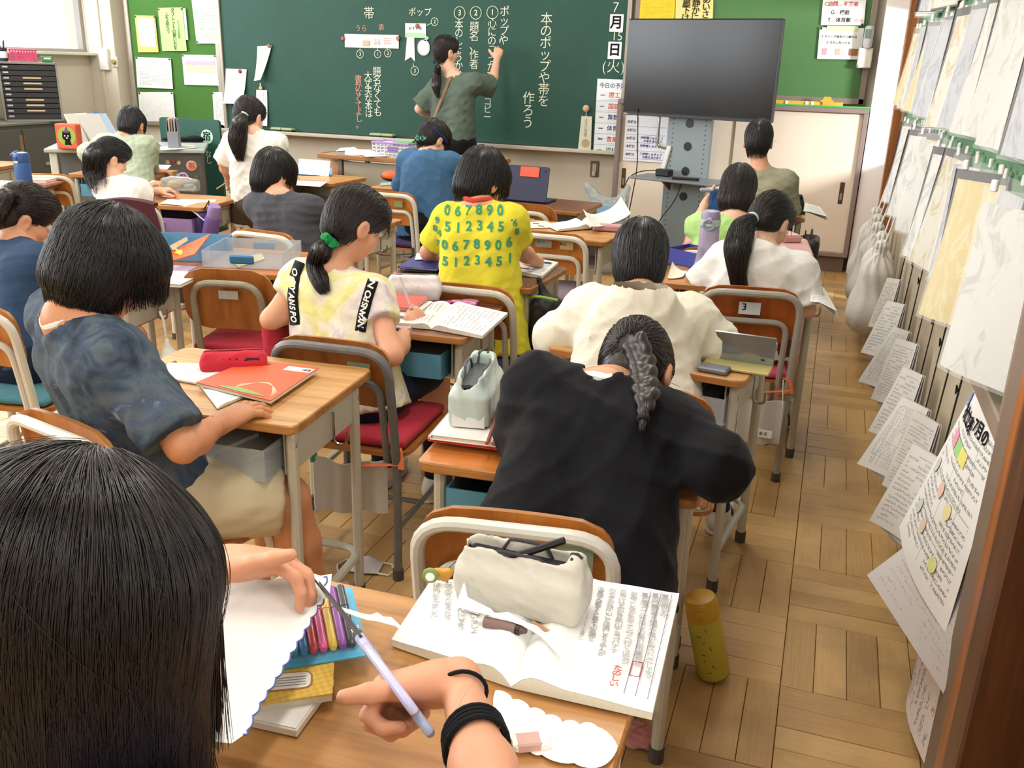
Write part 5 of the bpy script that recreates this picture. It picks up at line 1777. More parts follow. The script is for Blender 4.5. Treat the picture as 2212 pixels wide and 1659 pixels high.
# straps: ribbons following the top, with printed letters
def ribbon(f, root, base, pxs, depth, width, mat, name, off=.002):
 cs = [w(px, py, depth) for px, py in pxs]
 C = []
 for i in range(len(cs) - 1):
  for q in range(6): C.append(cs[i] + (cs[i + 1] - cs[i]) * q / 6)
 C.append(cs[-1])
 C = np.array(C)
 T = nzrows(np.gradient(C, axis=0))
 view = nzrows(C - V(0, 0, EYE))
 S_ = nzrows(np.cross(T, view))
 rows_ = []
 for a in (-1, 0, 1):
  q = C + S_ * a * width / 2
  q, _ = march(f, q, nzrows(q - V(0, 0, EYE)), 50, .6)
  rows_.append(q + grad(f, q) * off)
 up = np.stack(rows_, 1)
 n = len(C)
 vs = np.concatenate([up.reshape(-1, 3), (up - np.stack([grad(f, up[:, i]) for i in range(3)], 1) * off * 1.5).reshape(-1, 3)]) - V(base)
 qs = []
 for i in range(n - 1):
  for a in range(2):
   q = [i * 3 + a, i * 3 + a + 1, i * 3 + a + 4, i * 3 + a + 3]
   qs += [q, [x + 3 * n for x in q[::-1]]]
  qs += [[i * 3, i * 3 + 3, i * 3 + 3 + 3 * n, i * 3 + 3 * n], [i * 3 + 2, i * 3 + 2 + 3 * n, i * 3 + 5 + 3 * n, i * 3 + 5]]
 o = place(bpy.data.objects.new(name, npmesh(name, vs, np.array(qs), mat)), root)
 return o, up[:, 1], T, S_
STRAPM = cloth('strap_webbing', '101013', amt=.1)
LETW = M('white_strap_print', 'e6e6e2', .8, var=0)
def lettered(f, root, base, pxs, depth, width, word, size, flip=1):
 o, mid, T, S_ = ribbon(f, root, base, pxs, depth, width, STRAPM, 'shoulder_strap')
 ln = np.concatenate([[0], np.cumsum(np.linalg.norm(np.diff(mid, axis=0), axis=1))])
 for i, c in enumerate(word):
  s_ = (i + .5) / len(word) * ln[-1]
  p = np.array([np.interp(s_, ln, mid[:, a]) for a in range(3)])
  tt = nz(np.array([np.interp(s_, ln, T[:, a]) for a in range(3)]))
  vd = nz(p - V(0, 0, EYE))
  if c != ' ': decal(f, o, base, p - vd * .03, tt * flip, np.cross(tt * flip, vd), c, size, LETW, name='strap_letter', off=.0032)
lettered(fny, NY_O, NY_B, [(648, 566), (637, 595), (632, 640), (638, 702)], 2.10, .026, 'NSPO NYANSPO', .021)
lettered(fny, NY_O, NY_B, [(778, 716), (784, 680), (795, 640), (806, 606)], 2.10, .028, 'NYANSPO NYA', .023)
# tie-dye boy
b0 = (-1.40, 1.42, 0)
t = person('person in blue tie-dye tee and beige shorts at the desk with the orange workbook', b0)
j = pose((-1.345, 1.535, .465), w(150, 690, 1.42), w(225, 575, 1.50), -.45, (.42, .70, -.58), k=1.06, hs=1.0, sh=-.04,
   ER=w(395, 965, 1.37), WR=w(475, 915, 1.52), EL=(-1.53, 1.58, .66), WL=w(345, 868, 1.60),
   KR=(-1.10, 1.66, .43), AR=(-1.06, 1.72, .075), KL=(-1.22, 1.77, .43), AL=(-1.24, 1.80, .075))
body(t, b0, j, skinmat('tan_skin', 'c98d66'), dict(d=(.7, .3, -.3), curl=(.5, .6, .7, .7)), dict(d=w(540, 880, 1.60) - w(475, 915, 1.52), n=(.05, .1, -1), curl=(.22, .25, .3, .35), spread=.25, s=1.0))
TD2 = tiedye('blue_tie_dye', [(.34, '2b3440'), (.44, '3d4a5c'), (.53, '556068'), (.62, '47536b'), (.72, '9aa4ab')], 8)
shirt(t, b0, j, TD2, .88, .070, .022, .10, 'tee_shirt', .066, .012, 81, wl=.13)
collar(t, b0, j, .050, .009, WTEE, .008)
lower(t, b0, j, cloth('beige_twill', 'c2b494', amt=.06), .93, .096, .082, 'shorts', 83)
shoes(t, b0, j)
hair(t, b0, j, 'bowl', 4200, HAIRB, seed=13, rad=.0009, h=.0055, steps=11)
# navy shirt girl at the left edge
b0 = (-2.40, 2.16, 0)
t = person('person in navy blue top with high ponytail at the left edge', b0)
j = pose((-2.40, 2.16, .46), w(30, 530, 2.26), w(52, 468, 2.33), -.32, (.52, .70, -.50), k=1.0,
   ER=w(85, 700, 2.22), WR=(-2.28, 2.42, .69), EL=(-2.60, 2.32, .66), WL=(-2.42, 2.48, .69))
body(t, b0, j, SKIN, dict(curl=(.6, .7, .7, .7)), dict(curl=(.6, .7, .7, .7)))
shirt(t, b0, j, cloth('blue_navy_cotton', '2c4360', amt=.12), .95, .060, .018, .05, 'top', .055, .010, 91, long=False)
lower(t, b0, j, NAVY, .8, seed=92)
shoes(t, b0, j)
ho, hf = hair(t, b0, j, 'pony', 1500, HAIRN, tie=w(28, 432, 2.27), seed=14)
tp = [w(28, 432, 2.27), w(10, 425, 2.24), w(-8, 455, 2.21), w(-15, 510, 2.20)]
tail(ho, b0, tp, [.014, .028, .026, .012], HAIRN, 300)
scrunchie(ho, b0, tp[0], tp[1] - tp[0], .015, BLK, .009, 'hair_tie', .002)
# boy in blue
b0 = (-2.17, 4.94, 0)
t = person('person hunched in plain blue sweatshirt with green checked bandana and headband', b0)
j = pose((-2.20, 4.92, .47), w(925, 335, 5.03), w(936, 300, 5.10), .0, (.35, .72, -.60), k=1.04,
   ER=w(985, 405, 5.06), WR=w(978, 400, 5.22), EL=w(868, 400, 5.08), WL=(-2.32, 5.22, .70))
body(t, b0, j, SKINL, dict(curl=(.6, .7, .8, .8)), dict(curl=(.6, .7, .8, .8)))
BLUE = cloth('blue_sweat_cloth', '3f6488', amt=.06)
shirt(t, b0, j, BLUE, .8, .056, .022, .05, 'sweatshirt', .058, .010, 101, long=True, back=.012, hemr=.02)
lower(t, b0, j, BLK, .9, seed=102)
shoes(t, b0, j)
ho, hf = hair(t, b0, j, 'short', 1200, HAIRN, seed=15)
A_ = j.A
f = F()
f.ell(j.L(0, -.004, .018), V(.088, .109, .030) * j.hs, A_, .01)
f.cut(j.L(0, 0, .034), A_[2]); f.cut(j.L(0, 0, .006), -A_[2])
solid('headband', f, .005, cloth('navy_headband', '232b60', amt=.1), ho, b0)
f = F()
f.ell(j.L(0, -.080, -.045), V(.052, .022, .034) * j.hs, A_, .01)
f.cap(j.L(-.03, -.085, -.06), j.L(-.045, -.085, -.085), .012, .008, .01)
def checker():
 t = NT('green_black_checks')
 ck = t.n('TexChecker')
 ck.inputs['Scale'].default_value = 75
 ck.inputs['Color1'].default_value = lin('3fae7a'); ck.inputs['Color2'].default_value = lin('10151a')
 t.l(t.coord(), ck.inputs[0])
 t.base(ck.outputs[0])
 t.b.inputs['Roughness'].default_value = .9
 return t.m
solid('bandana', f, .005, checker(), ho, b0)
# teacher
b0 = (-2.82, 6.70, 0)
t = person('adult in grey green shirt and black trousers writing on the blackboard, dark ponytail', b0)
j = pose((-2.80, 6.74, .80), w(982, 168, 6.71), w(962, 112, 6.73), -.18, (.55, .82, .0), k=1.18, hs=1.0, sw=.135, sh=.04,
   ER=w(1062, 186, 6.88), WR=w(1074, 126, 7.12), EL=w(906, 235, 6.72), WL=w(930, 250, 6.95))
for sd, nm in ((-1, 'L'), (1, 'R')):
 I_ = getattr(j, 'I' + nm)
 setattr(j, 'K' + nm, I_ + V(0, .02, -.39)); setattr(j, 'A' + nm, I_ + V(0, 0, -I_[2] + .08))
body(t, b0, j, SKINL, dict(curl=(.8, .9, .9, .9)), dict(d=w(1080, 92, 7.19) - w(1074, 126, 7.12), n=(-.2, .8, -.2), curl=(.6, .7, .9, 1.0)), h=.010)
ftc, o = shirt(t, b0, j, cloth('grey_green_cotton', '58655a', amt=.06), .92, .088, .024, .13, 'blouse', .060, .014, 111, wl=.16, hemr=.022, h=.009)
cs_ = [Vector(q) for q in ((1012, 158), (975, 165), (962, 200), (946, 240), (934, 266))]
ribbon(ftc, o, b0, [(976, 158), (968, 178), (956, 210), (944, 240), (934, 268)], 6.4, .022, M('brown_bag_strap', '8a6a48', .6), 'bag_strap')
lower(t, b0, j, BLK, 1.0, .098, .078, 'trousers', 112, shank=.9)
shoes(t, b0, j)
ho, hf = hair(t, b0, j, 'pony', 1400, HAIRN, tie=w(945, 148, 6.62), seed=16)
tp = [w(946, 146, 6.62)] + [seen((hf, ftc), px, py, 6.65, o_) for px, py, o_ in ((943, 162, .03), (942, 186, .03), (946, 210, .015))]
tail(ho, b0, tp, [.018, .034, .034, .012], HAIRN, 350)
scrunchie(ho, b0, tp[0], tp[1] - tp[0], .018, BLK, .007)
f = B().tube([Vector(w(1080, 91, 7.2)), Vector(w(1081, 86, 7.26))], .005, 8)
ck_ = tag(f.build('chalk_stick', CHALK), 'white chalk stick held by the adult at the blackboard', 'chalk')
# standing girl
b0 = (-3.00, 4.42, 0)
t = person('person standing in long white tee with waist length ponytail, left of the teacher', b0)
j = pose((-2.985, 4.42, .60), w(545, 292, 4.40), w(537, 252, 4.44), .05, (.02, .90, -.42), k=.98,
   EL=w(482, 350, 4.46), WL=w(494, 388, 4.60), ER=w(598, 345, 4.5), WR=w(590, 365, 4.68))
for nm in 'LR':
 I_ = getattr(j, 'I' + nm)
 setattr(j, 'K' + nm, I_ + V(0, .015, -.27)); setattr(j, 'A' + nm, I_ + V(0, 0, -I_[2] + .08))
body(t, b0, j, SKINL, dict(d=(-.2, .6, -.5), curl=(.8, .9, .9, .9)), None)
fs, o = shirt(t, b0, j, WTEE, .86, .066, .020, .10, 'tee_shirt', .056, .010, 121, hemr=.022)
lower(t, b0, j, M('dark_skirt_cloth', '4a3a30', .9), .30, .10, .11, 'shorts', 122)
shoes(t, b0, j)
ho, hf = hair(t, b0, j, 'pony', 1400, HAIRN, tie=w(529, 246, 4.35), seed=17)
tp = [w(529, 246, 4.35)] + [seen((hf, fs), px, py, 4.38, o_) for px, py, o_ in ((518, 266, .03), (512, 300, .035), (516, 330, .025), (520, 350, .012))]
tail(ho, b0, tp[:4], [.016, .040, .044, .024], HAIRN, 0)
tag(curves('hair_strands', bundle(tp, [.016, .042, .050, .032, .014], 500, 10, 16, .3, .3), .0012, HAIRN, ho, b0), kind='stuff')
scrunchie(ho, b0, tp[0], tp[1] - tp[0], .016, M('mint_band', 'b9d6d4', .6), .005)
B().tube([Vector(w(470, 407, 4.62)) - Vector(b0), Vector(w(500, 388, 4.60)) - Vector(b0)], .004, 6)
pc = tag(B().tube([w(468, 408, 4.62), w(502, 386, 4.62)], .004, 6).build('pencil', M('pencil_yellow', 'b8964e', .5)), 'yellow pencil held low by the standing girl in white', 'pencil')
# masked boy
b0 = (-2.26, 3.56, 0)
t = person('person in dark grey tee wearing a white face mask near the standing girl', b0)
j = pose((-2.25, 3.57, .46), w(606, 428, 3.62), w(590, 377, 3.70), .05, (.22, .84, -.36), k=1.02,
   ER=w(692, 480, 3.76), WR=w(690, 462, 3.90), EL=(-2.42, 3.72, .66), WL=(-2.34, 3.90, .69))
body(t, b0, j, SKIN, dict(curl=(.6, .7, .7, .7)), dict(curl=(.5, .6, .7, .7)))
shirt(t, b0, j, cloth('dark_grey_cotton', '484950', amt=.08), .95, .066, .020, .03, 'tee_shirt', .058, .010, 131)
lower(t, b0, j, NAVY, .8, seed=132)
shoes(t, b0, j)
hair(t, b0, j, 'mop', 1700, HAIRB, seed=18)
f = F().ell(j.L(0, .060, -.048), V(.056, .050, .050) * j.hs, j.A, .01)
f.cut(j.L(0, .035, -.04), -j.A[1])
mk = solid('face_mask', f, .005, M('mask_white', 'e8e8e8', .9), t, b0)
for sd in (-1, 1): B().tube([Vector(j.L(sd * .050, .045, -.025) - V(b0)), Vector(j.L(sd * .078, .0, .008) - V(b0)), Vector(j.L(sd * .082, -.02, -.012) - V(b0)), Vector(j.L(sd * .050, .04, -.065) - V(b0))], .0018, 5).build('ear_loop', WHITEP, mk)
# long haired girl by the maroon cloth
b0 = (-3.45, 3.94, 0)
t = person('person in white tee with tied back long hair on the maroon draped chair', b0)
j = pose((-3.42, 3.94, .46), w(248, 392, 3.99), w(238, 342, 4.04), -.12, (.42, .78, -.42), k=1.0,
   ER=w(308, 425, 4.02), WR=w(312, 408, 4.14), EL=(-3.62, 4.08, .66), WL=(-3.45, 4.15, .69))
body(t, b0, j, SKINL, dict(curl=(.6, .7, .7, .7)), dict(d=(.3, .4, .3), curl=(.6, .7, .8, .8)))
fs, o = shirt(t, b0, j, WTEE, .9, .062, .018, .04, 'tee_shirt', .056, .010, 141)
lower(t, b0, j, NAVY, .8, seed=142)
shoes(t, b0, j)
ho, hf = hair(t, b0, j, 'pony', 1400, HAIRB, tie=w(206, 312, 3.96), seed=19)
tp = [w(206, 312, 3.96)] + [seen((hf, fs), px, py, 3.95, o_) for px, py, o_ in ((203, 335, .035), (206, 372, .035), (215, 412, .015))]
tail(ho, b0, tp[:3], [.020, .050, .048], HAIRB, 0)
tag(curves('hair_strands', bundle(tp, [.022, .054, .062, .050], 600, 11, 16, .3, .3), .0012, HAIRB, ho, b0), kind='stuff')
# pale green boy
b0 = (-4.18, 4.72, 0)
t = person('person in pale sage top leaning over the far left desk', b0)
j = pose((-4.14, 4.72, .50), w(268, 300, 4.86), w(284, 270, 4.93), .25, (-.22, .80, -.55), k=1.06,
   ER=w(318, 345, 4.92), WR=w(335, 370, 5.04), EL=w(190, 330, 4.86), WL=w(200, 368, 5.0))
body(t, b0, j, SKIN, dict(curl=(.6, .7, .7, .7)), dict(d=(.4, .5, 0), curl=(.4, .5, .5, .5)))
shirt(t, b0, j, cloth('sage_cotton', 'a9b7a0', amt=.05), .75, .058, .022, .04, 'top', .060, .012, 151, long=True, hemr=.02)
lower(t, b0, j, NAVY, .8, seed=152)
shoes(t, b0, j)
hair(t, b0, j, 'short', 1300, HAIRB, seed=20)
# ---------------- girl in the foreground cutting paper
b0 = (-.60, .28, 0)
t = person('person in the foreground with long loose dark hair, cutting paper with scissors', b0)
j = pose((-.63, .20, .46), (-.635, .37, .80), w(150, 1292, .50), -.25, (.12, .80, -.58), k=.95, hs=.97,
   ER=(-.185, .56, .80), WR=w(992, 1470, .765), EL=(-.78, .62, .70), WL=w(490, 1216, .885))
j.SR = V(-.44, .40, .83)
rh = dict(d=(-.93, -.30, -.18), n=(.10, -.70, -.70), curl=((1.05, 1.35, .7), (1.2, 1.4, .8), (1.3, 1.4, .8), (1.35, 1.4, .8)), thick=1.5, thumb=(.90, .38, .10), tcurl=.10, s=1.08, spread=.05)
lh = dict(d=(.93, .26, .10), n=(.05, -.35, -.93), curl=((.55, .75, .4), (.6, .8, .5), (.65, .85, .5), (.7, .85, .5)), thumb=(.86, .42, -.25), tcurl=.15, s=1.06, spread=.06, thick=1.3)
SKF = skinmat('foreground_skin', 'dba080')
body(t, b0, j, SKF, lh, rh, h=.005)
J1 = j
for H_, nmm in ((j.HR, 'r'), (j.HL, 'l')):
 td, sdv = nz(H_['thumbdir']), nz(H_['side'])
 c = H_['thumb'] - td * .004
 up_ = nz(sdv + V(0, 0, .8))
 f = F().ell(c + up_ * .0052, V(.0058, .0078, .0022), np.array([nz(np.cross(td, up_)), td, nz(np.cross(nz(np.cross(td, up_)), td))]), .003)
 solid('thumb_nail', f, .0011, M('nail_pink', 'd59a86', .25, var=.03, spec=.6), t, b0)
shirt(t, b0, j, cloth('lilac_cotton', '8f86a8', amt=.08), .4, .055, .014, .03, 'top', .056, .008, 161)
lower(t, b0, j, NAVY, .8, seed=162)
shoes(t, b0, j)
HAIRF = hairmat('glossy_brown_hair', '0c0808', '1c1310', .32, .6)
f = F()
L, A_, s_ = j.L, j.A, j.hs
f.ell(L(0, -.010, .028), V(.092, .112, .098) * s_, A_, .03)
f.ell(L(0, .055, .04), V(.08, .06, .06) * s_, A_, .03)
cN = j.Hc
bk = V(-.02, -.04, 0)
for dx, dy, zb in ((-.085, -.015, .36), (-.035, -.075, .42), (.03, -.070, .42), (.074, -.012, .40), (-.005, -.03, .42)):
 p0 = cN + A_[0] * dx * .95 + A_[1] * (dy + .02) * .9 + V(0, 0, .02)
 p1 = cN + A_[0] * dx * 1.08 + V(A_[1][0], A_[1][1], 0) * dy * 1.25 - V(0, 0, zb * .55)
 p2 = cN + A_[0] * dx * 1.05 + V(A_[1][0], A_[1][1], 0) * dy * 1.1 + bk * .5 - V(0, 0, zb)
 f.chain([p0, p1, p2], [.048, .044, .030], .06)
f.ell(L(0, .130, -.075), V(.075, .060, .125) * s_, A_, .012, 's')
ho = solid('hair', f, .0055, HAIRF, t, b0)
crown = L(-.01, -.015, .12)
P_ = flow_strands(f, 22000, L(0, -.01, .0), A_, crown, 'from', 22, .018, 21, (-.001, .0045), .75, -.95, .05)
P_ = P_[np.abs(f.ev(P_[..., 0], P_[..., 1], P_[..., 2])).max(1) < .045]
tag(curves('hair_strands', P_, .00048, HAIRF, ho, b0), kind='stuff')
P_ = flow_strands(f, 260, L(0, -.01, .0), A_, crown, 'from', 18, .018, 22, (.003, .009), .6, -.6, .25)
P_ = P_[np.abs(f.ev(P_[..., 0], P_[..., 1], P_[..., 2])).max(1) < .016]
tag(curves('flyaway_strands', P_, .00028, HAIRF, ho, b0), kind='stuff')
# elastic bands on the right wrist
fd = nz(j.ER - j.WR)
for q, (a, n_) in enumerate(((.022, 1), (.098, 1), (.105, 1), (.112, 1), (.1185, 1))):
 c = j.WR + fd * a
 rr = .0245 + a * .055
 tilt = nz(fd + V(.10, .06, .12) * (1 if q else -1))
 o = scrunchie(t, b0, c, tilt, rr, cloth('black_elastic', '121116', amt=.2), .0030 if q else .0023, 'hair_elastic')
 o.parent = None
 o.location = b0
 tag(o, 'thin black hair elastic round the cutting wrist, nearest the hand' if q == 0 else 'thick black hair elastic stacked mid forearm, %s of four' % ('first', 'second', 'third', 'last')[q - 1], 'hair elastic', 'black elastics on the forearm')
# ---------------------------------------------------------------- small builders for what lies about
TOP = .652
def q3(px, py, z=TOP): return at(px, py, z=z)
def bil(c, u, v):
 """corners tl, tr, br, bl; u left to right, v bottom to top"""
 return (c[3] * (1 - u) + c[2] * u) * (1 - v) + (c[0] * (1 - u) + c[1] * u) * v
def sheet_on(label, corners, z=TOP, mat=PAPER, name='paper_sheet', cat='paper', curl=0, droop=None, group=None, lift=.0015, nu=6, nv=6):
 """a loose sheet on a surface: corners are photo pixels (or points) tl tr br bl"""
 C = [p if isinstance(p, Vector) else q3(p[0], p[1], z) for p in corners]
 c = sum(C, Vector()) / 4
 L_ = [p - c for p in C]
 def fn(u, v):
  p = bil(L_, u, v)
  k = lift + curl * (abs(u - .5) * 2) ** 3 * (.4 + .6 * v)
  return p + Vector((0, 0, k + (droop(u, v) if droop else 0)))
 o = thing(name, label, cat, c, group=group)
 B().sheet(fn, nu, nv).build('sheet', mat, o)
 return o, L_, c
def block(b, corners, z0, z1, shrink=0):
 c = sum(corners, Vector()) / 4
 P = [c + (p - c) * (1 - shrink) for p in corners]
 vs = [Vector((p.x, p.y, z0)) for p in P] + [Vector((p.x, p.y, z1)) for p in P]
 return b.add(vs, [(0, 1, 2, 3), (7, 6, 5, 4), (0, 4, 5, 1), (1, 5, 6, 2), (2, 6, 7, 3), (3, 7, 4, 0)])
def rect_at(c, w_, d_, rot):
 ux, uy = Vector((math.cos(rot), math.sin(rot), 0)), Vector((-math.sin(rot), math.cos(rot), 0))
 c = Vector((c[0], c[1], 0))
 return [c - ux * w_ / 2 + uy * d_ / 2, c + ux * w_ / 2 + uy * d_ / 2, c + ux * w_ / 2 - uy * d_ / 2, c - ux * w_ / 2 - uy * d_ / 2]
PAGES = M('book_pages', 'dedac8', .8, var=.08, vs=120)
def book(label, px, py, w_, d_, th, rot, mat, z=TOP, name='book', cat='book', group=None, mark=None):
 p = q3(px, py, z)
 t = thing(name, label, cat, (p.x, p.y, z), rot, group)
 b = B()
 b.box((0, 0, th - .0012), (w_, d_, .0024), bev=.0008)
 b.box((0, 0, .0012), (w_, d_, .0024), bev=.0008)
 b.box((-w_ / 2 + .001, 0, th / 2), (.002, d_, th), bev=.0005)
 b.build('cover', mat, t)
 B().box((.0008, 0, th / 2), (w_ - .006, d_ - .008, th - .004)).build('page_block', PAGES, t)
 if mark: mark(t, th)
 return t
def notebook_open(label, L_c, R_c, z, th, lmat, rmat, name='open_notebook', cat='notebook', hump=.010, edge=PAGES, group=None):
 """two page stacks from corner pixels; each list tl tr br bl"""
 Lc, Rc = [[p if isinstance(p, Vector) else q3(p[0], p[1], z) for p in c] for c in (L_c, R_c)]
 c = sum(Lc + Rc, Vector()) / 8
 t = thing(name, label, cat, (c.x, c.y, z))
 off = Vector((c.x, c.y, z))
 for C, mt, spine in ((Lc, lmat, 1), (Rc, rmat, 0)):
  P = [p - off for p in C]
  prof = lambda u: th * (.72 + .28 * math.sin(PI * min(1, u * 1.1))) + hump * math.exp(-((u - .16) / .15) ** 2) - (hump * .8 + th * .55) * math.exp(-(u / .055) ** 2)
  def fn(u, v, P=P, spine=spine):
   s_ = 1 - u if spine else u
   p = bil(P, u, v)
   return Vector((p.x, p.y, max(.0015, prof(s_)) + .001))
  b = B()
  N_ = 14
  vs, fs = [], []
  for i in range(N_ + 1):
   u = i / N_
   for v in (0, 1):
    p = fn(u, v)
    vs += [Vector((p.x, p.y, .0004)), p - Vector((0, 0, .0008))]
  for i in range(N_):
   a, k = i * 4, (i + 1) * 4
   fs += [(a, k, k + 1, a + 1), (a + 2, a + 3, k + 3, k + 2), (a, a + 2, k + 2, k), (a + 1, k + 1, k + 3, a + 3)]
  e_ = N_ * 4
  fs += [(0, 1, 3, 2), (e_, e_ + 2, e_ + 3, e_ + 1)]
  b.add(vs, fs)
  b.build('page_stack', edge, t)
  B().sheet(fn, N_, 2, .0005).build('page', mt, t)
 return t, Lc, Rc, off, th
def soft(name, f, h, mat, parent, base, **k): return solid(name, f, h, mat, parent, base)
def cyl_between(b, p, q, r, n=12): return b.tube([p, q], r, n)
def bottle(label, x, y, z, r, hgt, c_body, c_cap, tilt=None, strap=None, name='water_bottle'):
 t = thing(name, label, 'bottle', (x, y, z))
 if tilt: t.rotation_euler = tilt
 B().lathe([(r * .90, .001), (r, .008), (r, hgt * .70), (r * .93, hgt * .745)], 20).build('body', c_body, t)
 c = B().lathe([(r * .98, hgt * .745), (r * .99, hgt * .76), (r * .97, hgt * .93), (r * .86, hgt * .985), (r * .5, hgt)], 20).build('cap', c_cap, t)
 B().lathe([(r * 1.015, hgt * .755), (r * 1.015, hgt * .775)], 20).build('cap_ring', c_cap, c)
 B().box((0, -r * .98, hgt * .86), (r * .55, r * .25, hgt * .09), bev=.003).build('lid_button', c_cap, t)
 if strap is not None:
  B().tube([(r * 1.02 * math.cos(a), r * .4 * math.sin(a), hgt * (.78 + .0 * a)) if 0 else (r * 1.25 * math.cos(a), 0, hgt * .80 + r * .9 * math.sin(a)) for a in np.linspace(.1, PI - .1, 9)], .004, 6).build('carry_strap', strap, t)
 return t
def cushion(label, x, y, rot, mat, seat_z=.38, size=.34, th=.028, strap=None, piping=None):
 t = thing('seat_cushion', label, 'cushion', (x, y, seat_z + .0008), rot)
 f = F().box((0, 0, th / 2), (size / 2, size / 2, th / 2), None, .013, .01)
 f.ell((0, 0, th * .7), (size * .40, size * .40, th * .6), None, .02)
 f.cut((0, 0, .0005), (0, 0, -1), .002)
 f.disp = wrinkles(.004, int(abs(x * 100)) + 3, .12)
 solid('pad', f, .008, mat, t)
 if strap is not None:
  b = B()
  for s in (-1, 1):
   b.tube([(s * size * .42, -size / 2 + .02, .008), (s * size * .5, -size / 2 - .03, .012), (s * size * .53, -size / 2 - .045, -.03), (s * size * .42, -size / 2 - .02, -.05)], .009, 6, flat=.3)
  b.tube([(-size * .5, -size / 2 - .042, -.02), (0, -size / 2 - .05, -.045), (size * .5, -size / 2 - .042, -.02)], .009, 6, flat=.3)
  b.build('strap', strap, t)
 return t
def pencil(label, p, q, r, mat, tip=True, name='pencil', cat='pencil'):
 p, q = Vector(p), Vector(q)
 t = thing(name, label, cat, (p + q) / 2)
 o = (p + q) / 2
 d = (q - p).normalized()
 B().tube([p - o, q - o - d * (r * 5 if tip else 0)], r, 6).build('shaft', mat, t)
 if tip:
  B().tube([q - o - d * r * 5, q - o - d * r * 1.2], [r, r * .28], 6).build('sharpened_wood', M('sharpened_wood', 'd9b48a', .7), t)
  B().tube([q - o - d * r * 1.2, q - o], [r * .28, r * .05], 6).build('lead', BLACK, t)
 return t
def poly3(b, pts, th=.0005):
 n = len(pts)
 c = pts
 nrm = Vector((0, 0, 0))
 for i in range(n): nrm += (c[i] - c[0]).cross(c[(i + 1) % n] - c[0])
 nrm = nrm.normalized() if nrm.length else Vector((0, 0, 1))
 vs = [p + nrm * th / 2 for p in c] + [p - nrm * th / 2 for p in c]
 return b.add(vs, [tuple(range(n)), tuple(range(2 * n - 1, n - 1, -1))] + [(i, n + i, n + (i + 1) % n, (i + 1) % n) for i in range(n)])
def scallop(pts, bumps, depth):
 """outline through pts with outward scallops between them (pixel space helper, later set on its plane)"""
 out = []
 for i in range(len(pts)):
  a, b_ = pts[i], pts[(i + 1) % len(pts)]
  n = bumps[i]
  if n == 0:
   out.append(a)
   continue
  dx, dy = b_[0] - a[0], b_[1] - a[1]
  L_ = math.hypot(dx, dy)
  nx_, ny_ = dy / L_, -dx / L_
  for k in range(n):
   for s in range(6):
    tt = (k + s / 6) / n
    h_ = math.sin(PI * s / 6) ** .7 * depth
    out.append((a[0] + dx * tt + nx_ * h_, a[1] + dy * tt + ny_ * h_))
 return out
# ---------------------------------------------------------------- right wall: display board, hooks, bags, booklets
GF = M('board_green_felt', '6f9a74', .95, var=.05, spec=.1)
RAIL = M('rail_brown_paint', '8b7a69', .55, var=.08, vs=6)
bd = thing('display_board', 'long green display board filling the right wall above the rail', 'display board', (.385, 3.94, 0))
B().box((0, 0, 1.46), (.02, 4.36, 1.36)).build('felt_panel', GF, bd)
b = B()
b.box((-.012, 0, .795), (.055, 4.38, .045), bev=.004)
b.box((-.012, 0, 2.14), (.05, 4.38, .04), bev=.004)
for y in (-2.18, 2.17): b.box((-.012, y, 1.46), (.05, .04, 1.36), bev=.004)
b.build('frame', RAIL, bd)
for z in (1.632, 1.222): B().box((-.0135, 0, z), (.006, 4.3, .022)).build('hanging_strip', M('strip_green', '5f8a66', .7, var=.1, vs=40), bd)
def artmat(i, bg, a, c):
 t = NT('drawing_%d' % i)
 v = t.coord((1, 6, 6), 'UV')
 v = t.coord((1.6 + .4 * (i % 3), 1.8, 1), 'UV')
 n = t.noise(v, 1.6 + .3 * (i % 4), 3, .6, 1.2)
 t.base(t.ramp(n, [(.0, lin(bg)), (.50, lin(bg)), (.60, mul(lin(a), 1.15)), (.66, lin(bg)), (.80, lin(c))]))
 t.b.inputs['Roughness'].default_value = .6
 return t.m
ARTS = [artmat(0, 'cfcdc8', 'a9a99f', 'bfb18a'), artmat(1, 'd3d0ca', '98a39d', 'b9bbb2'), artmat(2, 'cdb878', 'c9bd92', 'd6d0bd'), artmat(3, 'b5b7bb', '8f929c', 'cfcec9'), artmat(4, 'cdc8b8', 'a99468', 'a3ae9c')]
ART_WORD = ('white', 'off-white', 'pale yellow', 'grey', 'cream')
ORD = 'first second third fourth fifth sixth seventh eighth ninth tenth eleventh twelfth thirteenth fourteenth fifteenth sixteenth seventeenth eighteenth nineteenth twentieth'.split()
GAPSHADE = M('gap_shade_dark', '1d1c20', .8)
SLV = clearplastic('clear_sleeve', 'ffffff', .10, .10)
def sleeve_mesh(w_, h_, puff, seed):
 r = random.Random(seed)
 a, c_ = r.uniform(0, 6), r.uniform(.004, .010)
 def fn(u, v): return Vector((-(puff * (1 - v) ** 1.5 * u + c_ * math.sin(u * 4 + a) * (1 - v) + .002), (u - 0) * w_, (v - 1) * h_))
 return fn
SM = []
for i in range(5):
 fn = sleeve_mesh(.205, .365, .020 + .014 * (i % 3), i)
 SM.append([B().sheet(lambda u, v: fn(.04 + .92 * u, .02 + .9 * v) + Vector((.0012, 0, 0)), 5, 5).mesh('art_paper', ARTS[i]),
    B().sheet(fn, 5, 5, .0004).mesh('plastic_sleeve', SLV)])
SBK = B().sheet(lambda u, v: Vector((-.014 * (1 - v) * u + .002, u * .205, (v - 1) * .355)), 2, 3, .003).mesh('gap_shade_sheet', GAPSHADE)  # near-black sheet added in place of the shadow gaps between neighbouring sleeves
CLIPM = B().box((0, 0, 0), (.008, .018, .022), bev=.002).mesh('clip', WHITEP)
rr_ = random.Random(5)
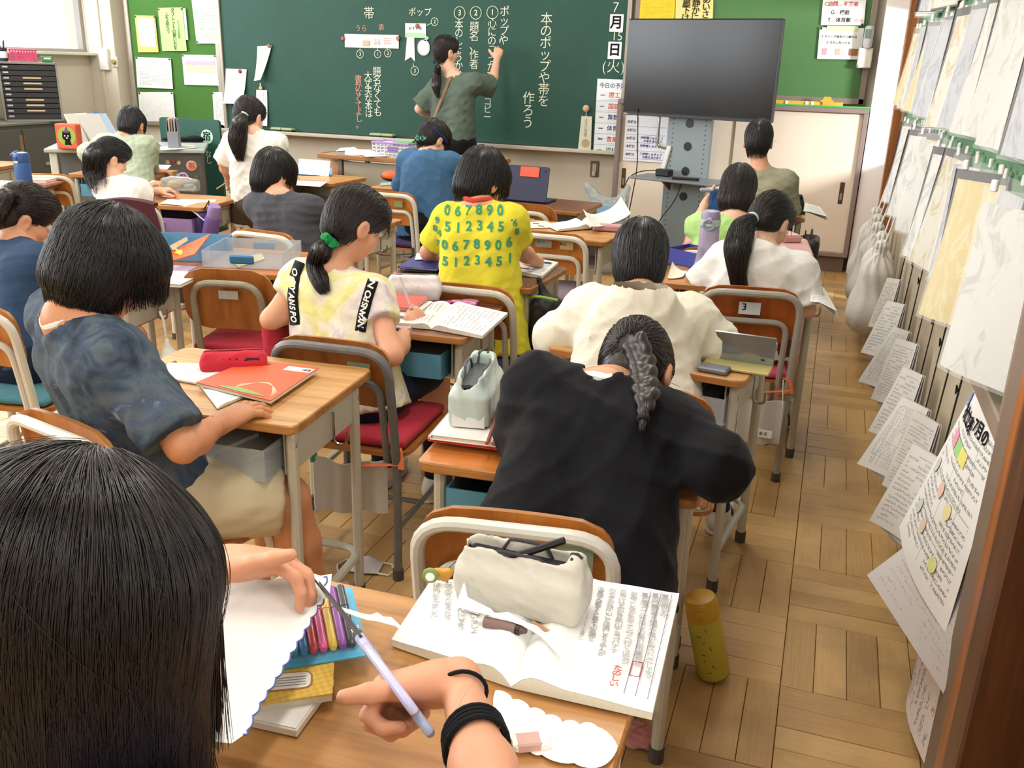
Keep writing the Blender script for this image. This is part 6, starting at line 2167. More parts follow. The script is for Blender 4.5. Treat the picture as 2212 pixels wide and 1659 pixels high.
for row, (z, nm) in enumerate(((1.206, 'lowest'), (1.616, 'middle'), (2.02, 'topmost'))):
 ys_ = [1.80 + k * .222 + rr_.uniform(-.03, .03) for k in range(15)]
 for k, y in enumerate(ys_[::-1]):
  i = rr_.choice((0, 0, 1, 1, 2, 3, 3, 4))
  t = thing('artwork_sleeve', '%s drawing in clear sleeve, %s from the far end of the %s wall row' % (ART_WORD[i], ORD[k], nm), 'artwork', (.366, y, z + rr_.uniform(-.006, .004)), 0, 'drawings in the %s row of the display board' % nm)
  t.rotation_euler = (rr_.uniform(-.05, .05), rr_.uniform(.0, .10), math.radians(rr_.choice((5, 9, 13, 19, 24))))
  for me in SM[i]: place(bpy.data.objects.new(me.name.split('.')[0], me), t)
  if rr_.random() < .6: place(bpy.data.objects.new('gap_shade_sheet', SBK), t, (.004, rr_.uniform(.008, .032), rr_.uniform(-.01, 0)))
  for dy in (.03, .17): place(bpy.data.objects.new('clip', CLIPM), t, (-.003, dy, .004))
# hooks with booklets on black strings
HK = M('hook_cream', 'd8d2c2', .5)
STR = M('black_string', '17151a', .9)
bk_print = [printed('booklet_print_%d' % i, 'dedcd8', '8d8d94', rows=18 + 3 * i, chars=30, vert=bool(i % 2), dens=.5, grid=5 if i == 1 else 0) for i in range(3)]
ys = [4.42, 4.02, 3.66, 3.34, 3.05, 2.79, 2.56, 2.35]
ordn = ['farthest', 'second farthest', 'third farthest', 'fourth farthest', 'fourth nearest', 'third nearest', 'second nearest', 'nearest']
for i, y in enumerate(ys):
 z = .715
 hk = thing('wall_hook', 'small cream wall hook under the rail, %s of the booklet hooks' % ordn[i], 'hook', (.388, y, z), 0, 'hooks under the rail')
 B().box((.005, 0, .012), (.006, .022, .034), bev=.002).build('plate', HK, hk)
 B().tube(fillet([(.004, 0, .012), (-.02, 0, .006), (-.026, 0, .024)], .008, 3), .0035, 6).build('prong', HK, hk)
 L_ = .20 + .02 * (i % 3)
 t = thing('string_booklet', 'printed booklet hanging by black string from the %s hook' % ordn[i], 'booklet', (.366, y, z + .014))
 b = B()
 for s in (-1, 1): b.tube([(0, s * .003, 0), (-.012 + s * .003, s * .020, -L_)], .0020, 5)
 b.tube([(-.004, -.014, -.055), (-.006, .012, -.045), (-.012, -.018, -.03), (-.006, .016, -.062)], .0022, 5)
 b.build('string', STR, t)
 w_, h_ = .20, .27
 n_p = 3
 for p in range(n_p):
  k = p * .011 + .012
  def fn(u, v, k=k, p=p): return Vector((-(k * (1.3 + .5 * (i % 3)) * (1 - v) * (.3 + 1.1 * u) + .012 + (.04 + .012 * (i % 2)) * u + p * .004 + .012 * math.sin(u * 3.2 + p) * (1 - v) * 1.2), (u - .62) * w_ * (1 - .02 * p), -L_ + .006 - (1 - v) * h_ * (1 - .06 * p) + .10 * (u - .6) * (-.35) - .0 * p))
  B().sheet(fn, 5, 5).build('booklet_page', bk_print[(i + p) % 3] if p == n_p - 1 else M('booklet_grey', 'cfcac8', .8, var=.03), t)
# white drawstring bags at the far end
BAGM = cloth('white_bag_cloth', 'd6d2cb', amt=.05)
for i, (y, dx) in enumerate(((5.95, .0), (5.64, .0), (5.32, .01), (5.0, .0), (4.72, .01))):
 hk = thing('coat_hook', 'chrome coat hook at the far end of the rail, %s of five' % ('farthest', 'second farthest', 'middle', 'second nearest', 'nearest')[i], 'hook', (.36, y, .775), 0, 'hooks for the drawstring bags')
 B().box((.004, 0, 0), (.006, .02, .04), bev=.002).build('plate', CHROME, hk)
 B().tube(fillet([(0, 0, .01), (-.03, 0, 0), (-.042, 0, .02)], .01, 3), .0035, 6).build('prong', CHROME, hk)
 b0 = (.30, y, 0)
 t = thing('drawstring_bag', 'white cloth drawstring bag hanging at the far end of right wall, %s of five' % ('farthest', 'second farthest', 'middle', 'second nearest', 'nearest')[i], 'bag', b0, 0, 'drawstring bags on the right wall')
 f = F()
 hb = .40 + .02 * (i % 2)
 zt = .60
 f.cap((.285 - dx, y, zt - .02), (.285 - dx, y, zt - .10), .018, .060, .04)
 f.cap((.28 - dx, y, zt - .10), (.265 - dx, y, zt - hb + .09), .064, .092, .05)
 f.cap((.265 - dx, y - .03, zt - hb + .09), (.265 - dx, y + .05, zt - hb + .07), .085, .085, .05)
 f.cap((.285 - dx, y, zt - .02), (.285 - dx, y, zt + .025), .016, .030, .015)
 f.box((.265, y, .4), (.105, .2, .5), None, .01, .02, 'u') if 0 else None
 f.disp = (lambda yy, xx: (lambda X, Y, Z: .007 * np.sin(np.arctan2(Y - yy, X - xx) * 9 + 2 * np.sin(Z * 14)) * np.clip((Z - .22) * 3, .25, 1)))(y, .27)
 f.cut((.352, 0, 0), (1, 0, 0), .004)
 solid('bag_body', f, .008, BAGM, t, b0)
 b = B()
 for s in (-1, 1): b.tube([(.285 - dx - b0[0], s * .012, zt - .005), (.318 - b0[0], 0, .782)], .0035, 6)
 b.tube([(-.015 - dx, -.01, zt + .0), (-.05, -.03, zt - .02), (-.055, -.05, zt - .07)], .0035, 6)
 b.build('drawstring', WHITEP, t)
# big menu sheets pinned under the rail near the camera
def hang_sheet(label, fn, mat, name='menu_sheet', nu=10, nv=12, extra=None, c=(.36, 1.9, .6)):
 c = Vector(c)
 t = thing(name, label, 'poster', c)
 B().sheet(lambda u, v: fn(u, v) - c, nu, nv).build('sheet', mat, t)
 if extra: extra(t, c)
 return t
MENU = printed('menu_print', 'e9e8e6', '77777d', rows=26, chars=34, dens=.52, grid=4)
def menu_fn(u, v, o=0.0):
 # hung by its upper edge, the free lower far corner curling into the room
 k = (1 - v)
 return Vector((.372 - o - .10 * k * (.35 + .75 * u) - .02 * math.sin(u * PI), 1.80 + .36 * u - .03 * k, .775 - .40 * k + .045 * (u - .5) * k))
def menu_marks(t, c):
 for u, v, s, m_ in ((.62, .86, '献立表', INK), (.30, .90, '7月の', INK)):
  p, px_, py_ = menu_fn(u, v), menu_fn(u - .05, v), menu_fn(u, v + .05)
  n_ = (px_ - p).cross(py_ - p).normalized()
  txt(s, .038, m_, t, mtx(p - c + n_ * .002, px_ - p, py_ - p), bold=.02)
 for u0, v0, cc in ((.80, .68, 'e29ab8'), (.64, .68, '9fd08a'), (.50, .68, 'e6e07a')):
  pts = [menu_fn(u0 + a * .14, v0 + b_ * .075) for a, b_ in ((0, 0), (0, 1), (-1, 1), (-1, 0))]
  n_ = (pts[1] - pts[0]).cross(pts[3] - pts[0]).normalized()
  if n_.x > 0: n_ = -n_
  bb_ = B()
  poly3(bb_, [p - c + n_ * .0018 for p in pts], .0006)
  bb_.build('colour_block', M('menu_' + cc, cc, .8, var=.05), t)
 for q, (u0, v0, cc) in enumerate(((.85, .50, 'cfcabf'), (.55, .48, 'e3c3b4'), (.35, .45, 'e8e2a8'), (.80, .26, 'cfd0cc'), (.60, .24, 'dcc8b2'), (.30, .18, 'd9df9a'), (.88, .90, '6c86c8'))):
  p = menu_fn(u0, v0)
  n_ = (menu_fn(u0 + .02, v0) - p).cross(menu_fn(u0, v0 + .02) - p).normalized()
  if n_.x > 0: n_ = -n_
  B().lathe([(.018, 0), (.018, .0006)], 12, mtx(p - c + n_ * .0022, (0, 1, 0), (0, 0, 1)) if 0 else mtx(p - c + n_ * .0022, menu_fn(u0 - .03, v0) - p, menu_fn(u0, v0 + .03) - p)).build('dish_drawing', M('dish_' + cc, cc, .8, var=.1, vs=60), t)
hang_sheet('large white school menu sheet with pink and green blocks pinned under the rail', menu_fn, MENU, extra=menu_marks)
hang_sheet('grey back sheet curling out below the large menu sheet', lambda u, v: Vector((.376 - .15 * (1 - v) * (.15 + .95 * u) - .01, 1.74 + .33 * u - .04 * (1 - v), .50 - .24 * (1 - v) + .10 * u * (1 - v) * .5)), printed('back_sheet_print', 'c9c4c4', 'a9a2a4', rows=16, chars=30, dens=.45), 'notice_sheet')
hang_sheet('narrow white sheet dangling behind the curled grey sheet', lambda u, v: Vector((.378 - .05 * (1 - v), 2.04 + .20 * u, .48 - .22 * (1 - v) + .03 * math.sin(u * 9) * (1 - v))), M('dangling_white', 'dcd9d6', .8, var=.03), 'notice_sheet')
def low_fn(u, v): return Vector((.378 - .035 * math.sin(PI * u) - .02 * (1 - v), 1.77 + .40 * u * (.8 + .2 * v), .33 - .31 * (1 - v) + .02 * math.sin(u * 3)))
def low_marks(t, c):
 p = low_fn(.35, .86)
 txt('ほけんだより', .035, INKR, t, mtx(p - c + Vector((-.004, 0, 0)), low_fn(.30, .86) - p, low_fn(.35, .9) - p), bold=.01)
 bb_ = B()
 for k, cc in enumerate(('rain1',)):
  bb_.tube([low_fn(.15 + .6 * s, .72 + .10 * math.sin(PI * s)) - c + Vector((-.003, 0, 0)) for s in np.linspace(0, 1, 10)], .003, 5)
 bb_.build('green_line', INKG, t)
hang_sheet('pink tinted health newsletter pinned low on the wall by the door post', low_fn, printed('health_print', 'e6dcda', '8d878c', rows=13, chars=24, dens=.5, vert=True), 'newsletter', extra=low_marks)
# ---------------------------------------------------------------- front left corner
DGREY = M('dark_grey_steel', '55554f', .5, .1, var=.08)
lc = thing('low_cabinet', 'dark grey steel low cabinet in the front left corner', 'cabinet', (-6.32, 5.80, 0), math.radians(90))
B().box((0, 0, .43), (1.5, .50, .80), bev=.004).build('body', DGREY, lc)
B().box((0, 0, .838), (1.54, .53, .02), bev=.004).build('top_panel', M('cabinet_top_grey', '6b6a63', .5), lc)
for x in (-.37, .37):
 d = B().box((x, -.255, .43), (.72, .014, .74), bev=.003).build('door', DGREY, lc)
 B().box((x + (.14 if x < 0 else -.14), -.266, .52), (.09, .012, .03), bev=.003).build('handle', CHROME, d)
B().box((-.02, -.2635, .46), (.035, .001, .6)).build('tape_stain', M('rust_tape', '83684a', .8, var=.2), lc)
tw = thing('paper_drawer_tower', 'black paper drawer tower with ten shallow drawers on the dark low cabinet', 'drawer unit', (-6.25, 6.12, .8485), math.radians(48))
TWD = M('drawer_black', '2a2b2e', .4, var=.05)
b = B()
for x in (-.205, .205): b.box((x, 0, .225), (.016, .34, .45))
b.box((0, 0, .444), (.42, .34, .014)); b.box((0, 0, .008), (.42, .34, .016)); b.box((0, .165, .225), (.41, .01, .44))
b.build('case', M('tower_case_grey', '8b8a82', .5), tw)
for k in range(10):
 z = .036 + k * .0415
 d = B().box((0, -.012, z), (.388, .32, .037), bev=.002).build('drawer', TWD, tw)
 B().box((-.16, -.174, z + .004), (.038, .003, .012)).build('label_plate', M('label_grey', 'b9bcc0', .5), d)
 if k in (0, 1, 2, 3, 5, 6, 7) and k != 0: B().box((.02, -.175, z + .006), (.13, .004, .012)).build('paper_label', M('label_cream', 'cdb894', .7), d)
t = thing('pen_cup', 'dark pen cup wrapped in white paper on the drawer tower', 'pen cup', (-6.34, 5.98, 1.3))
B().lathe([(.04, .0), (.04, .10), (.037, .10), (.036, .006)], 16).build('cup', M('cup_navy', '22233a', .5), t)
B().lathe([(.0408, .025), (.0408, .075)], 16).build('paper_wrap', PAPER, t)
for q in range(5): B().tube([(.012 * math.cos(q * 1.3), .012 * math.sin(q * 1.3), .01), (.030 * math.cos(q * 1.3), .030 * math.sin(q * 1.3), .15 + .01 * q)], .004, 6).build('pen', BLACK, t)
t = thing('pink_basket', 'bright pink plastic basket on top of the drawer tower', 'basket', (-6.25, 6.10, 1.3), math.radians(48))
def basket(t, w_, d_, hgt, mat, rimmat=None, holes=True):
 b = B()
 b.box((0, 0, .003), (w_ * .92, d_ * .92, .005))
 nx_, nz_ = 9, 4
 for s in (-1, 1):
  for k in range(nx_ + 1): b.box((-w_ / 2 * .96 + w_ * .96 * k / nx_, s * d_ / 2 * .97, hgt / 2), (.007, .004, hgt))
  for k in range(6): b.box((s * w_ / 2 * .97, -d_ / 2 * .96 + d_ * .96 * k / 5, hgt / 2), (.004, .007, hgt))
  for k in range(nz_ + 1):
   z = hgt * k / nz_
   b.box((0, s * d_ / 2 * .97, z), (w_ * .97, .004, .008)); b.box((s * w_ / 2 * .97, 0, z), (.004, d_ * .97, .008))
 b.build('mesh_wall', mat, t)
 b = B()
 for s in (-1, 1):
  b.box((0, s * d_ / 2, hgt), (w_ + .012, .012, .014), bev=.004); b.box((s * w_ / 2, 0, hgt), (.012, d_ + .012, .014), bev=.004)
 b.build('rim', rimmat or mat, t)
basket(t, .19, .14, .09, M('basket_pink', 'd64a7a', .45))
t = thing('green_block', 'small green case beside the pink basket on the drawer tower', 'case', (-6.15, 6.24, 1.3), math.radians(48))
B().box((0, 0, .024), (.08, .08, .048), bev=.005).build('shell', M('case_green', '3f8a4a', .5), t)
B().box((0, -.041, .03), (.05, .002, .012)).build('label', PAPER, t)
# files left of the tower
for q in range(4):
 t = thing('paper_file', 'pale paper file standing left of the drawer tower, %s of four' % ('first', 'second', 'third', 'fourth')[q], 'file', (-6.34 + q * .012, 5.66 + q * .022, .8485), math.radians(60), 'files left of the drawer tower')
 B().box((0, 0, .14), (.018, .22, .28), bev=.002).build('cover', M('file_pale_%d' % (q % 2), ('cfd6c4', 'd8cfae')[q % 2], .7), t)
 B().box((0, -.111, .20), (.012, .002, .06)).build('spine_label', PAPER, t)
# grey teacher desk
GD_ = M('desk_light_grey_top', 'a9b3b0', .4, var=.04)
GB_ = M('desk_grey_steel', '74777a', .5, .1, var=.05)
ga = math.radians(34)
gd = thing('teacher_desk', 'grey steel teacher desk with magnets on its end panel', 'desk', (-4.90, 5.66, 0), ga)
B().box((0, 0, .738), (1.06, .62, .028), bev=.006).build('desk_top', GD_, gd)
B().box((.0, .24, .40), (.94, .02, .60)).build('modesty_panel', GB_, gd)
b = B().box((.33, 0, .38), (.34, .56, .68), bev=.004)
b.build('drawer_pedestal', M('pedestal_dark', '5c5a57', .5, .1, var=.06), gd)
for x, y in ((-.48, -.26), (-.48, .26)): B().box((x, y, .36), (.05, .04, .725), bev=.004).build('leg', M('leg_cream', 'c9cdc0', .5), gd)
B().box((-.30, -.10, .42), (.34, .02, .6)).build('side_panel', GB_, gd)
def gpt(x, y, z):
 v = Matrix.Rotation(ga, 3, 'Z') @ Vector((x, y, 0))
 return Vector((gd.location.x + v.x, gd.location.y + v.y, z))
for q, (dx, z, r, cc, s, lab) in enumerate((( .43, .635, .038, 'd9a08c', '祝', 'salmon round magnet'), (.30, .56, .040, 'b9cbe0', '国', 'pale blue round magnet'), (.365, .55, .040, 'd9b8c4', '算', 'pale pink round magnet'), (.20, .545, .038, 'b9d6cc', 'ノ', 'pale mint round magnet'), (.27, .66, .016, 'a98a62', '', 'small tan round magnet'), (.31, .67, .013, '8f3a3a', '', 'small dark red magnet'), (.345, .655, .015, 'c7a887', '', 'small beige magnet'), (.46, .56, .010, '7d6a50', '', 'tiny brown magnet'))):
 p = gpt(dx, -.2815, z)
 t = thing('round_magnet', lab + ' on the front of the grey teacher desk pedestal', 'magnet', p, ga, 'magnets on the teacher desk')
 B().lathe([(r, 0), (r, .005), (r * .9, .007)], 18, mtx((0, 0, 0), (1, 0, 0), (0, 0, 1))).build('disc', M('disc_' + cc, cc, .5), t)
 if s: txt(s, r * 1.2, INKR if q == 0 else INKB, t, mtx((0, -.0078, 0), FRONT_X, FRONT_Y), bold=.02)
t = thing('name_strip_magnet', 'white strip magnet on the lower part of the desk pedestal', 'magnet', gpt(.38, -.2815, .475), ga)
B().box((0, -.002, 0), (.14, .004, .035), bev=.001).build('strip', PAPER, t)
txt('おたより', .024, INKB, t, mtx((0, -.0045, 0), FRONT_X, FRONT_Y))
# things on the grey desk
p = q3(133, 322, .755)
t = thing('halloween_tin', 'orange box with a black cat picture on the grey teacher desk', 'box', (p.x + .02, p.y + .06, .7525), ga - .35)
B().box((0, 0, .085), (.155, .07, .17), bev=.008).build('box', M('box_orange', 'cf5a3a', .5, var=.12, vs=12), t)
B().lathe([(.064, 0), (.064, .001)], 24, mtx((.004, -.0352, .088), FRONT_X, FRONT_Y)).build('green_disc', M('disc_lime', '8fa83e', .6), t)
b = B()
b.prism([(.032 * math.cos(a * PI / 10), .028 * math.sin(a * PI / 10)) for a in range(20)], 0, .0008, mtx((.004, -.0364, .085), FRONT_X, FRONT_Y))
for s in (-1, 1): b.prism([(s * .03, .012), (s * .012, .024), (s * .026, .04)][::s], 0, .0008, mtx((.004, -.0364, .085), FRONT_X, FRONT_Y))
b.prism([(-.02, -.06), (.03, -.06), (.02, -.02), (-.01, -.02)], 0, .0008, mtx((.004, -.0364, .09), FRONT_X, FRONT_Y))
b.build('cat_picture', INK, t)
B().prism([(-.028, .018), (.028, .018), (.012, .03), (.006, .06), (-.012, .03)], 0, .001, mtx((.004, -.0374, .094), FRONT_X, FRONT_Y)).build('hat_picture', M('hat_purple', '6a3a78', .6), t)
for s in (-1, 1): B().lathe([(.005, 0), (.005, .0006)], 8, mtx((.004 + s * .012, -.0376, .090), FRONT_X, FRONT_Y)).build('eye_picture', PAPER, t)
B().lathe([(.007, 0), (.007, .0006)], 8, mtx((.006, -.0376, .076), FRONT_X, FRONT_Y)).build('nose_picture', M('nose_tan', 'cdb07a', .6), t)
for q, (px, py, wd, tl, cc, lab) in enumerate(((165, 322, .21, -.42, 'dcded6', 'white picture book leaning first in the row on the grey desk'), (183, 320, .22, -.46, '98a4a6', 'grey covered book leaning in the middle of the desk row'), (196, 320, .22, -.50, 'd8d3cf', 'pale pink edged book leaning against the blue picture book'), (212, 318, .23, -.52, 'b5cbe0', 'pale blue picture book with an animal drawing, last in the leaning row'))):
 p = q3(px, py, .755)
 t = thing('leaning_book', lab, 'book', (p.x + .02, p.y + .12, .7545), ga - .25)
 t.rotation_euler = (0, tl, ga - .55)
 b = B().box((0, 0, .125), (.012, wd, .25), bev=.002)
 b.build('cover', M('leancover_' + cc, cc, .6, var=.05), t)
 B().box((-.001, -wd / 2 + .001, .125), (.009, .004, .242)).build('page_block', PAGES, t)
 B().box((-.0066, -.0, .14), (.0008, wd * .84, .19)).build('cover_picture', M('leanpic_' + cc, ('cfd6d6', '7d8a90', 'd6c4c8', 'a9c4de')[q], .6, var=.10, vs=16), t)
 if q == 3:
  for dx, dz, r, c2 in ((0, .15, .030, 'd9c8c0'), (.02, .17, .016, '4a3a36'), (-.025, .145, .02, '8a6a5c'), (.035, .13, .014, 'c98f7c')):
   B().lathe([(r, 0), (r, .0007)], 12, mtx((-.0074, dx, dz), (0, -1, 0), (0, 0, 1))).build('animal_picture', M('animal_' + c2, c2, .7), t)
  B().box((0, .02, .262), (.004, .05, .025)).build('blue_tab', M('tab_blue', '3f86c4', .5), t)
o, _, _ = sheet_on('loose white papers on the right end of the grey teacher desk', [(336, 318), (410, 316), (424, 320), (350, 325)], .7545, printed('desk_paper_print', rows=14, chars=30), 'paper_sheet')
sheet_on('yellowish sheet beside the loose papers on the grey teacher desk', [(385, 313), (418, 314), (426, 318), (392, 318)], .757, M('pale_lime_paper', 'd8dcb8', .8))
p = q3(395, 306, .755)
t = thing('dark_cloth_case', 'flat black cloth case lying on the grey teacher desk', 'case', (p.x, p.y, .7545))
f = F().ell((0, 0, .018), (.16, .05, .022), headaxes((-.5, .85, 0)), .02); f.ell((.08, .05, .022), (.06, .04, .025), None, .03); f.cut((0, 0, .0005), (0, 0, -1), .002); f.disp = wrinkles(.006, 8, .06)
solid('cloth', f, .008, BLK, t)
p = q3(331, 320, .755)
t = thing('grey_file_box', 'upright grey file box at the middle of the grey teacher desk', 'file box', (p.x + .06, p.y + .16, .7525), ga)
b = B()
for s in (-1, 1): b.box((s * .035, 0, .10), (.003, .22, .20))
b.box((0, .11, .10), (.07, .003, .20)); b.box((0, -.11, .06), (.07, .003, .12)); b.box((0, 0, .002), (.07, .22, .004))
b.build('box', M('filebox_grey', '8c8f9a', .5), t)
for k in range(3): B().box((-.02 + .018 * k, 0, .105), (.010, .20, .20)).build('file', M('file_%d' % k, ('c9c2b4', 'b98a7a', 'a5a9b5')[k], .7), t)
# long podium table in front of the teacher
pd = thing('podium_table', 'wide teacher podium table with brown edge and beige front panels', 'table', (-2.86, 6.19, 0), math.radians(-1))
B().box((0, 0, .742), (1.26, .50, .016), bev=.003).build('table_top', M('podium_top_grey', '9a9c94', .4), pd)
b = B()
for s in (-1, 1): b.box((0, s * .255, .737), (1.29, .02, .034), bev=.005); b.box((s * .635, 0, .737), (.02, .50, .034), bev=.005)
b.build('edge_band', EDGEW, pd)
PB_ = M('podium_panel', 'a59c88', .6, var=.04)
for z, hh in ((.575, .26), (.24, .36)): B().box((.05, -.205, z), (1.02, .016, hh), bev=.003).build('front_panel', PB_, pd)
b = B()
for s in (-.49, .58):
 for y in (-.20, .20): b.box((s, y, .36), (.035, .035, .715), bev=.003)
b.build('leg_frame', M('podium_leg', '7a6c5c', .5), pd)
B().box((.05, -.205, .428), (1.0, .02, .018)).build('rail', M('podium_rail', '6b5f52', .5), pd)
sheet_on('loose white worksheets spread on the podium table', [(745, 322), (800, 324), (812, 336), (745, 336)], .7515, printed('worksheet_print', rows=10, chars=24, dens=.4), curl=.003)
sheet_on('tilted white worksheet on the left of the podium table', [(735, 320), (765, 318), (775, 324), (725, 327)], .7535, PAPER)
sheet_on('white worksheet lapping the podium table front edge', [(768, 328), (828, 326), (838, 338), (790, 339)], .756, PAPER)
p = q3(860, 333, .752)
t = thing('purple_rim_basket', 'white perforated basket with purple rim on the podium table', 'basket', (p.x + .05, 6.12, .7505), math.radians(-4))
basket(t, .30, .20, .095, M('basket_white', 'd9d6dc', .5), M('basket_purple', 'a683c4', .45))
B().box((.02, -.102, .055), (.08, .004, .035), bev=.002).build('name_plate', M('plate_purple', '8a6aa8', .5), t)
for q, (dx, cc) in enumerate(((-.05, 'e3d6ea'), (.05, '7cb77a'))): B().box((dx, .0, .085 + .01 * q), (.13, .12, .02), .3 * q, bev=.003).build('stored_papers', M('bp_' + cc, cc, .7), t)
# plastic bag by the cabinet
b0 = tuple(q3(1315, 478, .02)[:2]) + (0,)
b0 = (-1.45, 6.35, 0)
t = thing('plastic_bag', 'clear plastic bag printed blue and red, standing by the cabinet', 'bag', b0)
t.scale = (1.25, 1.1, 1.32)
f = F().ell((0, 0, .20), (.15, .12, .21), None, .05); f.cap((-.05, 0, .36), (-.13, 0, .47), .05, .02, .05); f.cap((.06, 0, .36), (.10, .02, .46), .05, .02, .05)
f.cut((0, 0, .001), (0, 0, -1), .004); f.disp = wrinkles(.018, 77, .09)
solid('film', f, .010, clearplastic('bag_film', 'd8dfe2', .35, .2), t)
for dx, dz, w_, h_, cc in ((.02, .28, .16, .20, '86b6d8'), (.03, .36, .04, .04, 'c9584a'), (.10, .33, .05, .04, 'c9584a'), (-.02, .22, .06, .05, '6f9ccc')):
 B().box((dx, -.115 + abs(dx) * .1, dz), (w_, .003, h_), bev=.001).build('print_patch', M('bagprint_' + cc, cc, .6, var=.15, vs=25), t)
t = thing('grey_carton', 'small grey carton on the floor beside the plastic bag', 'carton', (-1.10, 6.05, 0), .1)
B().box((0, 0, .17), (.17, .12, .34), bev=.004).build('carton', M('carton_grey', '9a9a98', .7), t)
B().box((0, -.061, .25), (.12, .002, .05)).build('label', M('carton_label', 'b9bcbf', .7), t)
# ---------------------------------------------------------------- near desk: cut paper, markers, books, notebook
z = TOP
t = thing('white_booklet', 'thin white booklet at the bottom of the stack under the yellow notebook', 'booklet', tuple(q3(548, 1505, z)[:2]) + (z - .0005,), math.radians(4))
B().box((0, 0, .005), (.17, .10, .010), bev=.001).build('pages', M('booklet_white', 'e3e0d8', .7), t)
B().box((0, 0, .0108), (.165, .095, .001)).build('cover', M('booklet_cover', 'efeee9', .6), t)
B().box((.02, -.01, .0115), (.05, .03, .0006)).build('printed_frame', PENCILG, t)
C = [q3(540, 1440, .675), q3(722, 1424, .675), q3(718, 1496, .675), q3(540, 1524, .675)]
c = sum(C, Vector()) / 4
t = thing('yellow_notebook', 'yellow checked notebook with a drawn bread slice under the marker set', 'notebook', (c.x, c.y, .662))
L_ = [p - Vector((c.x, c.y, 0)) for p in C]
def checks():
 m_ = NT('yellow_checks')
 ck = m_.n('TexChecker')
 ck.inputs['Scale'].default_value = 160
 ck.inputs['Color1'].default_value = lin('e0b23c'); ck.inputs['Color2'].default_value = lin('e8c45c')
 m_.l(m_.coord(), ck.inputs[0])
 m_.base(ck.outputs[0])
 return m_.m
b = B(); block(b, L_, .0005, .010, .02); b.build('pages', PAGES, t)
b = B(); block(b, L_, .010, .0122); b.build('cover', checks(), t)
cc_ = bil(L_, .42, .50)
cc_.z = 0
ux = (L_[1] - L_[0]).normalized(); uy = (L_[0] - L_[3]).normalized()
Mx = mtx((cc_.x, cc_.y, .0123), ux, uy)
B().prism(rrect(.066, .034, .012), 0, .0006, Mx).build('slice_outline', M('toast_brown', 'a9793f', .7), t)
B().prism(rrect(.061, .030, .010), .0006, .001, Mx).build('slice_drawing', M('slice_white', 'efece0', .7), t)
for k in range(4): B().box(tuple((Mx @ Vector((0, -.009 + k * .005, .0013)))), (.05, .0006, .0004), math.atan2(ux.y, ux.x)).build('ruled_line', PENCILG, t)
# marker set
bl, br_, tr_ = q3(585, 1450, .676), q3(796, 1416, .676), q3(768, 1268, .690)
ux = (br_ - bl); wpk = ux.length; ux.normalize()
uy = (tr_ - br_); hpk = uy.length; uy = (uy - ux * uy.dot(ux)).normalized()
t = thing('marker_set', 'set of colour markers in clear pack on blue card', 'marker set', bl)
Rm = mtx((0, 0, 0), ux, uy)
def PK(x, y, z_=0): return Rm @ Vector((x, y, z_))
b = B(); b.prism([(0, 0), (wpk, 0), (wpk, hpk), (0, hpk)], -.001, .001, Rm); b.build('backing_card', M('card_sky_blue', '4fb0d8', .5), t)
cols = ['7a3a30', '1f8f9a', '2a86c8', 'd4303a', 'dd4a94', 'e3c22f', '8a3aa0', '1d1d22']
for k, cc in enumerate(cols):
 x = .018 + k * (wpk - .036) / 7
 mk_ = B().tube([PK(x, .022, .0085), PK(x, hpk * .62, .0085)], .0062, 12).build('marker', M('marker_' + cc, cc, .35, var=.03, coat=.4), t)
 B().tube([PK(x, .014, .0085), PK(x, .018, .0085), PK(x, .022, .0085)], [.0040, .0058, .0062], 12).build('end_cap', M('marker_' + cc, cc, .35), mk_)
 B().tube([PK(x, hpk * .63, .0085), PK(x, hpk * .94, .0085)], .0066, 12).build('pen_cap', M('marker_' + cc, cc, .35), mk_)
b = B().box((0, 0, 0), (1, 1, 1))
b.v = [tuple(PK(.006 + (v[0] + .5) * (wpk - .012), .008 + (v[1] + .5) * (hpk - .014), .0012 + (v[2] + .5) * .0155)) for v in b.v]
b.build('clear_cover', clearplastic('marker_pack_film', 'ffffff', .04, .05), t)
# the paper being cut: scalloped sheet held up in the left hand
edge = [(640, 1243), (668, 1236), (692, 1244), (717, 1240), (712, 1282), (700, 1296)]
run = [(700, 1296), (686, 1310), (672, 1336), (658, 1362), (642, 1388), (628, 1412), (612, 1440), (596, 1466), (578, 1494), (562, 1520), (546, 1548), (534, 1580), (526, 1588)]
for a, c_ in zip(run[:-1], run[1:]):
 dx, dy = c_[0] - a[0], c_[1] - a[1]
 for s in (.17, .33, .5, .67, .83, 1):
  h_ = math.sin(PI * s) * 6
  ln = math.hypot(dx, dy)
  edge.append((a[0] + dx * s - dy / ln * -h_ * -1 * -1, a[1] + dy * s + dx / ln * -h_))
rest_ = [(500, 1606), (440, 1600), (430, 1420), (440, 1290), (520, 1250), (580, 1254)]
zz = lambda px, py: .735 + .030 * (1300 - py) / 300 - .012 * (px < 500)
pts = [q3(px, py, zz(px, py)) for px, py in edge + rest_]
c = sum(pts, Vector()) / len(pts)
t = thing('cut_paper', 'large white paper with blue scalloped edge being cut with scissors', 'paper', c)
b = B(); poly3(b, [p - c for p in pts], .0005); b.build('sheet', PAPER, t)
B().tube([p - c + Vector((0, 0, .0012)) for p in pts[5:len(edge)]], .0011, 5).build('blue_outline', M('blue_pencil_line', '5f6cb4', .8), t)
b = B()
b.tube([q3(px, py, zz(px, py)) - c + Vector((0, 0, .0010)) for px, py in ((699, 1248), (706, 1247), (707, 1258), (701, 1266))], .0011, 5)
b.build('blue_mark', M('blue_pencil_line', '5f6cb4', .8), t)
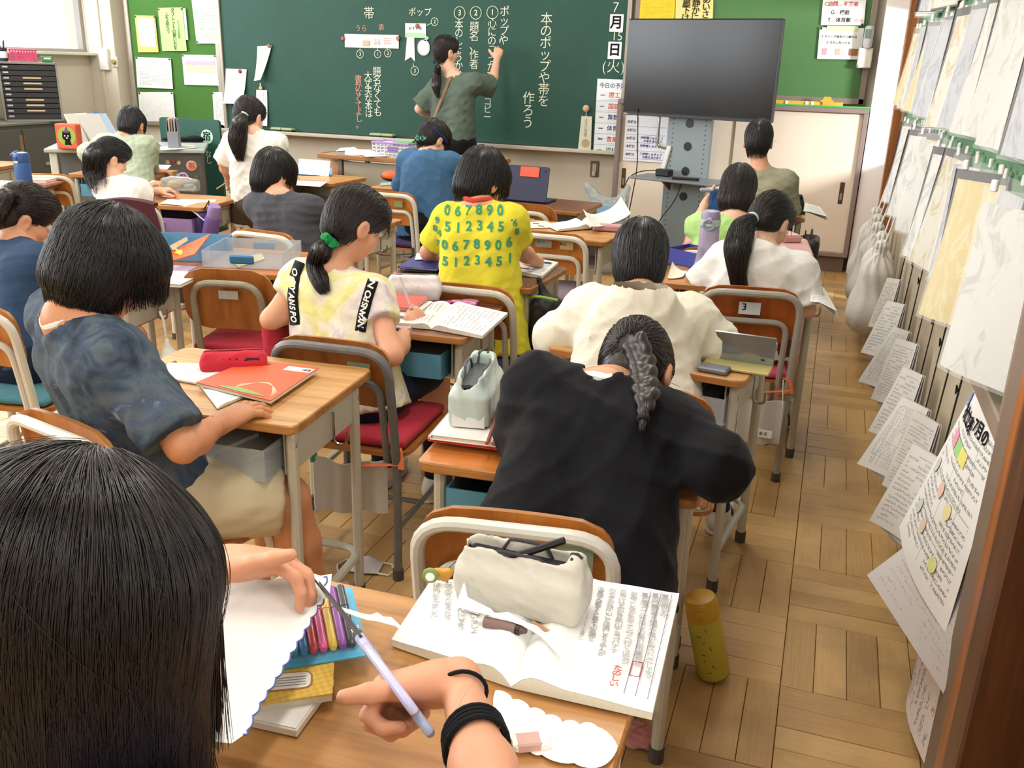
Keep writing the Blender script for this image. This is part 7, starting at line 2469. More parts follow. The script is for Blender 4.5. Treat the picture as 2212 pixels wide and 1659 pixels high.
# curled offcut hanging at the blades
t_pts = [(738, 1312), (760, 1318), (782, 1325), (800, 1328), (815, 1323), (828, 1332), (845, 1333), (858, 1345), (876, 1362), (872, 1364), (852, 1352), (836, 1348), (815, 1342), (795, 1340), (770, 1332), (744, 1322)]
pts = [q3(px, py, .735 - .0009 * (px - 738) * .5) for px, py in t_pts]
c = sum(pts, Vector()) / len(pts)
t = thing('paper_offcut', 'thin curled white offcut hanging from the scissor blades', 'paper scrap', c)
b = B(); poly3(b, [p - c for p in pts], .0005); b.build('strip', PAPER, t)
# scissors in the right hand
tipv, piv, hnd, end = q3(667, 1233, .738), q3(770, 1362, .757), q3(785, 1388, .760), q3(892, 1540, .783)
ax = (end - tipv).normalized()
up = (Vector((0, 0, EYE)) - piv).normalized(); up = (up - ax * up.dot(ax)).normalized()
sd = ax.cross(up)
t = thing('scissors', 'pale lilac handled scissors held in the foreground hand', 'scissors', piv)
BLADE = M('dark_steel_blade', '4b4a4d', .3, .8, var=.05)
for s, zt in ((1, .010), (-1, -.007)):
 tip = tipv - piv + up * (zt * .9)
 base_ = hnd - piv
 b = B()
 pr = [(tip, .0012, .001), (tip * .5 + base_ * .0 + up * zt * .4, .0060, .0013), (Vector((0, 0, 0)), .0075, .0014), (base_ + up * s * -.004, .0065, .0016)]
 vs = []
 for p, h_, w_ in pr:
  o_ = p + sd * s * .0016
  vs += [o_ + up * h_ - sd * w_, o_ + up * h_ + sd * w_, o_ - up * h_ + sd * w_, o_ - up * h_ - sd * w_]
 fs = [(0, 1, 2, 3), (15, 14, 13, 12)]
 for i in range(3):
  for k in range(4): fs.append((i * 4 + k, (i + 1) * 4 + k, (i + 1) * 4 + (k + 1) % 4, i * 4 + (k + 1) % 4))
 b.add(vs, fs)
 b.build('blade', BLADE, t)
B().lathe([(.0055, -.005), (.0055, .005)], 12, mtx((0, 0, 0), ax, up)).build('pivot_screw', CHROME, t)
LIL = M('handle_lilac', 'bdbce0', .3, var=.04)
ln = (end - hnd).length
for s, r2, zz_ in ((1, .014, .012), (-1, .016, -.020)):
 o_ = hnd - piv
 b = B()
 b.tube([o_ + ax * -.012 + up * s * -.002, o_ + ax * .010 + up * zz_ * .3, o_ + ax * .03 + up * (zz_ - r2 * .5 * s)], .0062, 10)
 cx_ = o_ + ax * (ln * .62) + up * zz_
 b.tube([cx_ + ax * (ln * .42) * math.cos(a) + up * r2 * math.sin(a) for a in np.linspace(0, 2 * PI, 28)[:-1]], .0052, 10, closed=True)
 b.build('handle_loop', LIL if s > 0 else M('handle_pale_blue', 'b4c6ea', .3), t)
B().box(tuple(o_ + ax * (ln * .9) + up * .016), (.012, .008, .006), bev=.002).build('pink_inlay', M('inlay_pink', 'c9a0a8', .4), t)
# open lesson notebook
pl = printed('lesson_page_left', 'f1f1ee', 'c9c9cf', rows=11, chars=2, vert=True, dens=.0, rule=True)
nbk, Lc, Rc, off, th = notebook_open('thick open notebook with pencilled vertical writing on the near desk', [(930, 1268), (1196, 1262), (1104, 1487), (846, 1396)], [(1196, 1262), (1466, 1296), (1408, 1556), (1104, 1487)], .652, .014, pl, pl)
HANDW = M('pencil_writing', 'b2b2b4', .9, var=0, spec=0)
def page_text(C, s_, u, v, size, mat=HANDW, zo=.0165, sl=.86, vert=True):
 p = bil(C, u, v) - off
 ux_ = (bil(C, u + .05, v) - bil(C, u, v)); uy_ = (bil(C, u, v + .05) - bil(C, u, v))
 txt(s_, size, mat, nbk, mtx((p.x, p.y, zo), ux_, uy_), vert=vert, sl=sl, valign='TOP', name='lettering')
for k, (s_, u, v, sz) in enumerate((('夏の楽しみ', .90, .94, .0135), ('夏の行事を考え様子や思いをだいじにしよう', .825, .94, .0118), ('夏と海プールたのしい思い出の夏休み', .745, .93, .0122),
         ('おみこしゆかたキャンプへ行くはなび', .66, .93, .0122), ('日やけせみかき氷川チョコバナナ', .575, .93, .0122), ('①七夕のねがいごとは流しそうめんが', .49, .93, .0115),
         ('②夏休み家ぞくとあそぶ友達と', .40, .93, .0115), ('③夏まつりよくたのしい友達と', .315, .93, .0115), ('④夏はプールおみこしを', .225, .90, .0115))):
 page_text(Rc, s_, u, v, sz)
page_text(Rc, 'たのしい', .70, .26, .013, INKR)
b = B()
for u0, u1 in ((.865, .865), (.785, .785), (.95, .95)):
 b.tube([Vector((p.x, p.y, .0168)) for p in (bil(Rc, u0, .06) - off, bil(Rc, u0, .95) - off)], .0005, 4)
b.build('ruled_box', M('blue_grey_line', '6f7c9c', .8), nbk)
b = B()
rc_ = [bil(Rc, u, v) - off for u, v in ((.79, .20), (.86, .20), (.86, .31), (.79, .31))]
b.tube([Vector((p.x, p.y, .0168)) for p in rc_], .0007, 4, closed=True)
b.build('red_box', INKR, nbk)
for k, (s_, u, v, sz) in enumerate((('だいじにしたいこと', .80, .50, .0125), ('ありがとう', .62, .62, .014), ('とうもろこしめがね', .50, .90, .0135), ('しかおかあさんいっしょ', .38, .90, .0135), ('どんなさくひんにしよう', .27, .92, .013), ('なつのうたをうたう', .17, .92, .013), ('はなびをみました', .08, .90, .013))):
 page_text(Lc, s_, u, v, sz)
b = B()
for u0 in (.755, .90): b.tube([Vector((p.x, p.y, .0168)) for p in (bil(Lc, u0, .04) - off, bil(Lc, u0, .9) - off)], .0006, 4)
b.build('ruled_box', INK, nbk)
# canvas pencil case standing on the notebook
def pencil_case(label, a, c_, hgt, wid, mat, z0, zipm=None, name='pencil_case', open_=.0, lower_mat=None, h=.004, tagm=None):
 """zipped pouch between two base points a and c_"""
 a, c_ = Vector((a[0], a[1], z0)), Vector((c_[0], c_[1], z0))
 base_ = (a + c_) / 2
 t = thing(name, label, 'pencil case', base_)
 d = (c_ - a).normalized()
 n_ = Vector((-d.y, d.x, 0))
 Lh = (c_ - a).length / 2
 A = np.array([d, n_, (0, 0, 1)])
 f = F()
 bs = V(base_)
 f.box(bs + V(0, 0, hgt * .30), V(Lh, wid / 2, hgt * .30), A, .010, .03)
 f.box(bs + V(0, 0, hgt * .62), V(Lh * .97, wid * .34, hgt * .36), A, .012, .035)
 if open_: f.box(bs + V(d) * Lh * -.10 + V(0, 0, hgt * 1.0), V(Lh * .82, wid * .23, hgt * .42), A, .008, .010, 's')
 f.cut(bs + V(0, 0, .0006), (0, 0, -1), .003)
 f.disp = wrinkles(.0035, int(hgt * 1e4), .07)
 o = solid('pouch', f, h, mat, t, base_)
 zm = zipm or M('zip_dark', '1d1b22', .6)
 pz = []
 for s in np.linspace(-1, 1, 22):
  x = bs + V(d) * Lh * .93 * s
  q = np.array([x + V(0, 0, hgt * 1.2) + V(n_) * (wid * (.28 if open_ else .0) * math.cos(s * 1.45))])
  p_, tt = march(f, q, np.array([[0, 0, -1.]]), 60, hgt * 1.1)
  pz.append(Vector(p_[0]) - base_)
 B().tube([p + Vector((0, 0, .001)) for p in pz], .0032, 6, flat=.7).build('zip', zm, t)
 if open_:
  pz2 = []
  for s in np.linspace(-.85, .80, 18):
   q = np.array([bs + V(d) * Lh * s + V(0, 0, hgt * 1.2) - V(n_) * wid * .28 * math.cos(s * 1.45)])
   p_, tt = march(f, q, np.array([[0, 0, -1.]]), 60, hgt * 1.1)
   pz2.append(Vector(p_[0]) - base_)
  B().tube([p + Vector((0, 0, .001)) for p in pz2], .0030, 6, flat=.7).build('zip', zm, t)
  B().box(tuple(Vector((0, 0, hgt * .74)) - d * Lh * .10), (Lh * 1.60, wid * .43, .006), math.atan2(d.y, d.x)).build('dark_lining', zm, t)
 return t, f, d, n_, Lh, base_
CANV = cloth('canvas_beige', 'c9c5b8', amt=.06, weave=900)
pa, pc_ = q3(985, 1300, .668), q3(1245, 1362, .668)
dpc = (pc_ - pa).normalized()
pa = pa + Vector((-dpc.y, dpc.x, 0)) * .030; pc_ = pc_ + Vector((-dpc.y, dpc.x, 0)) * .030
t, f, d, n_, Lh, pb0 = pencil_case('large open beige canvas pencil case lying across the notebook', pa, pc_, .098, .072, CANV, .6675, open_=1, h=.003)
pencil('black marker pen sticking out of the canvas pencil case', pb0 + d * -.02 + Vector((0, 0, .072)), pb0 + d * .055 + n_ * .01 + Vector((0, 0, .112)), .0052, BLACK, False, 'marker_pen', 'pen')
# strips, crayon and pencil tip on the notebook
strip_px = [(1003, 1255), (1010, 1290), (1040, 1312), (1062, 1316), (1068, 1325), (1098, 1322), (1112, 1332), (1140, 1345), (1160, 1352), (1185, 1374), (1205, 1400), (1219, 1428), (1200, 1408), (1165, 1372), (1130, 1352), (1090, 1338), (1040, 1325), (984, 1310)]
pts = [q3(px, py, .690 - .00004 * (px - 990) + (.02 if py < 1300 and px < 1012 else 0)) for px, py in strip_px]
c = sum(pts, Vector()) / len(pts)
t = thing('paper_offcut', 'scalloped white offcut curled along the canvas pencil case', 'paper scrap', c)
b = B(); poly3(b, [p - c for p in pts], .0005); b.build('strip', PAPER, t)
CR = M('crayon_wrapper_mauve', '7f6660', .7, var=.08)
a, c_ = q3(1046, 1343, .676), q3(1138, 1364, .676)
t = thing('crayon', 'short mauve brown crayon with black band on the notebook', 'crayon', (a + c_) / 2)
o_ = (a + c_) / 2
dd = (c_ - a).normalized()
B().tube([a - o_, c_ - o_ - dd * .016], .0075, 14).build('wrapper', CR, t)
B().tube([c_ - o_ - dd * .016, c_ - o_ - dd * .010, c_ - o_], [.0066, .0066, .0030], 12).build('crayon_tip', M('crayon_brown', '5a4844', .6), t)
for q in (.30, .37): B().tube([a - o_ + (c_ - a) * (.5 + q * .9) - dd * .001, a - o_ + (c_ - a) * (.5 + q * .9) + dd * .0008], .0078, 14).build('band', BLACK, t)
pencil('sharp pencil point poking from under the canvas pencil case', q3(1150, 1345, .672), q3(1207, 1379, .672), .0036, M('pencil_tan', 'b98a5e', .6))
sheet_on('torn scrap of white paper under the canvas pencil case', [(1012, 1292), (1040, 1305), (1035, 1330), (1008, 1322)], .669, M('scrap_grey_white', 'dcdad5', .8), 'paper_scrap', 'paper scrap')
# animal charms on the pencil case
p = q3(952, 1252, .672)
t = thing('giraffe_charm', 'tiny orange animal charm hanging beside the canvas pencil case', 'charm', p)
f = F().ell((0, 0, .010), (.016, .006, .009), None, .006); f.ell((.013, 0, .016), (.007, .005, .006), None, .006)
for dx in (-.009, -.003, .004, .010): f.cap((dx, 0, .006), (dx, 0, .0005), .0028, None, .003)
solid('figure', f, .0015, M('charm_orange', 'd99a3a', .45), t)
B().tube([(.012, .002, .02), (.02, .006, .03), (.028, .01, .034)], .0012, 5).build('chain', CHROME, t)
t = thing('round_charm', 'round white charm with green back next to the orange animal charm', 'charm', q3(930, 1258, .672))
B().lathe([(.012, 0), (.012, .004), (.009, .006)], 14, mtx((0, 0, .013), (1, .3, 0), (0, 0, 1))).build('disc', M('charm_green', '7f9450', .5), t)
B().lathe([(.007, .006), (.007, .0066)], 12, mtx((0, 0, .013), (1, .3, 0), (0, 0, 1))).build('face', PAPER, t)
# second cloud-shaped cut paper, eraser and blue card behind the wrist
cl = scallop([(1070, 1492), (1145, 1530), (1215, 1560), (1290, 1570), (1334, 1612), (1300, 1655), (1240, 1648), (1170, 1630), (1110, 1600), (1075, 1560)], [2, 2, 2, 1, 1, 1, 1, 2, 1, 1], 7)
pts = [q3(px, py, .6545) for px, py in cl]
c = sum(pts, Vector()) / len(pts)
t = thing('cloud_paper', 'white cloud shaped cut paper lying by the forearm', 'paper', c)
b = B(); poly3(b, [p - c for p in pts], .0006); b.build('sheet', PAPER, t)
t = thing('eraser', 'white eraser in pink sleeve lying beside the forearm elastics', 'eraser', q3(1148, 1612, .6525) , .5)
B().box((0, 0, .006), (.045, .022, .012), bev=.003).build('rubber', WHITEP, t)
B().box((-.004, 0, .0062), (.03, .0224, .0126), bev=.002).build('sleeve', M('sleeve_pink_brown', 'c9a49a', .6), t)
sheet_on('small blue card beneath the cutting hand', [(905, 1508), (990, 1512), (990, 1520), (908, 1520)], .6535, M('card_blue', '5f78c8', .6), 'card', 'card')
# ---------------------------------------------------------------- second desks
# orange desk: mint case, books, pencils, scissors
def stack_book(label, px, py, w_, d_, th, rot, cc, z, **k): return book(label, px, py, w_, d_, th, rot, M('cover_' + cc, cc, .5, var=.06), z, **k)
ZO = .647
stack_book('red edged white textbook at the bottom of the stack on the orange desk', 1060, 915, .205, .265, .010, .10, 'e3dedb', ZO)
def titl(t, th):
 txt('ロカ', .040, M('orange_print', 'd9552a', .7), t, mtx((.03, .085, th + .0006), (1, 0, 0), (0, 1, 0)), bold=.03)
 txt('計算ドリル', .02, INKR, t, mtx((.02, .11, th + .0006), (1, 0, 0), (0, 1, 0)))
 B().box((.02, .0, th + .0005), (.10, .06, .0006)).build('cover_picture', M('cover_pic_pink', 'e0b8a8', .7, var=.15, vs=25), t)
stack_book('white drill book with orange title on top of the stack on the orange desk', 1064, 914, .20, .255, .012, .10, 'eae5e0', ZO + .0172, mark=titl)
stack_book('red drill book in the middle of the stack under the mint case', 1062, 918, .20, .26, .006, .07, 'cf3f3a', ZO + .0105)
MINT = M('mint_leatherette', 'b9c9c4', .45, var=.04, bump=.1, bs=200)
zc = ZO + .030
a, c_ = q3(1012, 925, zc), q3(1046, 860, zc)
t, f, d, n_, Lh, pb0 = pencil_case('pale mint pencil case standing open on the orange desk', a, c_, .120, .088, MINT, zc, zipm=M('zip_grey', '4a4c50', .5), open_=1, h=.0035)
B().box(tuple(Vector((0, 0, .022)) - n_ * .0 - d * (Lh + .0015)), (.070, .003, .040), math.atan2(n_.y, n_.x), bev=.001).build('white_panel', M('panel_white_leather', 'dcdcd8', .5), t)
pencil('red and black patterned pencil lying beside the mint pencil case', q3(1052, 958, zc + .006), q3(1080, 880, zc + .006), .0038, M('pencil_red_black', '9a4a34', .5, var=.5, vs=140), False)
pencil('brown patterned pencil nearest the mint case', q3(1066, 960, zc + .006), q3(1094, 890, zc + .006), .0038, M('pencil_brown_pat', '8a5a44', .5, var=.5, vs=140))
def loop_scissors(label, p, rot, mat, z, L_=.13):
 t = thing('scissors', label, 'scissors', (p[0], p[1], z), rot)
 for s in (-1, 1):
  B().prism([(0, -.004), (L_ * .52, -s * .001), (L_ * .52, s * .0015), (0, .006)], .003 + s * .001, .0045 + s * .001).build('blade', CHROME, t)
  B().tube([(-.02 - L_ * .17 + L_ * .16 * math.cos(a), s * .017 + .013 * math.sin(a), .006) for a in np.linspace(0, 2 * PI, 20)[:-1]], .0045, 8, closed=True).build('handle_loop', mat, t)
  B().tube([(-.02, s * .012, .006), (.012, s * .002, .006)], .0045, 8).build('shank', mat, t)
 B().lathe([(.004, 0), (.004, .008)], 10).build('pivot_screw', CHROME, t)
 return t
p = q3(1100, 905, zc + .001)
loop_scissors('blue handled scissors on the books beside the mint pencil case', p, 2.5, M('scissor_cyan', '4aa3bf', .35), zc)
# cream sweatshirt boy's desk: tin boxes
p = q3(1590, 800, .652)
t = thing('tin_pencil_box', 'clear lidded tin pencil box standing open at the right edge of its desk', 'pencil box', (p.x + .0, p.y + .02, .6525), math.radians(-4))
b = B()
b.box((0, 0, .004), (.175, .075, .008), bev=.002)
b.build('tray', M('tray_yellow_grey', 'b5ab6a', .4), t)
B().box((0, .036, .045), (.178, .006, .082), bev=.002).build('clear_lid', M('tin_lid_smoky', '8e9698', .12, .6, var=.3, vs=14), t)
B().box((.06, .0325, .022), (.010, .002, .004)).build('latch', BLACK, t)
p = q3(1525, 800, .652)
t = thing('grey_slate_case', 'flat grey case under the forearm of the boy in cream', 'case', (p.x + .02, p.y, .6525), math.radians(-10))
B().box((0, 0, .007), (.08, .05, .014), bev=.004).build('shell', M('slate_grey_case', '70737a', .4, .2), t)
# desk of ponytail girl: papers over side, blue folder, bottle
nb_print = printed('stack_print', 'e9e8e4', 'a5a5aa', rows=14, chars=26, dens=.5, rule=True)
for q in range(4):
 zq = .6525 + q * .0035
 sheet_on('white worksheet jutting over the right side of the ponytailed girl desk, %s of four' % ('lowest', 'second', 'third', 'topmost')[q], [(1752, 606), (1780 + q, 611), (1816 - q * 2, 664 - q * 2), (1750, 652)], zq, nb_print, droop=lambda u, v, q=q: -.03 * max(0, u - .35) * (1 + (4 - q) * .25), group='worksheets on the ponytailed girl desk')
p = q3(1468, 580, .6525)
t = thing('blue_folder_box', 'open bright blue box on the desk left of the lavender bottle', 'box', (p.x + .05, p.y + .12, .6525), math.radians(-28))
b = B(); b.box((0, 0, .003), (.20, .15, .004))
for s in (-1, 1): b.box((0, s * .075, .03), (.20, .003, .06)); b.box((s * .10, 0, .03), (.003, .15, .06))
b.build('box', M('box_ultramarine', '3c44a0', .5), t)
B().box((0, 0, .02), (.16, .1, .02), .3).build('stored_pens', M('pens_dark', '3d4452', .6, var=.3, vs=60), t)
sheet_on('open pale booklet under the blue box edge', [(1452, 572), (1482, 592), (1476, 600), (1442, 604)], .653, printed('beige_page', 'e2dcc4', 'b9b09a', rows=8, chars=14, dens=.4), 'booklet', 'booklet', curl=.012)
bx, by = -.405, 3.50
t = bottle('tall lavender water bottle with mint band beside the ponytailed girl', bx, by, .6525, .037, .255, M('bottle_lavender', 'a79db8', .4), M('bottle_cap_lavender', '9a92b0', .35))
B().lathe([(.0385, .198), (.0385, .222)], 20).build('mint_band', M('band_mint', 'c3cfc0', .4), t)
B().tube([(.020 * math.cos(a), -.040, .205 + .018 * math.sin(a)) for a in np.linspace(0, 2 * PI, 16)[:-1]], .004, 6, closed=True).build('carry_loop', M('loop_blue_grey', '8fa3b4', .4), t)
B().box((.0, -.039, .10), (.028, .006, .02), bev=.002).build('buckle', M('buckle_lilac', '8d83a0', .5), t)
B().tube([(-.02, -.034, .12), (-.04, -.03, .0), (-.05, -.05, -.08)], .010, 6, flat=.25).build('strap', M('strap_lilac', 'a79db8', .7), t)
# lime green child's desk: pink mat and case, denim pouch, wood stub
r5 = D5.rotation_euler.z
t = thing('pink_desk_mat', 'pale pink mat covering the desk in front of lime green tee', 'desk mat', (D5.location.x, D5.location.y, .6505), r5)
B().prism(rrect(.555, .405, .025), 0, .002).build('mat', M('mat_pink', 'd8a6a6', .6, var=.03), t)
p = q3(1700, 520, .655)
t = thing('pink_pencil_box', 'pink pencil box on the pink desk mat', 'pencil box', (p.x - .02, p.y + .05, .653), r5 + .4)
B().box((0, 0, .016), (.09, .20, .032), bev=.006).build('shell', M('box_pale_pink', 'd3a0a0', .5), t)
B().box((0, 0, .0335), (.08, .19, .002)).build('lid_line', M('lid_pink', 'dcb0b0', .5), t)
b0 = tuple(w(1548, 432, 4.36))
t = thing('denim_pouch', 'dark denim pouch with grey brim held by the child in lime green', 'pouch', b0)
f = F().box((0, 0, -.01), (.035, .025, .06), None, .015, .02); f.disp = wrinkles(.005, 5, .05)
solid('pouch', f, .005, cloth('denim', '23406a', '2f5488'), t)
B().box((-.045, 0, .042), (.07, .05, .014), .2, bev=.004).build('brim', M('brim_grey', '8d92a6', .6), t)
B().tube([(.03, -.025, .05), (.03, -.03, -.06)], .004, 6).build('piping', M('piping_white', 'cfd2d6', .7), t)
# front desk: black sports case with yellow mark, papers
p = q3(1718, 440, .655)
t, f, d, n_, Lh, pb0 = pencil_case('black sports pencil case with yellow three bar mark on frontmost desk', (-.36, 5.40), (-.13, 5.44), .105, .085, M('black_nylon', '17171a', .4, bump=.1, bs=200), .6525, h=.005)
YM = M('yellow_mark', 'd9b43a', .5)
for k in range(3): B().prism([(-.006, 0), (.006, 0), (-.002 , .016 + .011 * k), (-.014, .012 + .011 * k)], 0, .0012, mtx(Vector((-.010 + k * .015, -.0465, .048)), FRONT_X, FRONT_Y)).build('logo_bar', YM, t)
txt('adidas', .026, YM, t, mtx(Vector((.0, -.0470, .033)), FRONT_X, FRONT_Y), bold=.03)
for q in range(3):
 sheet_on('white worksheet hanging over right side of the frontmost desk, %s of three' % ('lowest', 'middle', 'topmost')[q], [(1704, 437), (1772, 439), (1790 - q, 464 - q * 2), (1706, 456)], .653 + q * .004, nb_print, droop=lambda u, v, q=q: -.035 * max(0, u - .5) * (1 + (3 - q) * .3), group='worksheets on the frontmost desk')
b0 = (-.06, 5.30, .0)
t = thing('black_school_bag', 'black school bag hanging on the right side of the frontmost desk', 'bag', b0)
f = F().box((0, 0, .40), (.05, .12, .15), None, .03, .03); f.disp = wrinkles(.006, 9, .08)
solid('bag_body', f, .009, M('bag_black', '201c1c', .5, var=.2, vs=30), t)
B().tube(fillet([(0, -.06, .53), (-.0, -.05, .585), (0, .05, .585), (0, .06, .53)], .03, 4), .006, 6).build('handle', BLACK, t)
# tie-dye boy's desk
ZB = .652
r7 = D7.rotation_euler.z
nb_w = printed('homework_page', 'f2f1ed', '8a8a90', rows=14, chars=40, dens=.50, rule=True)
nb_c = M('blank_page', 'f3f2ee', .8, var=.02)
notebook_open('open white notebook with handwriting under the orange workbook', [(322, 812), (372, 786), (500, 790), (430, 832)], [(430, 832), (500, 790), (560, 845), (470, 885)][0:4], ZB, .005, nb_w, nb_c, hump=.002)
C = [q3(542, 782, .662), q3(690, 800, .662), q3(585, 872, .662), q3(424, 832, .662)]
c = sum(C, Vector()) / 4
t = thing('orange_workbook', 'bright orange workbook with barcode label on the tie-dye boy desk', 'workbook', (c.x, c.y, .6605))
L_ = [p - Vector((c.x, c.y, 0)) for p in C]
b = B(); block(b, L_, .0005, .0075, .01); b.build('pages', PAGES, t)
b = B(); block(b, L_, .0075, .0092); b.build('cover', M('cover_orange', 'dd5a30', .4, var=.03), t)
ux, uy = (L_[1] - L_[0]).normalized(), (L_[0] - L_[3]).normalized()
def on(u, v, z_=.0094):
 p = bil(L_, u, v)
 return Vector((p.x, p.y, z_))
B().prism([(-.036, -.015), (.036, -.015), (.036, .015), (-.036, .015)], 0, .0006, mtx(on(.80, .86), ux, uy)).build('barcode_label', PAPER, t)
for k in range(7): B().prism([(0, -.007), (.0012 + .0008 * (k % 3), -.007), (.0012 + .0008 * (k % 3), .007), (0, .007)], .0006, .0009, mtx(on(.80, .86) + ux * (.010 + k * .0034), ux, uy)).build('barcode_bar', INK, t)
txt('はばたき', .016, M('dark_orange_print', '7a3018', .7), t, mtx(on(.22, .88), ux, uy))
bb_ = B()
for k in range(7): bb_.tube([on(.45 + .5 * s, .08 + (.30 - .025 * k) * math.sin(PI * s) + .02 * k, .0097) for s in np.linspace(0, 1, 14)], .0007, 4)
bb_.build('line_pattern', M('pale_line_print', 'e9c9a8', .7), t)
poly = [(.25, .04), (.5, .12), (.7, .10), (.9, .05), (.6, .02)]
bb_ = B(); poly3(bb_, [on(u, v, .0099) for u, v in poly], .0004); bb_.build('green_pattern', M('green_cover_print', '8fae6a', .7), t)
a, c_ = q3(437, 782, .676), q3(572, 776, .676)
t, f, d, n_, Lh, pb0 = pencil_case('red fabric pencil case with dark lettering on the tie-dye boy desk', a, c_, .050, .058, cloth('red_case_cloth', 'c42f3e', amt=.10), .6525, zipm=M('zip_red', '8f2030', .6), h=.004)
NV_ = M('navy_case_print', '4a1f33', .8)
for s_, x, sz in (('ON', -.012, .030), ('のり', -.055, .012)): txt(s_, sz, NV_, t, mtx(Vector(d * x) - n_ * .0300 + Vector((0, 0, .025)), d, Vector((0, 0, 1)) + n_ * .12), bold=.05)
B().prism([(-.02, -.012), (.03, -.004), (.028, .012), (-.004, .014)], 0, .001, mtx(Vector(d * .035) - n_ * .0302 + Vector((0, 0, .025)), d, Vector((0, 0, 1)) + n_ * .12)).build('dark_print', NV_, t)
pencil('brown crayon pencil lying at the back left of the tie-dye boy desk', q3(348, 792, .656), q3(380, 782, .656), .004, M('crayon_brown2', '8a5a34', .6, var=.3, vs=90), False, 'crayon', 'crayon')
# scrunchie girl's desk
r8 = D8.rotation_euler.z
pr8 = printed('lesson_page', 'efeee9', '9a9aa2', rows=13, chars=40, vert=True, dens=.52, rule=True)
notebook_open('open lesson notebook lit white on the scrunchie girl desk', [(842, 668), (975, 660), (932, 712), (832, 704)], [(975, 660), (1097, 682), (1042, 732), (932, 712)], ZB, .012, pr8, pr8, hump=.006)
LEA = M('white_leatherette', 'dcd6d6', .45, var=.04)
a, c_ = q3(832, 650, .652), q3(942, 652, .652)
t, f, d, n_, Lh, pb0 = pencil_case('white leather pencil case with faint lettering on the scrunchie girl desk', a + Vector((0, .03, 0)), c_ + Vector((0, .03, 0)), .085, .070, LEA, .6525, zipm=M('zip_grey2', '8d8a92', .5), h=.004)
txt('サンリオ風'[:0] + 'かわいい', .014, M('brown_grey_print', 'a08a7a', .7), t, mtx(Vector(d * -.02) - n_ * .0362 + Vector((0, 0, .030)), d, Vector((0, 0, 1))))
for x, z_ in ((.015, .045), (.015, .03), (.045, .035)): B().lathe([(.006, 0), (.006, .0008)], 10, mtx(Vector(d * x) - n_ * .0362 + Vector((0, 0, z_)), d, Vector((0, 0, 1)))).build('printed_shape', M('grey_print_shape', 'b9b2ac', .7), t)
stack_book('lilac workbook at the bottom of the books on the scrunchie girl desk', 855, 690, .15, .21, .006, .15, 'c4b4cc', ZB)
stack_book('white book with red spine in the middle of the scrunchie girl books', 865, 672, .15, .20, .014, .12, 'e4dedd', ZB + .007)
stack_book('red dictionary on top of the scrunchie girl books', 872, 658, .11, .16, .012, .10, 'd24c3c', ZB + .022)
p = q3(985, 654, .654)
loop_scissors('pink and white scissors beside the white pencil case', p, PI + .15, M('scissor_pink', 'd98ab4', .35), .6525, .15)
pencil('pink marker lying in front of the pink scissors', q3(940, 657, .656), q3(978, 652, .656), .006, M('marker_hot_pink', 'd672a8', .4), False, 'marker_pen', 'pen')
tp_ = V(w(888, 672, 2.46))
pencil('grey patterned pencil held upright by the scrunchie girl', w(864, 600, 2.56), w(890, 668, 2.46), .0036, M('pencil_grey_pat', 'a49a92', .5, var=.2, vs=160), False)
# number shirt boy's desk
for q in range(4): stack_book('navy exercise book in the small stack left of number shirt boy, %s' % ('lowest', 'second from bottom', 'third from bottom', 'topmost')[q], 918, 572, .15, .19, .008, .08 + .01 * q, '2a2f78', ZB + .0085 * q, group='navy exercise books')
sheet_on('white page laid on the navy exercise books', [(900, 548), (938, 546), (946, 560), (896, 562)], ZB + .036, PAPER)
sheet_on('pale booklet under the navy exercise books', [(878, 570), (925, 568), (935, 590), (868, 584)], .6525, M('pale_blue_booklet', 'c3cad6', .7), 'booklet', 'booklet')
pg = printed('textbook_page', 'dfe0de', '6f7276', rows=14, chars=30, dens=.56)
nt, Lc_, Rc_, off_, th_ = notebook_open('open textbook with photos on the right of number shirt boy', [(1062, 576), (1118, 562), (1085, 590), (1040, 600)], [(1118, 562), (1206, 572), (1172, 602), (1085, 590)], ZB, .014, pg, pg, 'open_textbook', 'book', hump=.008)
for u, v, w_, h_ in ((.30, .85, .07, .014), (.80, .80, .035, .016), (.42, .22, .05, .018)):
 p = bil(Rc_, u, v) - off_
 B().box((p.x, p.y, .0162), (w_, h_, .0012), .05).build('printed_photo', M('photo_dark', '3a3e44', .6, var=.5, vs=70), nt)
# heaped workbooks on the unattended desk
pg2 = printed('pale_page', 'e6e2cc', 'a9a490', rows=12, chars=24, dens=.45)
o, L_, c = sheet_on('cream picture page spread on the unattended desk', [(1118, 482), (1178, 478), (1210, 492), (1120, 494)], ZB, pg2)
for u, v in ((.25, .3), (.6, .25), (.55, .65)):
 p = bil(L_, u, v)
 B().box((p.x, p.y, .003), (.03, .012, .001)).build('printed_photo', M('photo_dark', '3a3e44', .6, var=.5, vs=70), o)
notebook_open('white workbook lying open on the unattended desk', [(1180, 488), (1255, 480), (1275, 494), (1205, 500)], [(1255, 480), (1345, 462), (1352, 478), (1275, 494)], ZB + .003, .012, PAPER, nb_print, hump=.012)
sheet_on('large white page curling up over the open workbook', [(1258, 474), (1340, 445), (1362, 470), (1275, 498)], ZB + .025, nb_print, curl=.05, nu=10)
t = thing('pink_pencil_box', 'dusty pink pencil box under the curling pages on the unattended desk', 'pencil box', tuple(q3(1318, 500, ZB)[:2]) + (.6525,), .15)
B().box((0, .02, .014), (.17, .06, .028), bev=.005).build('shell', M('dusty_pink', 'b8888c', .5), t)
B().box((0, .02, .0285), (.155, .05, .002), bev=.0008).build('lid', M('dusty_pink_lid', 'c49a9c', .5), t)
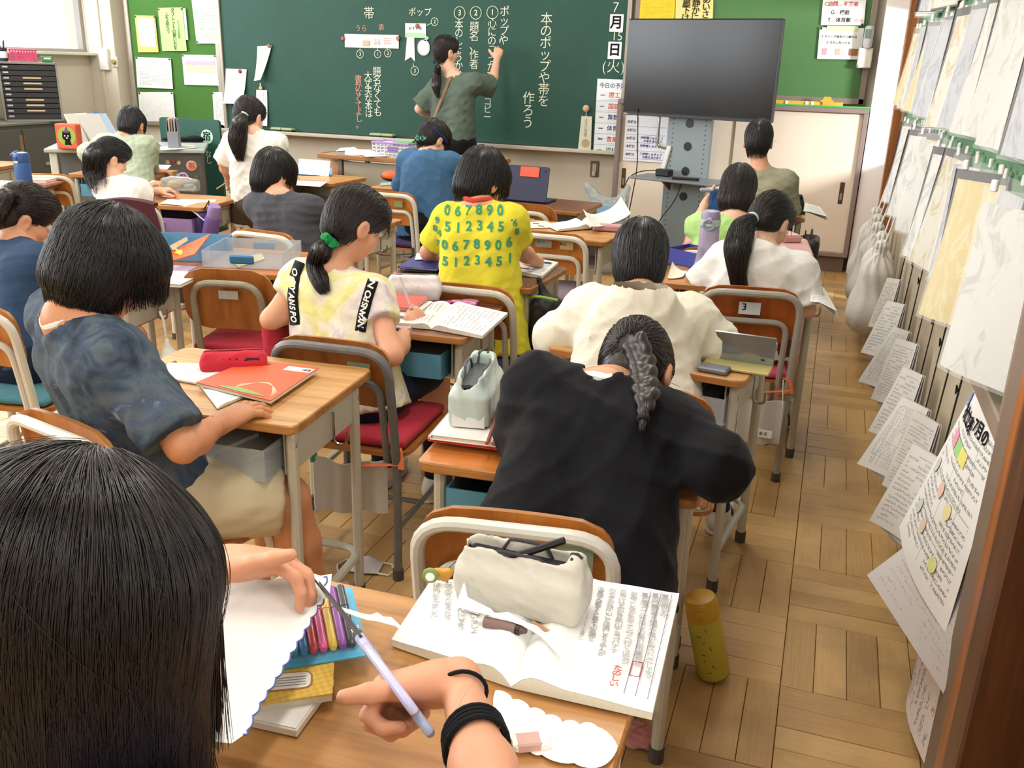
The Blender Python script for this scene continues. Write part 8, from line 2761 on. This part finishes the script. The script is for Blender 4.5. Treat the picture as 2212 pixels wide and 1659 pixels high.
# upright navy tablet
p = q3(1132, 437, ZB)
rt = D11.rotation_euler.z
t = thing('navy_tablet', 'navy tablet cover standing upright with an orange sticker', 'tablet', (p.x, p.y + .03, .6515), rt)
NVY = M('tablet_navy', '23284a', .5, var=.04)
tb = B().prism(rrect(.27, .195, .010), 0, .012, mtx((0, 0, .104), (1, 0, 0), Vector((0, .22, 1))))
tb.build('cover', NVY, t)
B().prism(rrect(.268, .05, .004), 0, .0015, mtx((0, .0142 - .001, .172), (1, 0, 0), Vector((0, .22, 1)))).build('top_flap', M('tablet_dark', '191c30', .5), t)
B().prism(rrect(.115, .056, .004), .0, .0145, mtx((.02, .010, .168), (1, 0, 0), Vector((0, .22, 1)))).build('orange_sticker', M('sticker_orange', 'e2583a', .5, var=.02), t)
B().lathe([(.004, 0), (.004, .0145)], 10, mtx((.112, .013, .178), (1, 0, 0), Vector((0, .22, 1)))).build('camera', BLACK, t)
B().box((0, .07, .006), (.27, .17, .010), bev=.003).build('keyboard_base', NVY, t)
# left desks
stack_book('white notebook on the right corner of the left desk', 380, 606, .13, .19, .012, .2, 'dddcd8', ZB)
stack_book('lilac notebook behind the white notebook on the left desk', 372, 590, .12, .17, .010, .25, 'b9a8c8', ZB)
# clear trays desk
r13 = D13.rotation_euler.z
def open_tray(label, x, y, w_, d_, hgt, mat, lmat, rot):
 t = thing('open_tray', label, 'tray', (x, y, .6525), rot)
 b = B(); b.box((0, 0, .002), (w_, d_, .003))
 for s in (-1, 1): b.box((s * w_ / 2, 0, hgt / 2), (.0035, d_, hgt)); b.box((0, s * d_ / 2, hgt / 2), (w_, .0035, hgt))
 b.build('box', mat, t)
 for s in (-1, 1): B().box((0, s * (d_ / 2 + .006), hgt * .55), (.09, .014, hgt * .5), bev=.005).build('clasp', lmat, t)
 return t
CLB = M('clasp_blue', '2f6f9a', .4)
open_tray('clear plastic tray with pale yellow sheet on the trays desk', -2.06, 2.985, .30, .27, .062, TRC, CLB, r13 + .12)
open_tray('light blue plastic tray holding an orange folder on the trays desk', -2.37, 2.98, .29, .26, .060, clearplastic('blue_tray', 'a5d3ea', .38), CLB, r13 + .12)
sheet_on('pale yellow sheet inside the clear tray', [(500, 562), (565, 548), (572, 560), (515, 578)], .657, M('pale_yellow_sheet', 'e0d8a0', .8))
C = [q3(352, 552, .72), q3(455, 505, .735), q3(420, 550, .715), q3(362, 566, .70)]
c = sum(C, Vector()) / 4
t = thing('orange_folder', 'orange picture folder with a yellow green star leaning in the blue tray', 'folder', c)
B().sheet(lambda u, v: bil([p - c for p in C], u, v), 3, 3, .004).build('cover', M('folder_orange', 'e0642c', .5, var=.05), t)
n_ = (C[1] - C[0]).cross(C[3] - C[0]).normalized()
if n_.z < 0: n_ = -n_
ux = (C[1] - C[0]).normalized()
st_ = [(.030 * (1 if k % 2 == 0 else .42) * math.cos(PI / 2 + k * PI / 5), .030 * (1 if k % 2 == 0 else .42) * math.sin(PI / 2 + k * PI / 5)) for k in range(10)]
B().prism(st_, 0, .001, mtx(n_ * .0035 - ux * .04, ux, n_.cross(ux))).build('star_picture', M('star_lime', 'cfdf5a', .6), t)
B().prism([(-.06, .02), (.07, .03), (.08, .045), (-.05, .04)], 0, .001, mtx(n_ * .0033, ux, n_.cross(ux))).build('wave_picture', M('wave_peach', 'e9b48a', .6), t)
pencil('short pencil with red end lying in the blue tray', q3(440, 552, .66), q3(470, 545, .66), .004, M('pencil_pinkred', 'c9606a', .5))
# masked boy, boy in blue
sheet_on('white worksheet on the desk of the masked boy', [(685, 462), (740, 458), (760, 472), (700, 478)], ZB, nb_print)
t = thing('orange_pouch', 'orange and black zip pouch left of the boy in blue', 'pouch', tuple(q3(848, 392, ZB)[:2]) + (.6525,), -.1)
f = F().ell((0, 0, .032), (.085, .04, .036), None, .02); f.cut((0, 0, .0008), (0, 0, -1), .003)
solid('shell', f, .005, BLK, t)
f = F().ell((-.005, -.008, .036), (.070, .038, .034), None, .02); f.cut((0, 0, .018), (0, 0, -1), .003)
solid('orange_panel', f, .005, M('pouch_orange', 'dd5a2c', .5), t)
sheet_on('pale teal plastic sheet on the desk of the boy in blue', [(822, 395), (862, 393), (868, 398), (820, 402)], ZB, M('teal_sheet', '8fb4b4', .5))
# transparent case, overhanging sheet
p = q3(398, 412, ZB)
r16 = D16.rotation_euler.z
t = thing('clear_pencil_case', 'transparent pencil case holding something yellow on the desk by maroon chair', 'pencil case', (p.x, p.y - .03, .6525), r16 - .1)
f = F().box((0, 0, .038), (.115, .04, .037), None, .022, .01); f.cut((0, 0, .0008), (0, 0, -1), .002); f.disp = wrinkles(.003, 4, .05)
solid('clear_shell', f, .006, clearplastic('case_film', 'dfe3e2', .28, .12), t)
f = F().ell((-.035, 0, .036), (.05, .026, .026), None, .01)
solid('yellow_pouch', f, .006, M('pouch_yellow', 'd9a53a', .5), t)
for dx, cc in ((.04, '4a3540'), (.06, 'cfc7c0'), (.05, '7a6a60')): B().box((dx, 0, .022 + dx * .2), (.05, .03, .018), dx * 9, bev=.003).build('stationery', M('stat_' + cc, cc, .5), t)
B().tube([(-.11, -.0, .062), (-.06, 0, .078), (.06, 0, .078), (.11, 0, .062)], .004, 6).build('zip', WHITEP, t)
sheet_on('white sheet overhanging the near corner of the desk by maroon chair', [(362, 431), (468, 432), (440, 449), (345, 440)], ZB + .001, PAPER, droop=lambda u, v: -.10 * max(0, u - .6) * max(0, .9 - v) * 2)
pencil('orange red pencil lying on the desk by maroon chair', q3(335, 424, ZB + .004), q3(392, 432, ZB + .004), .0036, M('pencil_coral', 'cf7a5a', .5))
sheet_on('blue grey sheet at the left of the desk by maroon chair', [(330, 415), (350, 414), (352, 422), (328, 424)], ZB + .001, M('blue_grey_sheet', '90a8ba', .7))
# blue picture sheet desk
bp = NT('blue_picture')
n_ = bp.noise(bp.coord((7, 9, 9)), 3, 2)
bp.base(bp.ramp(n_, [(.35, lin('2f7fc0')), (.5, lin('5fa8d8')), (.6, lin('cfdde4')), (.72, lin('2a5f9a'))]))
sheet_on('blue picture sheet on the desk beside the podium table', [(636, 359), (716, 364), (718, 380), (636, 377)], ZB + .002, bp.m, 'picture_sheet', 'poster', curl=.004)
sheet_on('white page on the near edge of the blue picture desk', [(630, 391), (708, 393), (692, 404), (630, 400)], ZB, PAPER)
t = thing('white_eraser', 'small white eraser on the blue picture desk', 'eraser', tuple(q3(638, 384, ZB)[:2]) + (.6525,), .3)
B().box((0, 0, .007), (.05, .025, .014), bev=.003).build('rubber', WHITEP, t)
B().box((-.008, 0, .0072), (.028, .0254, .0146), bev=.002).build('sleeve', M('sleeve_grey', 'c9c9c9', .6), t)
p0 = q3(680, 357, .69)
t = thing('paper_sheet', 'white sheet standing against the chair behind the blue picture', 'paper', (-3.33, 5.52, .652))
B().sheet(lambda u, v: Vector((-.09 + .24 * u, .03 * v, -.001 + .10 * v)), 3, 3).build('sheet', PAPER, t)
# sage boy's desk
sheet_on('white worksheet under the arm of the person in sage top', [(330, 356), (370, 357), (362, 366), (326, 364)], ZB, nb_print)
# bottle desk
stack_book('purple edged notebook on the blue bottle desk', 90, 400, .15, .20, .010, .25, '6a5a86', ZB)
stack_book('red covered book on top of the purple edged notebook', 96, 396, .14, .19, .008, .22, 'b8503a', ZB + .0105)
stack_book('cream book on top of the red covered book', 92, 391, .13, .17, .016, .28, 'cfc6ae', ZB + .019)
p = q3(56, 415, ZB)
t = bottle('blue water bottle with hinged spout on the desk at left edge', p.x, p.y, .6525, .042, .215, M('bottle_blue', '2f5796', .4), M('bottle_cap_blue', '2a4c8c', .35))
B().box((-.03, -.01, .205), (.05, .03, .018), Matrix.Rotation(-.5, 3, 'Y'), bev=.005).build('spout', M('bottle_cap_blue', '2a4c8c', .35), t)
B().box((.004, -.0425, .165), (.026, .003, .009), bev=.001).build('white_label', WHITEP, t)
sheet_on('white page left of the blue water bottle', [(0, 397), (34, 396), (40, 402), (0, 404)], ZB + .001, PAPER)
# ---------------------------------------------------------------- cushions, straps, bags, towel, stickers
RED = cloth('red_cushion_cloth', 'b02f3f', amt=.10)
ORS = M('orange_strap', 'd9703a', .8, var=.05)
cushion('red seat cushion with orange strap under the scrunchie girl', -1.19, 2.27, math.radians(3), RED, strap=ORS)
cushion('red seat cushion on the empty brown rounded chair', -1.985, 2.85, math.radians(14), RED, strap=ORS)
cushion('pinkish red cushion with orange strap on the chair marked 3', -.24, 3.33, math.radians(9), cloth('rose_cushion', 'b9425a', amt=.1), strap=ORS)
cushion('fluffy grey lilac cushion on the empty chair with stickers', -1.14, 4.10, math.radians(2), M('fluffy_lilac', '8d7f88', .95, var=.3, vs=70, bump=.8, bs=160), strap=M('white_strap', 'd6d3cd', .8))
cushion('teal blue seat pad on the left edge chair', -2.33, 2.12, math.radians(10), cloth('teal_pad', '3f6f7a', amt=.1), th=.022)
cushion('navy cushion under the number shirt boy', -1.10, 3.00, math.radians(2), cloth('navy_pad', '26274a', amt=.1), strap=BLACK)
cushion('purple cushion on the chair beside the boy in blue', -2.37, 4.93, 0, cloth('purple_pad', '3f2f5c', amt=.1), strap=BLACK)
cushion('dark purple cushion on the empty chair behind the blue bottle', -4.46, 4.55, math.radians(20), cloth('plum_pad', '4a4460', amt=.1), th=.03)
# labels and stickers on chair backs
def chair_sticker(ch_name_label, dx, z, w_, h_, mat, label_txt=None, tm=INK, sz=.03, off=-.0005, side=-1, A=True):
 for o in S.objects:
  if o.get('label', '').startswith(ch_name_label):
   yb = -.175 - .055 * (z - .38) / .3
   y = yb + (.0175 - .0016 - .0055 if A else .0165)
   s_ = B().box((dx, y - .001, z), (w_, .0012, h_)).build('sticker', mat, o)
   s_.rotation_euler = (0, 0, 0)
   if label_txt: txt(label_txt, sz, tm, s_, mtx((dx - w_ * .25 * (w_ > .05), y - .0024, z + h_ * .08), FRONT_X, FRONT_Y), bold=.01)
   return
SIL = M('silver_label', 'a9abae', .4, .3, var=.15, vs=50)
chair_sticker('grey framed orange chair with numbered', .0, .642, .072, .042, M('number_label', 'c9cdd2', .5), '3', INK, .034)
chair_sticker('brown rounded chair with red', .0, .61, .07, .03, SIL, A=False)
chair_sticker('brown rounded chair with silver', .0, .61, .075, .032, SIL, A=False)
chair_sticker('worn grey framed chair', .075, .625, .065, .05, M('faded_green_label', '7d8a70', .7, var=.2, vs=60), '4年2組', INK, .013)
chair_sticker('empty pale framed chair with stickers', -.03, .655, .075, .036, M('faded_sticker', '8a7d72', .6, var=.25, vs=50), 'みなと', INKG, .018)
chair_sticker('empty pale framed chair with stickers', .075, .655, .06, .04, M('beige_sticker', 'b09360', .7, var=.1), 'ねん', INK, .016)
chair_sticker('pale framed chair beside the boy', .06, .64, .05, .035, M('olive_sticker', '8f9460', .7))
chair_sticker('pale framed chair under the masked', .02, .655, .06, .026, M('faded_sticker', '8a7d72', .6), 'くみ', INKR, .014)
chair_sticker('white framed chair nearest', .10, .64, .06, .045, M('faded_green_label', '7d8a70', .7))
for o in S.objects:
 if o.get('label', '').startswith('brown rounded chair marked 4'):
  txt('4', .05, INK, o, mtx((-.01, -.2185, .575), FRONT_X, Vector((0, -.18, 1))), bold=.0, name='painted_number')
# maroon cloth draped over the chair
for o in S.objects:
 if o.get('label', '').startswith('white framed chair draped'): mc = o
t = thing('maroon_cloth', 'maroon cloth draped over the back of a chair', 'cloth', tuple(mc.location), mc.rotation_euler.z)
def drape(u, v):
 s_ = v * 2 - 1                                   # -1 front hem, +1 back hem
 x = (u - .5) * (.30 + .16 * max(0, s_))
 k = abs(s_)
 zt = .722
 fall = max(0, k - .10)
 y = -.228 + (-.030 if s_ > 0 else .030) * min(1, k / .10) - (.012 * math.sin(u * 11) * fall if s_ > 0 else 0)
 return Vector((x, y, zt - fall * (.44 if s_ > 0 else .16) - .02 * (u - .5) ** 2 * 4 + (.015 * u * fall)))
B().sheet(drape, 14, 20, .003).build('cloth', cloth('maroon_cotton', '4a222c', amt=.08), t)
# towel with green clips on strings between near desk and worn chair
pA, pB = w(675, 985, 1.98), w(838, 990, 2.10)
t = thing('hanging_towel', 'small white towel hanging by green clips on a string under the worn chair', 'towel', Vector((pA + pB) / 2))
cc_ = Vector((pA + pB) / 2)
a_, b_ = Vector(pA) - cc_, Vector(pB) - cc_
B().sheet(lambda u, v: a_ + (b_ - a_) * u + Vector((0, .012 * math.sin(u * 12), -.165 * (1 - v) - .018 * math.sin(PI * u) * v)), 14, 8, .004).build('towel', cloth('grey_white_towel', 'cfccc4', amt=.05, weave=300), t)
for q in (a_, b_):
 B().box(tuple(q + Vector((0, 0, .005))), (.012, .014, .045), bev=.003).build('clip', M('clip_green', '3f8a6c', .4), t)
B().tube([a_ + Vector((0, 0, .02)), a_ + Vector((-.02, 0, .07))], .0016, 5).build('string', M('string_green', '7fa892', .8), t)
B().tube([b_ + Vector((0, 0, .02)), b_ + Vector((.015, 0, .09))], .0016, 5).build('string', M('string_green', '7fa892', .8), t)
# white bag tied on the left desk hook
hx = w(345, 672, 2.45)
t = thing('white_tied_bag', 'white cloth bag tied by its strings on the left desk hook', 'bag', Vector(hx))
B().tube([(0, 0, 0), (.012, 0, -.03), (.018, 0, -.10)], .006, 6, flat=.5).build('strap', M('strap_white', 'd4d0c8', .8), t)
B().tube([(.018, 0, -.10), (.03, .0, -.12), (.055, 0, -.16)], .006, 6, flat=.5).build('strap', M('strap_white', 'd4d0c8', .8), t)
f = F().ell((.03, .0, -.25), (.055, .045, .11), None, .03); f.cap((.018, 0, -.10), (.02, 0, -.17), .010, .03, .03); f.disp = wrinkles(.008, 6, .06)
solid('bag_body', f, .007, BAGM, t)
# white cloth bag with label hanging by the cream boy's desk
bc = w(1640, 915, 3.12)
t = thing('white_towel_bag', 'white towel with a name label hanging under the chair marked 3', 'towel', Vector(bc))
B().sheet(lambda u, v: Vector(((u - .5) * .15, .010 * math.sin(u * 9), (v - .5) * .16 + .012 * u)), 10, 6, .006).build('towel', cloth('towel_white', 'c6c3bc', amt=.04), t)
B().box((.01, -.014, -.03), (.075, .003, .028)).build('name_label', PAPER, t)
txt('なまえ', .016, INK, t, mtx((.01, -.0162, -.03), FRONT_X, FRONT_Y))
B().tube([(-.07, 0, .07), (-.06, .02, .165)], .0018, 5).build('string', WHITEP, t)
B().tube([(.07, 0, .07), (.06, .02, .165)], .0018, 5).build('string', WHITEP, t)
# black bag on the number shirt desk, red strap
b0 = tuple(w(1178, 680, 3.12))
t = thing('black_mesh_bag', 'black drawstring bag with neon trim hanging on number shirt desk', 'bag', Vector(b0))
f = F().box((0, 0, -.03), (.05, .06, .10), None, .03, .03); f.cap((0, 0, .06), (-.03, 0, .13), .02, .012, .03); f.disp = wrinkles(.010, 15, .06)
solid('bag_body', f, .007, M('mesh_black', '1b1b1e', .6, var=.3, vs=90), t)
B().tube([(-.05, -.05, .075), (.0, -.066, .082), (.055, -.04, .07)], .005, 6).build('neon_trim', M('neon_green', '8fc04a', .5), t)
B().box((.0, -.055, -.135), (.03, .012, .03), bev=.003).build('neon_tag', M('neon_green', '8fc04a', .5), t)
p_ = w(1030, 745, 2.62)
t = thing('red_lanyard', 'red and white lanyard strap hanging from the scrunchie girl desk', 'strap', Vector(p_))
B().box((0, 0, -.08), (.014, .003, .20)).build('strap', M('lanyard_red', '9a3f50', .7), t)
B().box((0, -.002, -.08), (.004, .001, .20)).build('white_stripe', PAPER, t)
B().tube([(0, 0, -.18), (.01, 0, -.19), (0, 0, -.20), (-.01, 0, -.19)], .002, 5, closed=True).build('ring', CHROME, t)
# purple bottle in its holder by the transparent case desk
pb_ = w(455, 500, 4.02)
t = thing('purple_bottle_holder', 'purple bottle in a quilted cover hanging beside the maroon chair desk', 'bottle', Vector(pb_))
t.rotation_euler = (.1, .35, 0)
B().lathe([(.036, -.13), (.04, -.12), (.041, .07), (.036, .085)], 18).build('cover', M('cover_purple', '6a4f92', .7, var=.12, vs=40), t)
B().lathe([(.033, .085), (.034, .13), (.028, .148)], 18).build('cap', M('cap_lilac', '8f78b4', .4), t)
f = F().box((-.06, .02, -.02), (.03, .04, .10), None, .02, .02); f.disp = wrinkles(.008, 3, .05)
solid('bag', f, .007, cloth('dark_purple_bag', '43346a', amt=.15), t)
B().tube([(-.03, 0, .10), (-.04, 0, .16), (-.06, 0, .10)], .004, 6).build('carry_strap', BLACK, t)
# yellow flask on the floor
p = q3(1541, 1462, .0)
qv = w(1500, 1265, 1.86)
axis_ = (Vector(qv) - Vector((p.x, p.y, 0.02)))
t = bottle('worn yellow flask with amber cap tilted against the desk leg by the aisle', p.x, p.y, .010, .040, .222, M('flask_yellow', 'b9ac3e', .45, var=.18, vs=18), M('flask_cap_amber', 'c79a2c', .4, var=.06), name='yellow_flask')
t.rotation_euler = (.06, -.24, 0)
b = B()
for k in range(8): b.box((.030 * math.sin(k * 1.9) * .4, -.0395, .03 + k * .017), (.010, .0012, .0015), Matrix.Rotation(k * 1.1, 3, 'Y'))
b.build('scratches', M('scratch_dark', '5c5424', .8), t)
B().lathe([(.037, .0), (.037, .005)], 18).build('base_ring', M('base_brown', '6b5426', .6), t)
# face mask and pink cloth on the floor
p = q3(790, 1222, .01)
t = thing('dropped_mask', 'white face mask dropped on the floor beside the near chair', 'mask', (p.x, p.y, .001), .2)
B().sheet(lambda u, v: Vector(((u - .5) * .09, (v - .5) * .075 * (1 - .3 * abs(u - .5)), .006 + .030 * math.sin(PI * u) * math.sin(PI * v) ** .5)), 8, 6, .0015).build('mask_body', M('mask_lilac_white', 'd5d0d6', .8), t)
for s in (-1, 1): B().tube([(s * .045, -.03, .006), (s * .075, -.03, .003), (s * .085, 0, .003), (s * .07, .03, .003), (s * .043, .03, .006)], .0028, 6).build('ear_loop', M('loop_white', 'd9d6d0', .8), t)
p = q3(1382, 1600, .0)
t = thing('pink_cloth', 'crumpled pink cloth on the floor under the near desk', 'cloth', (p.x, p.y, .0005))
f = F().ell((0, 0, .010), (.055, .040, .016), None, .02); f.ell((-.03, .02, .012), (.03, .03, .014), None, .02); f.cut((0, 0, .0012), (0, 0, -1), .002); f.disp = wrinkles(.012, 33, .04)
solid('cloth', f, .004, cloth('pink_cotton', 'b97a72', amt=.15), t)
b0 = tuple(w(600, 742, 2.30))
t = thing('red_padded_cover', 'red padded cover hanging at the left side of the worn grey chair', 'cover', b0)
f = F().box((0, 0, 0), (.022, .06, .085), None, .018, .02)
f.disp = wrinkles(.006, 44, .07)
solid('padding', f, .006, RED, t)
B().tube([(0, .03, .08), (.04, .04, .10), (.06, .05, .09)], .004, 6).build('loop', RED, t)
# ---------------------------------------------------------------- lettering to real meshes
glyphs = {}
for i_, (f, root, base, org, xd, yd, body_, size, mat, name, off) in enumerate(PENDING):
 k = (body_, size, mat.name)
 if k not in glyphs:
  cu = bpy.data.curves.new('glyph', 'FONT')
  cu.body, cu.size, cu.align_x, cu.align_y, cu.resolution_u, cu.offset = body_, size, 'CENTER', 'CENTER', 4, .03 * size
  cu.materials.append(mat)
  o = bpy.data.objects.new('glyph', cu)
  COL.objects.link(o)
  glyphs[k] = o
dg = bpy.context.evaluated_depsgraph_get()
dg.update()
gm = {}
for k, o in glyphs.items():
 me = bpy.data.meshes.new_from_object(o.evaluated_get(dg))
 vs = np.zeros(len(me.vertices) * 3)
 me.vertices.foreach_get('co', vs)
 gm[k] = (vs.reshape(-1, 3), [tuple(p.vertices) for p in me.polygons])
for f, root, base, org, xd, yd, body_, size, mat, name, off in PENDING:
 vs, fs = gm[(body_, size, mat.name)]
 p = org + vs[:, :1] * xd + vs[:, 1:2] * yd
 d = nz(np.cross(yd, xd))
 q, t_ = march(f, p, np.tile(d, (len(p), 1)), 60, .6)
 if t_.max() > .5: continue
 if t_.max() - np.median(t_) > .05: continue
 q = q + grad(f, q) * off
 me = bpy.data.meshes.new(name)
 me.from_pydata((q - base).tolist(), [], fs)
 me.materials.append(mat)
 place(bpy.data.objects.new(name, me), root)
for o in glyphs.values(): bpy.data.objects.remove(o)
cache = {}
for o in [o for o in S.objects if o.type == 'FONT']:
 cu = o.data
 if cu.name not in cache: cache[cu.name] = bpy.data.meshes.new_from_object(o.evaluated_get(dg))
 nm = o.name
 n_ = bpy.data.objects.new('x', cache[cu.name])
 COL.objects.link(n_)
 n_.parent = o.parent
 n_.matrix_local = o.matrix_local
 for ch_ in list(o.children): ch_.parent = n_
 bpy.data.objects.remove(o)
 n_.name = nm
for cu in list(bpy.data.curves):
 if cu.users == 0: bpy.data.curves.remove(cu)
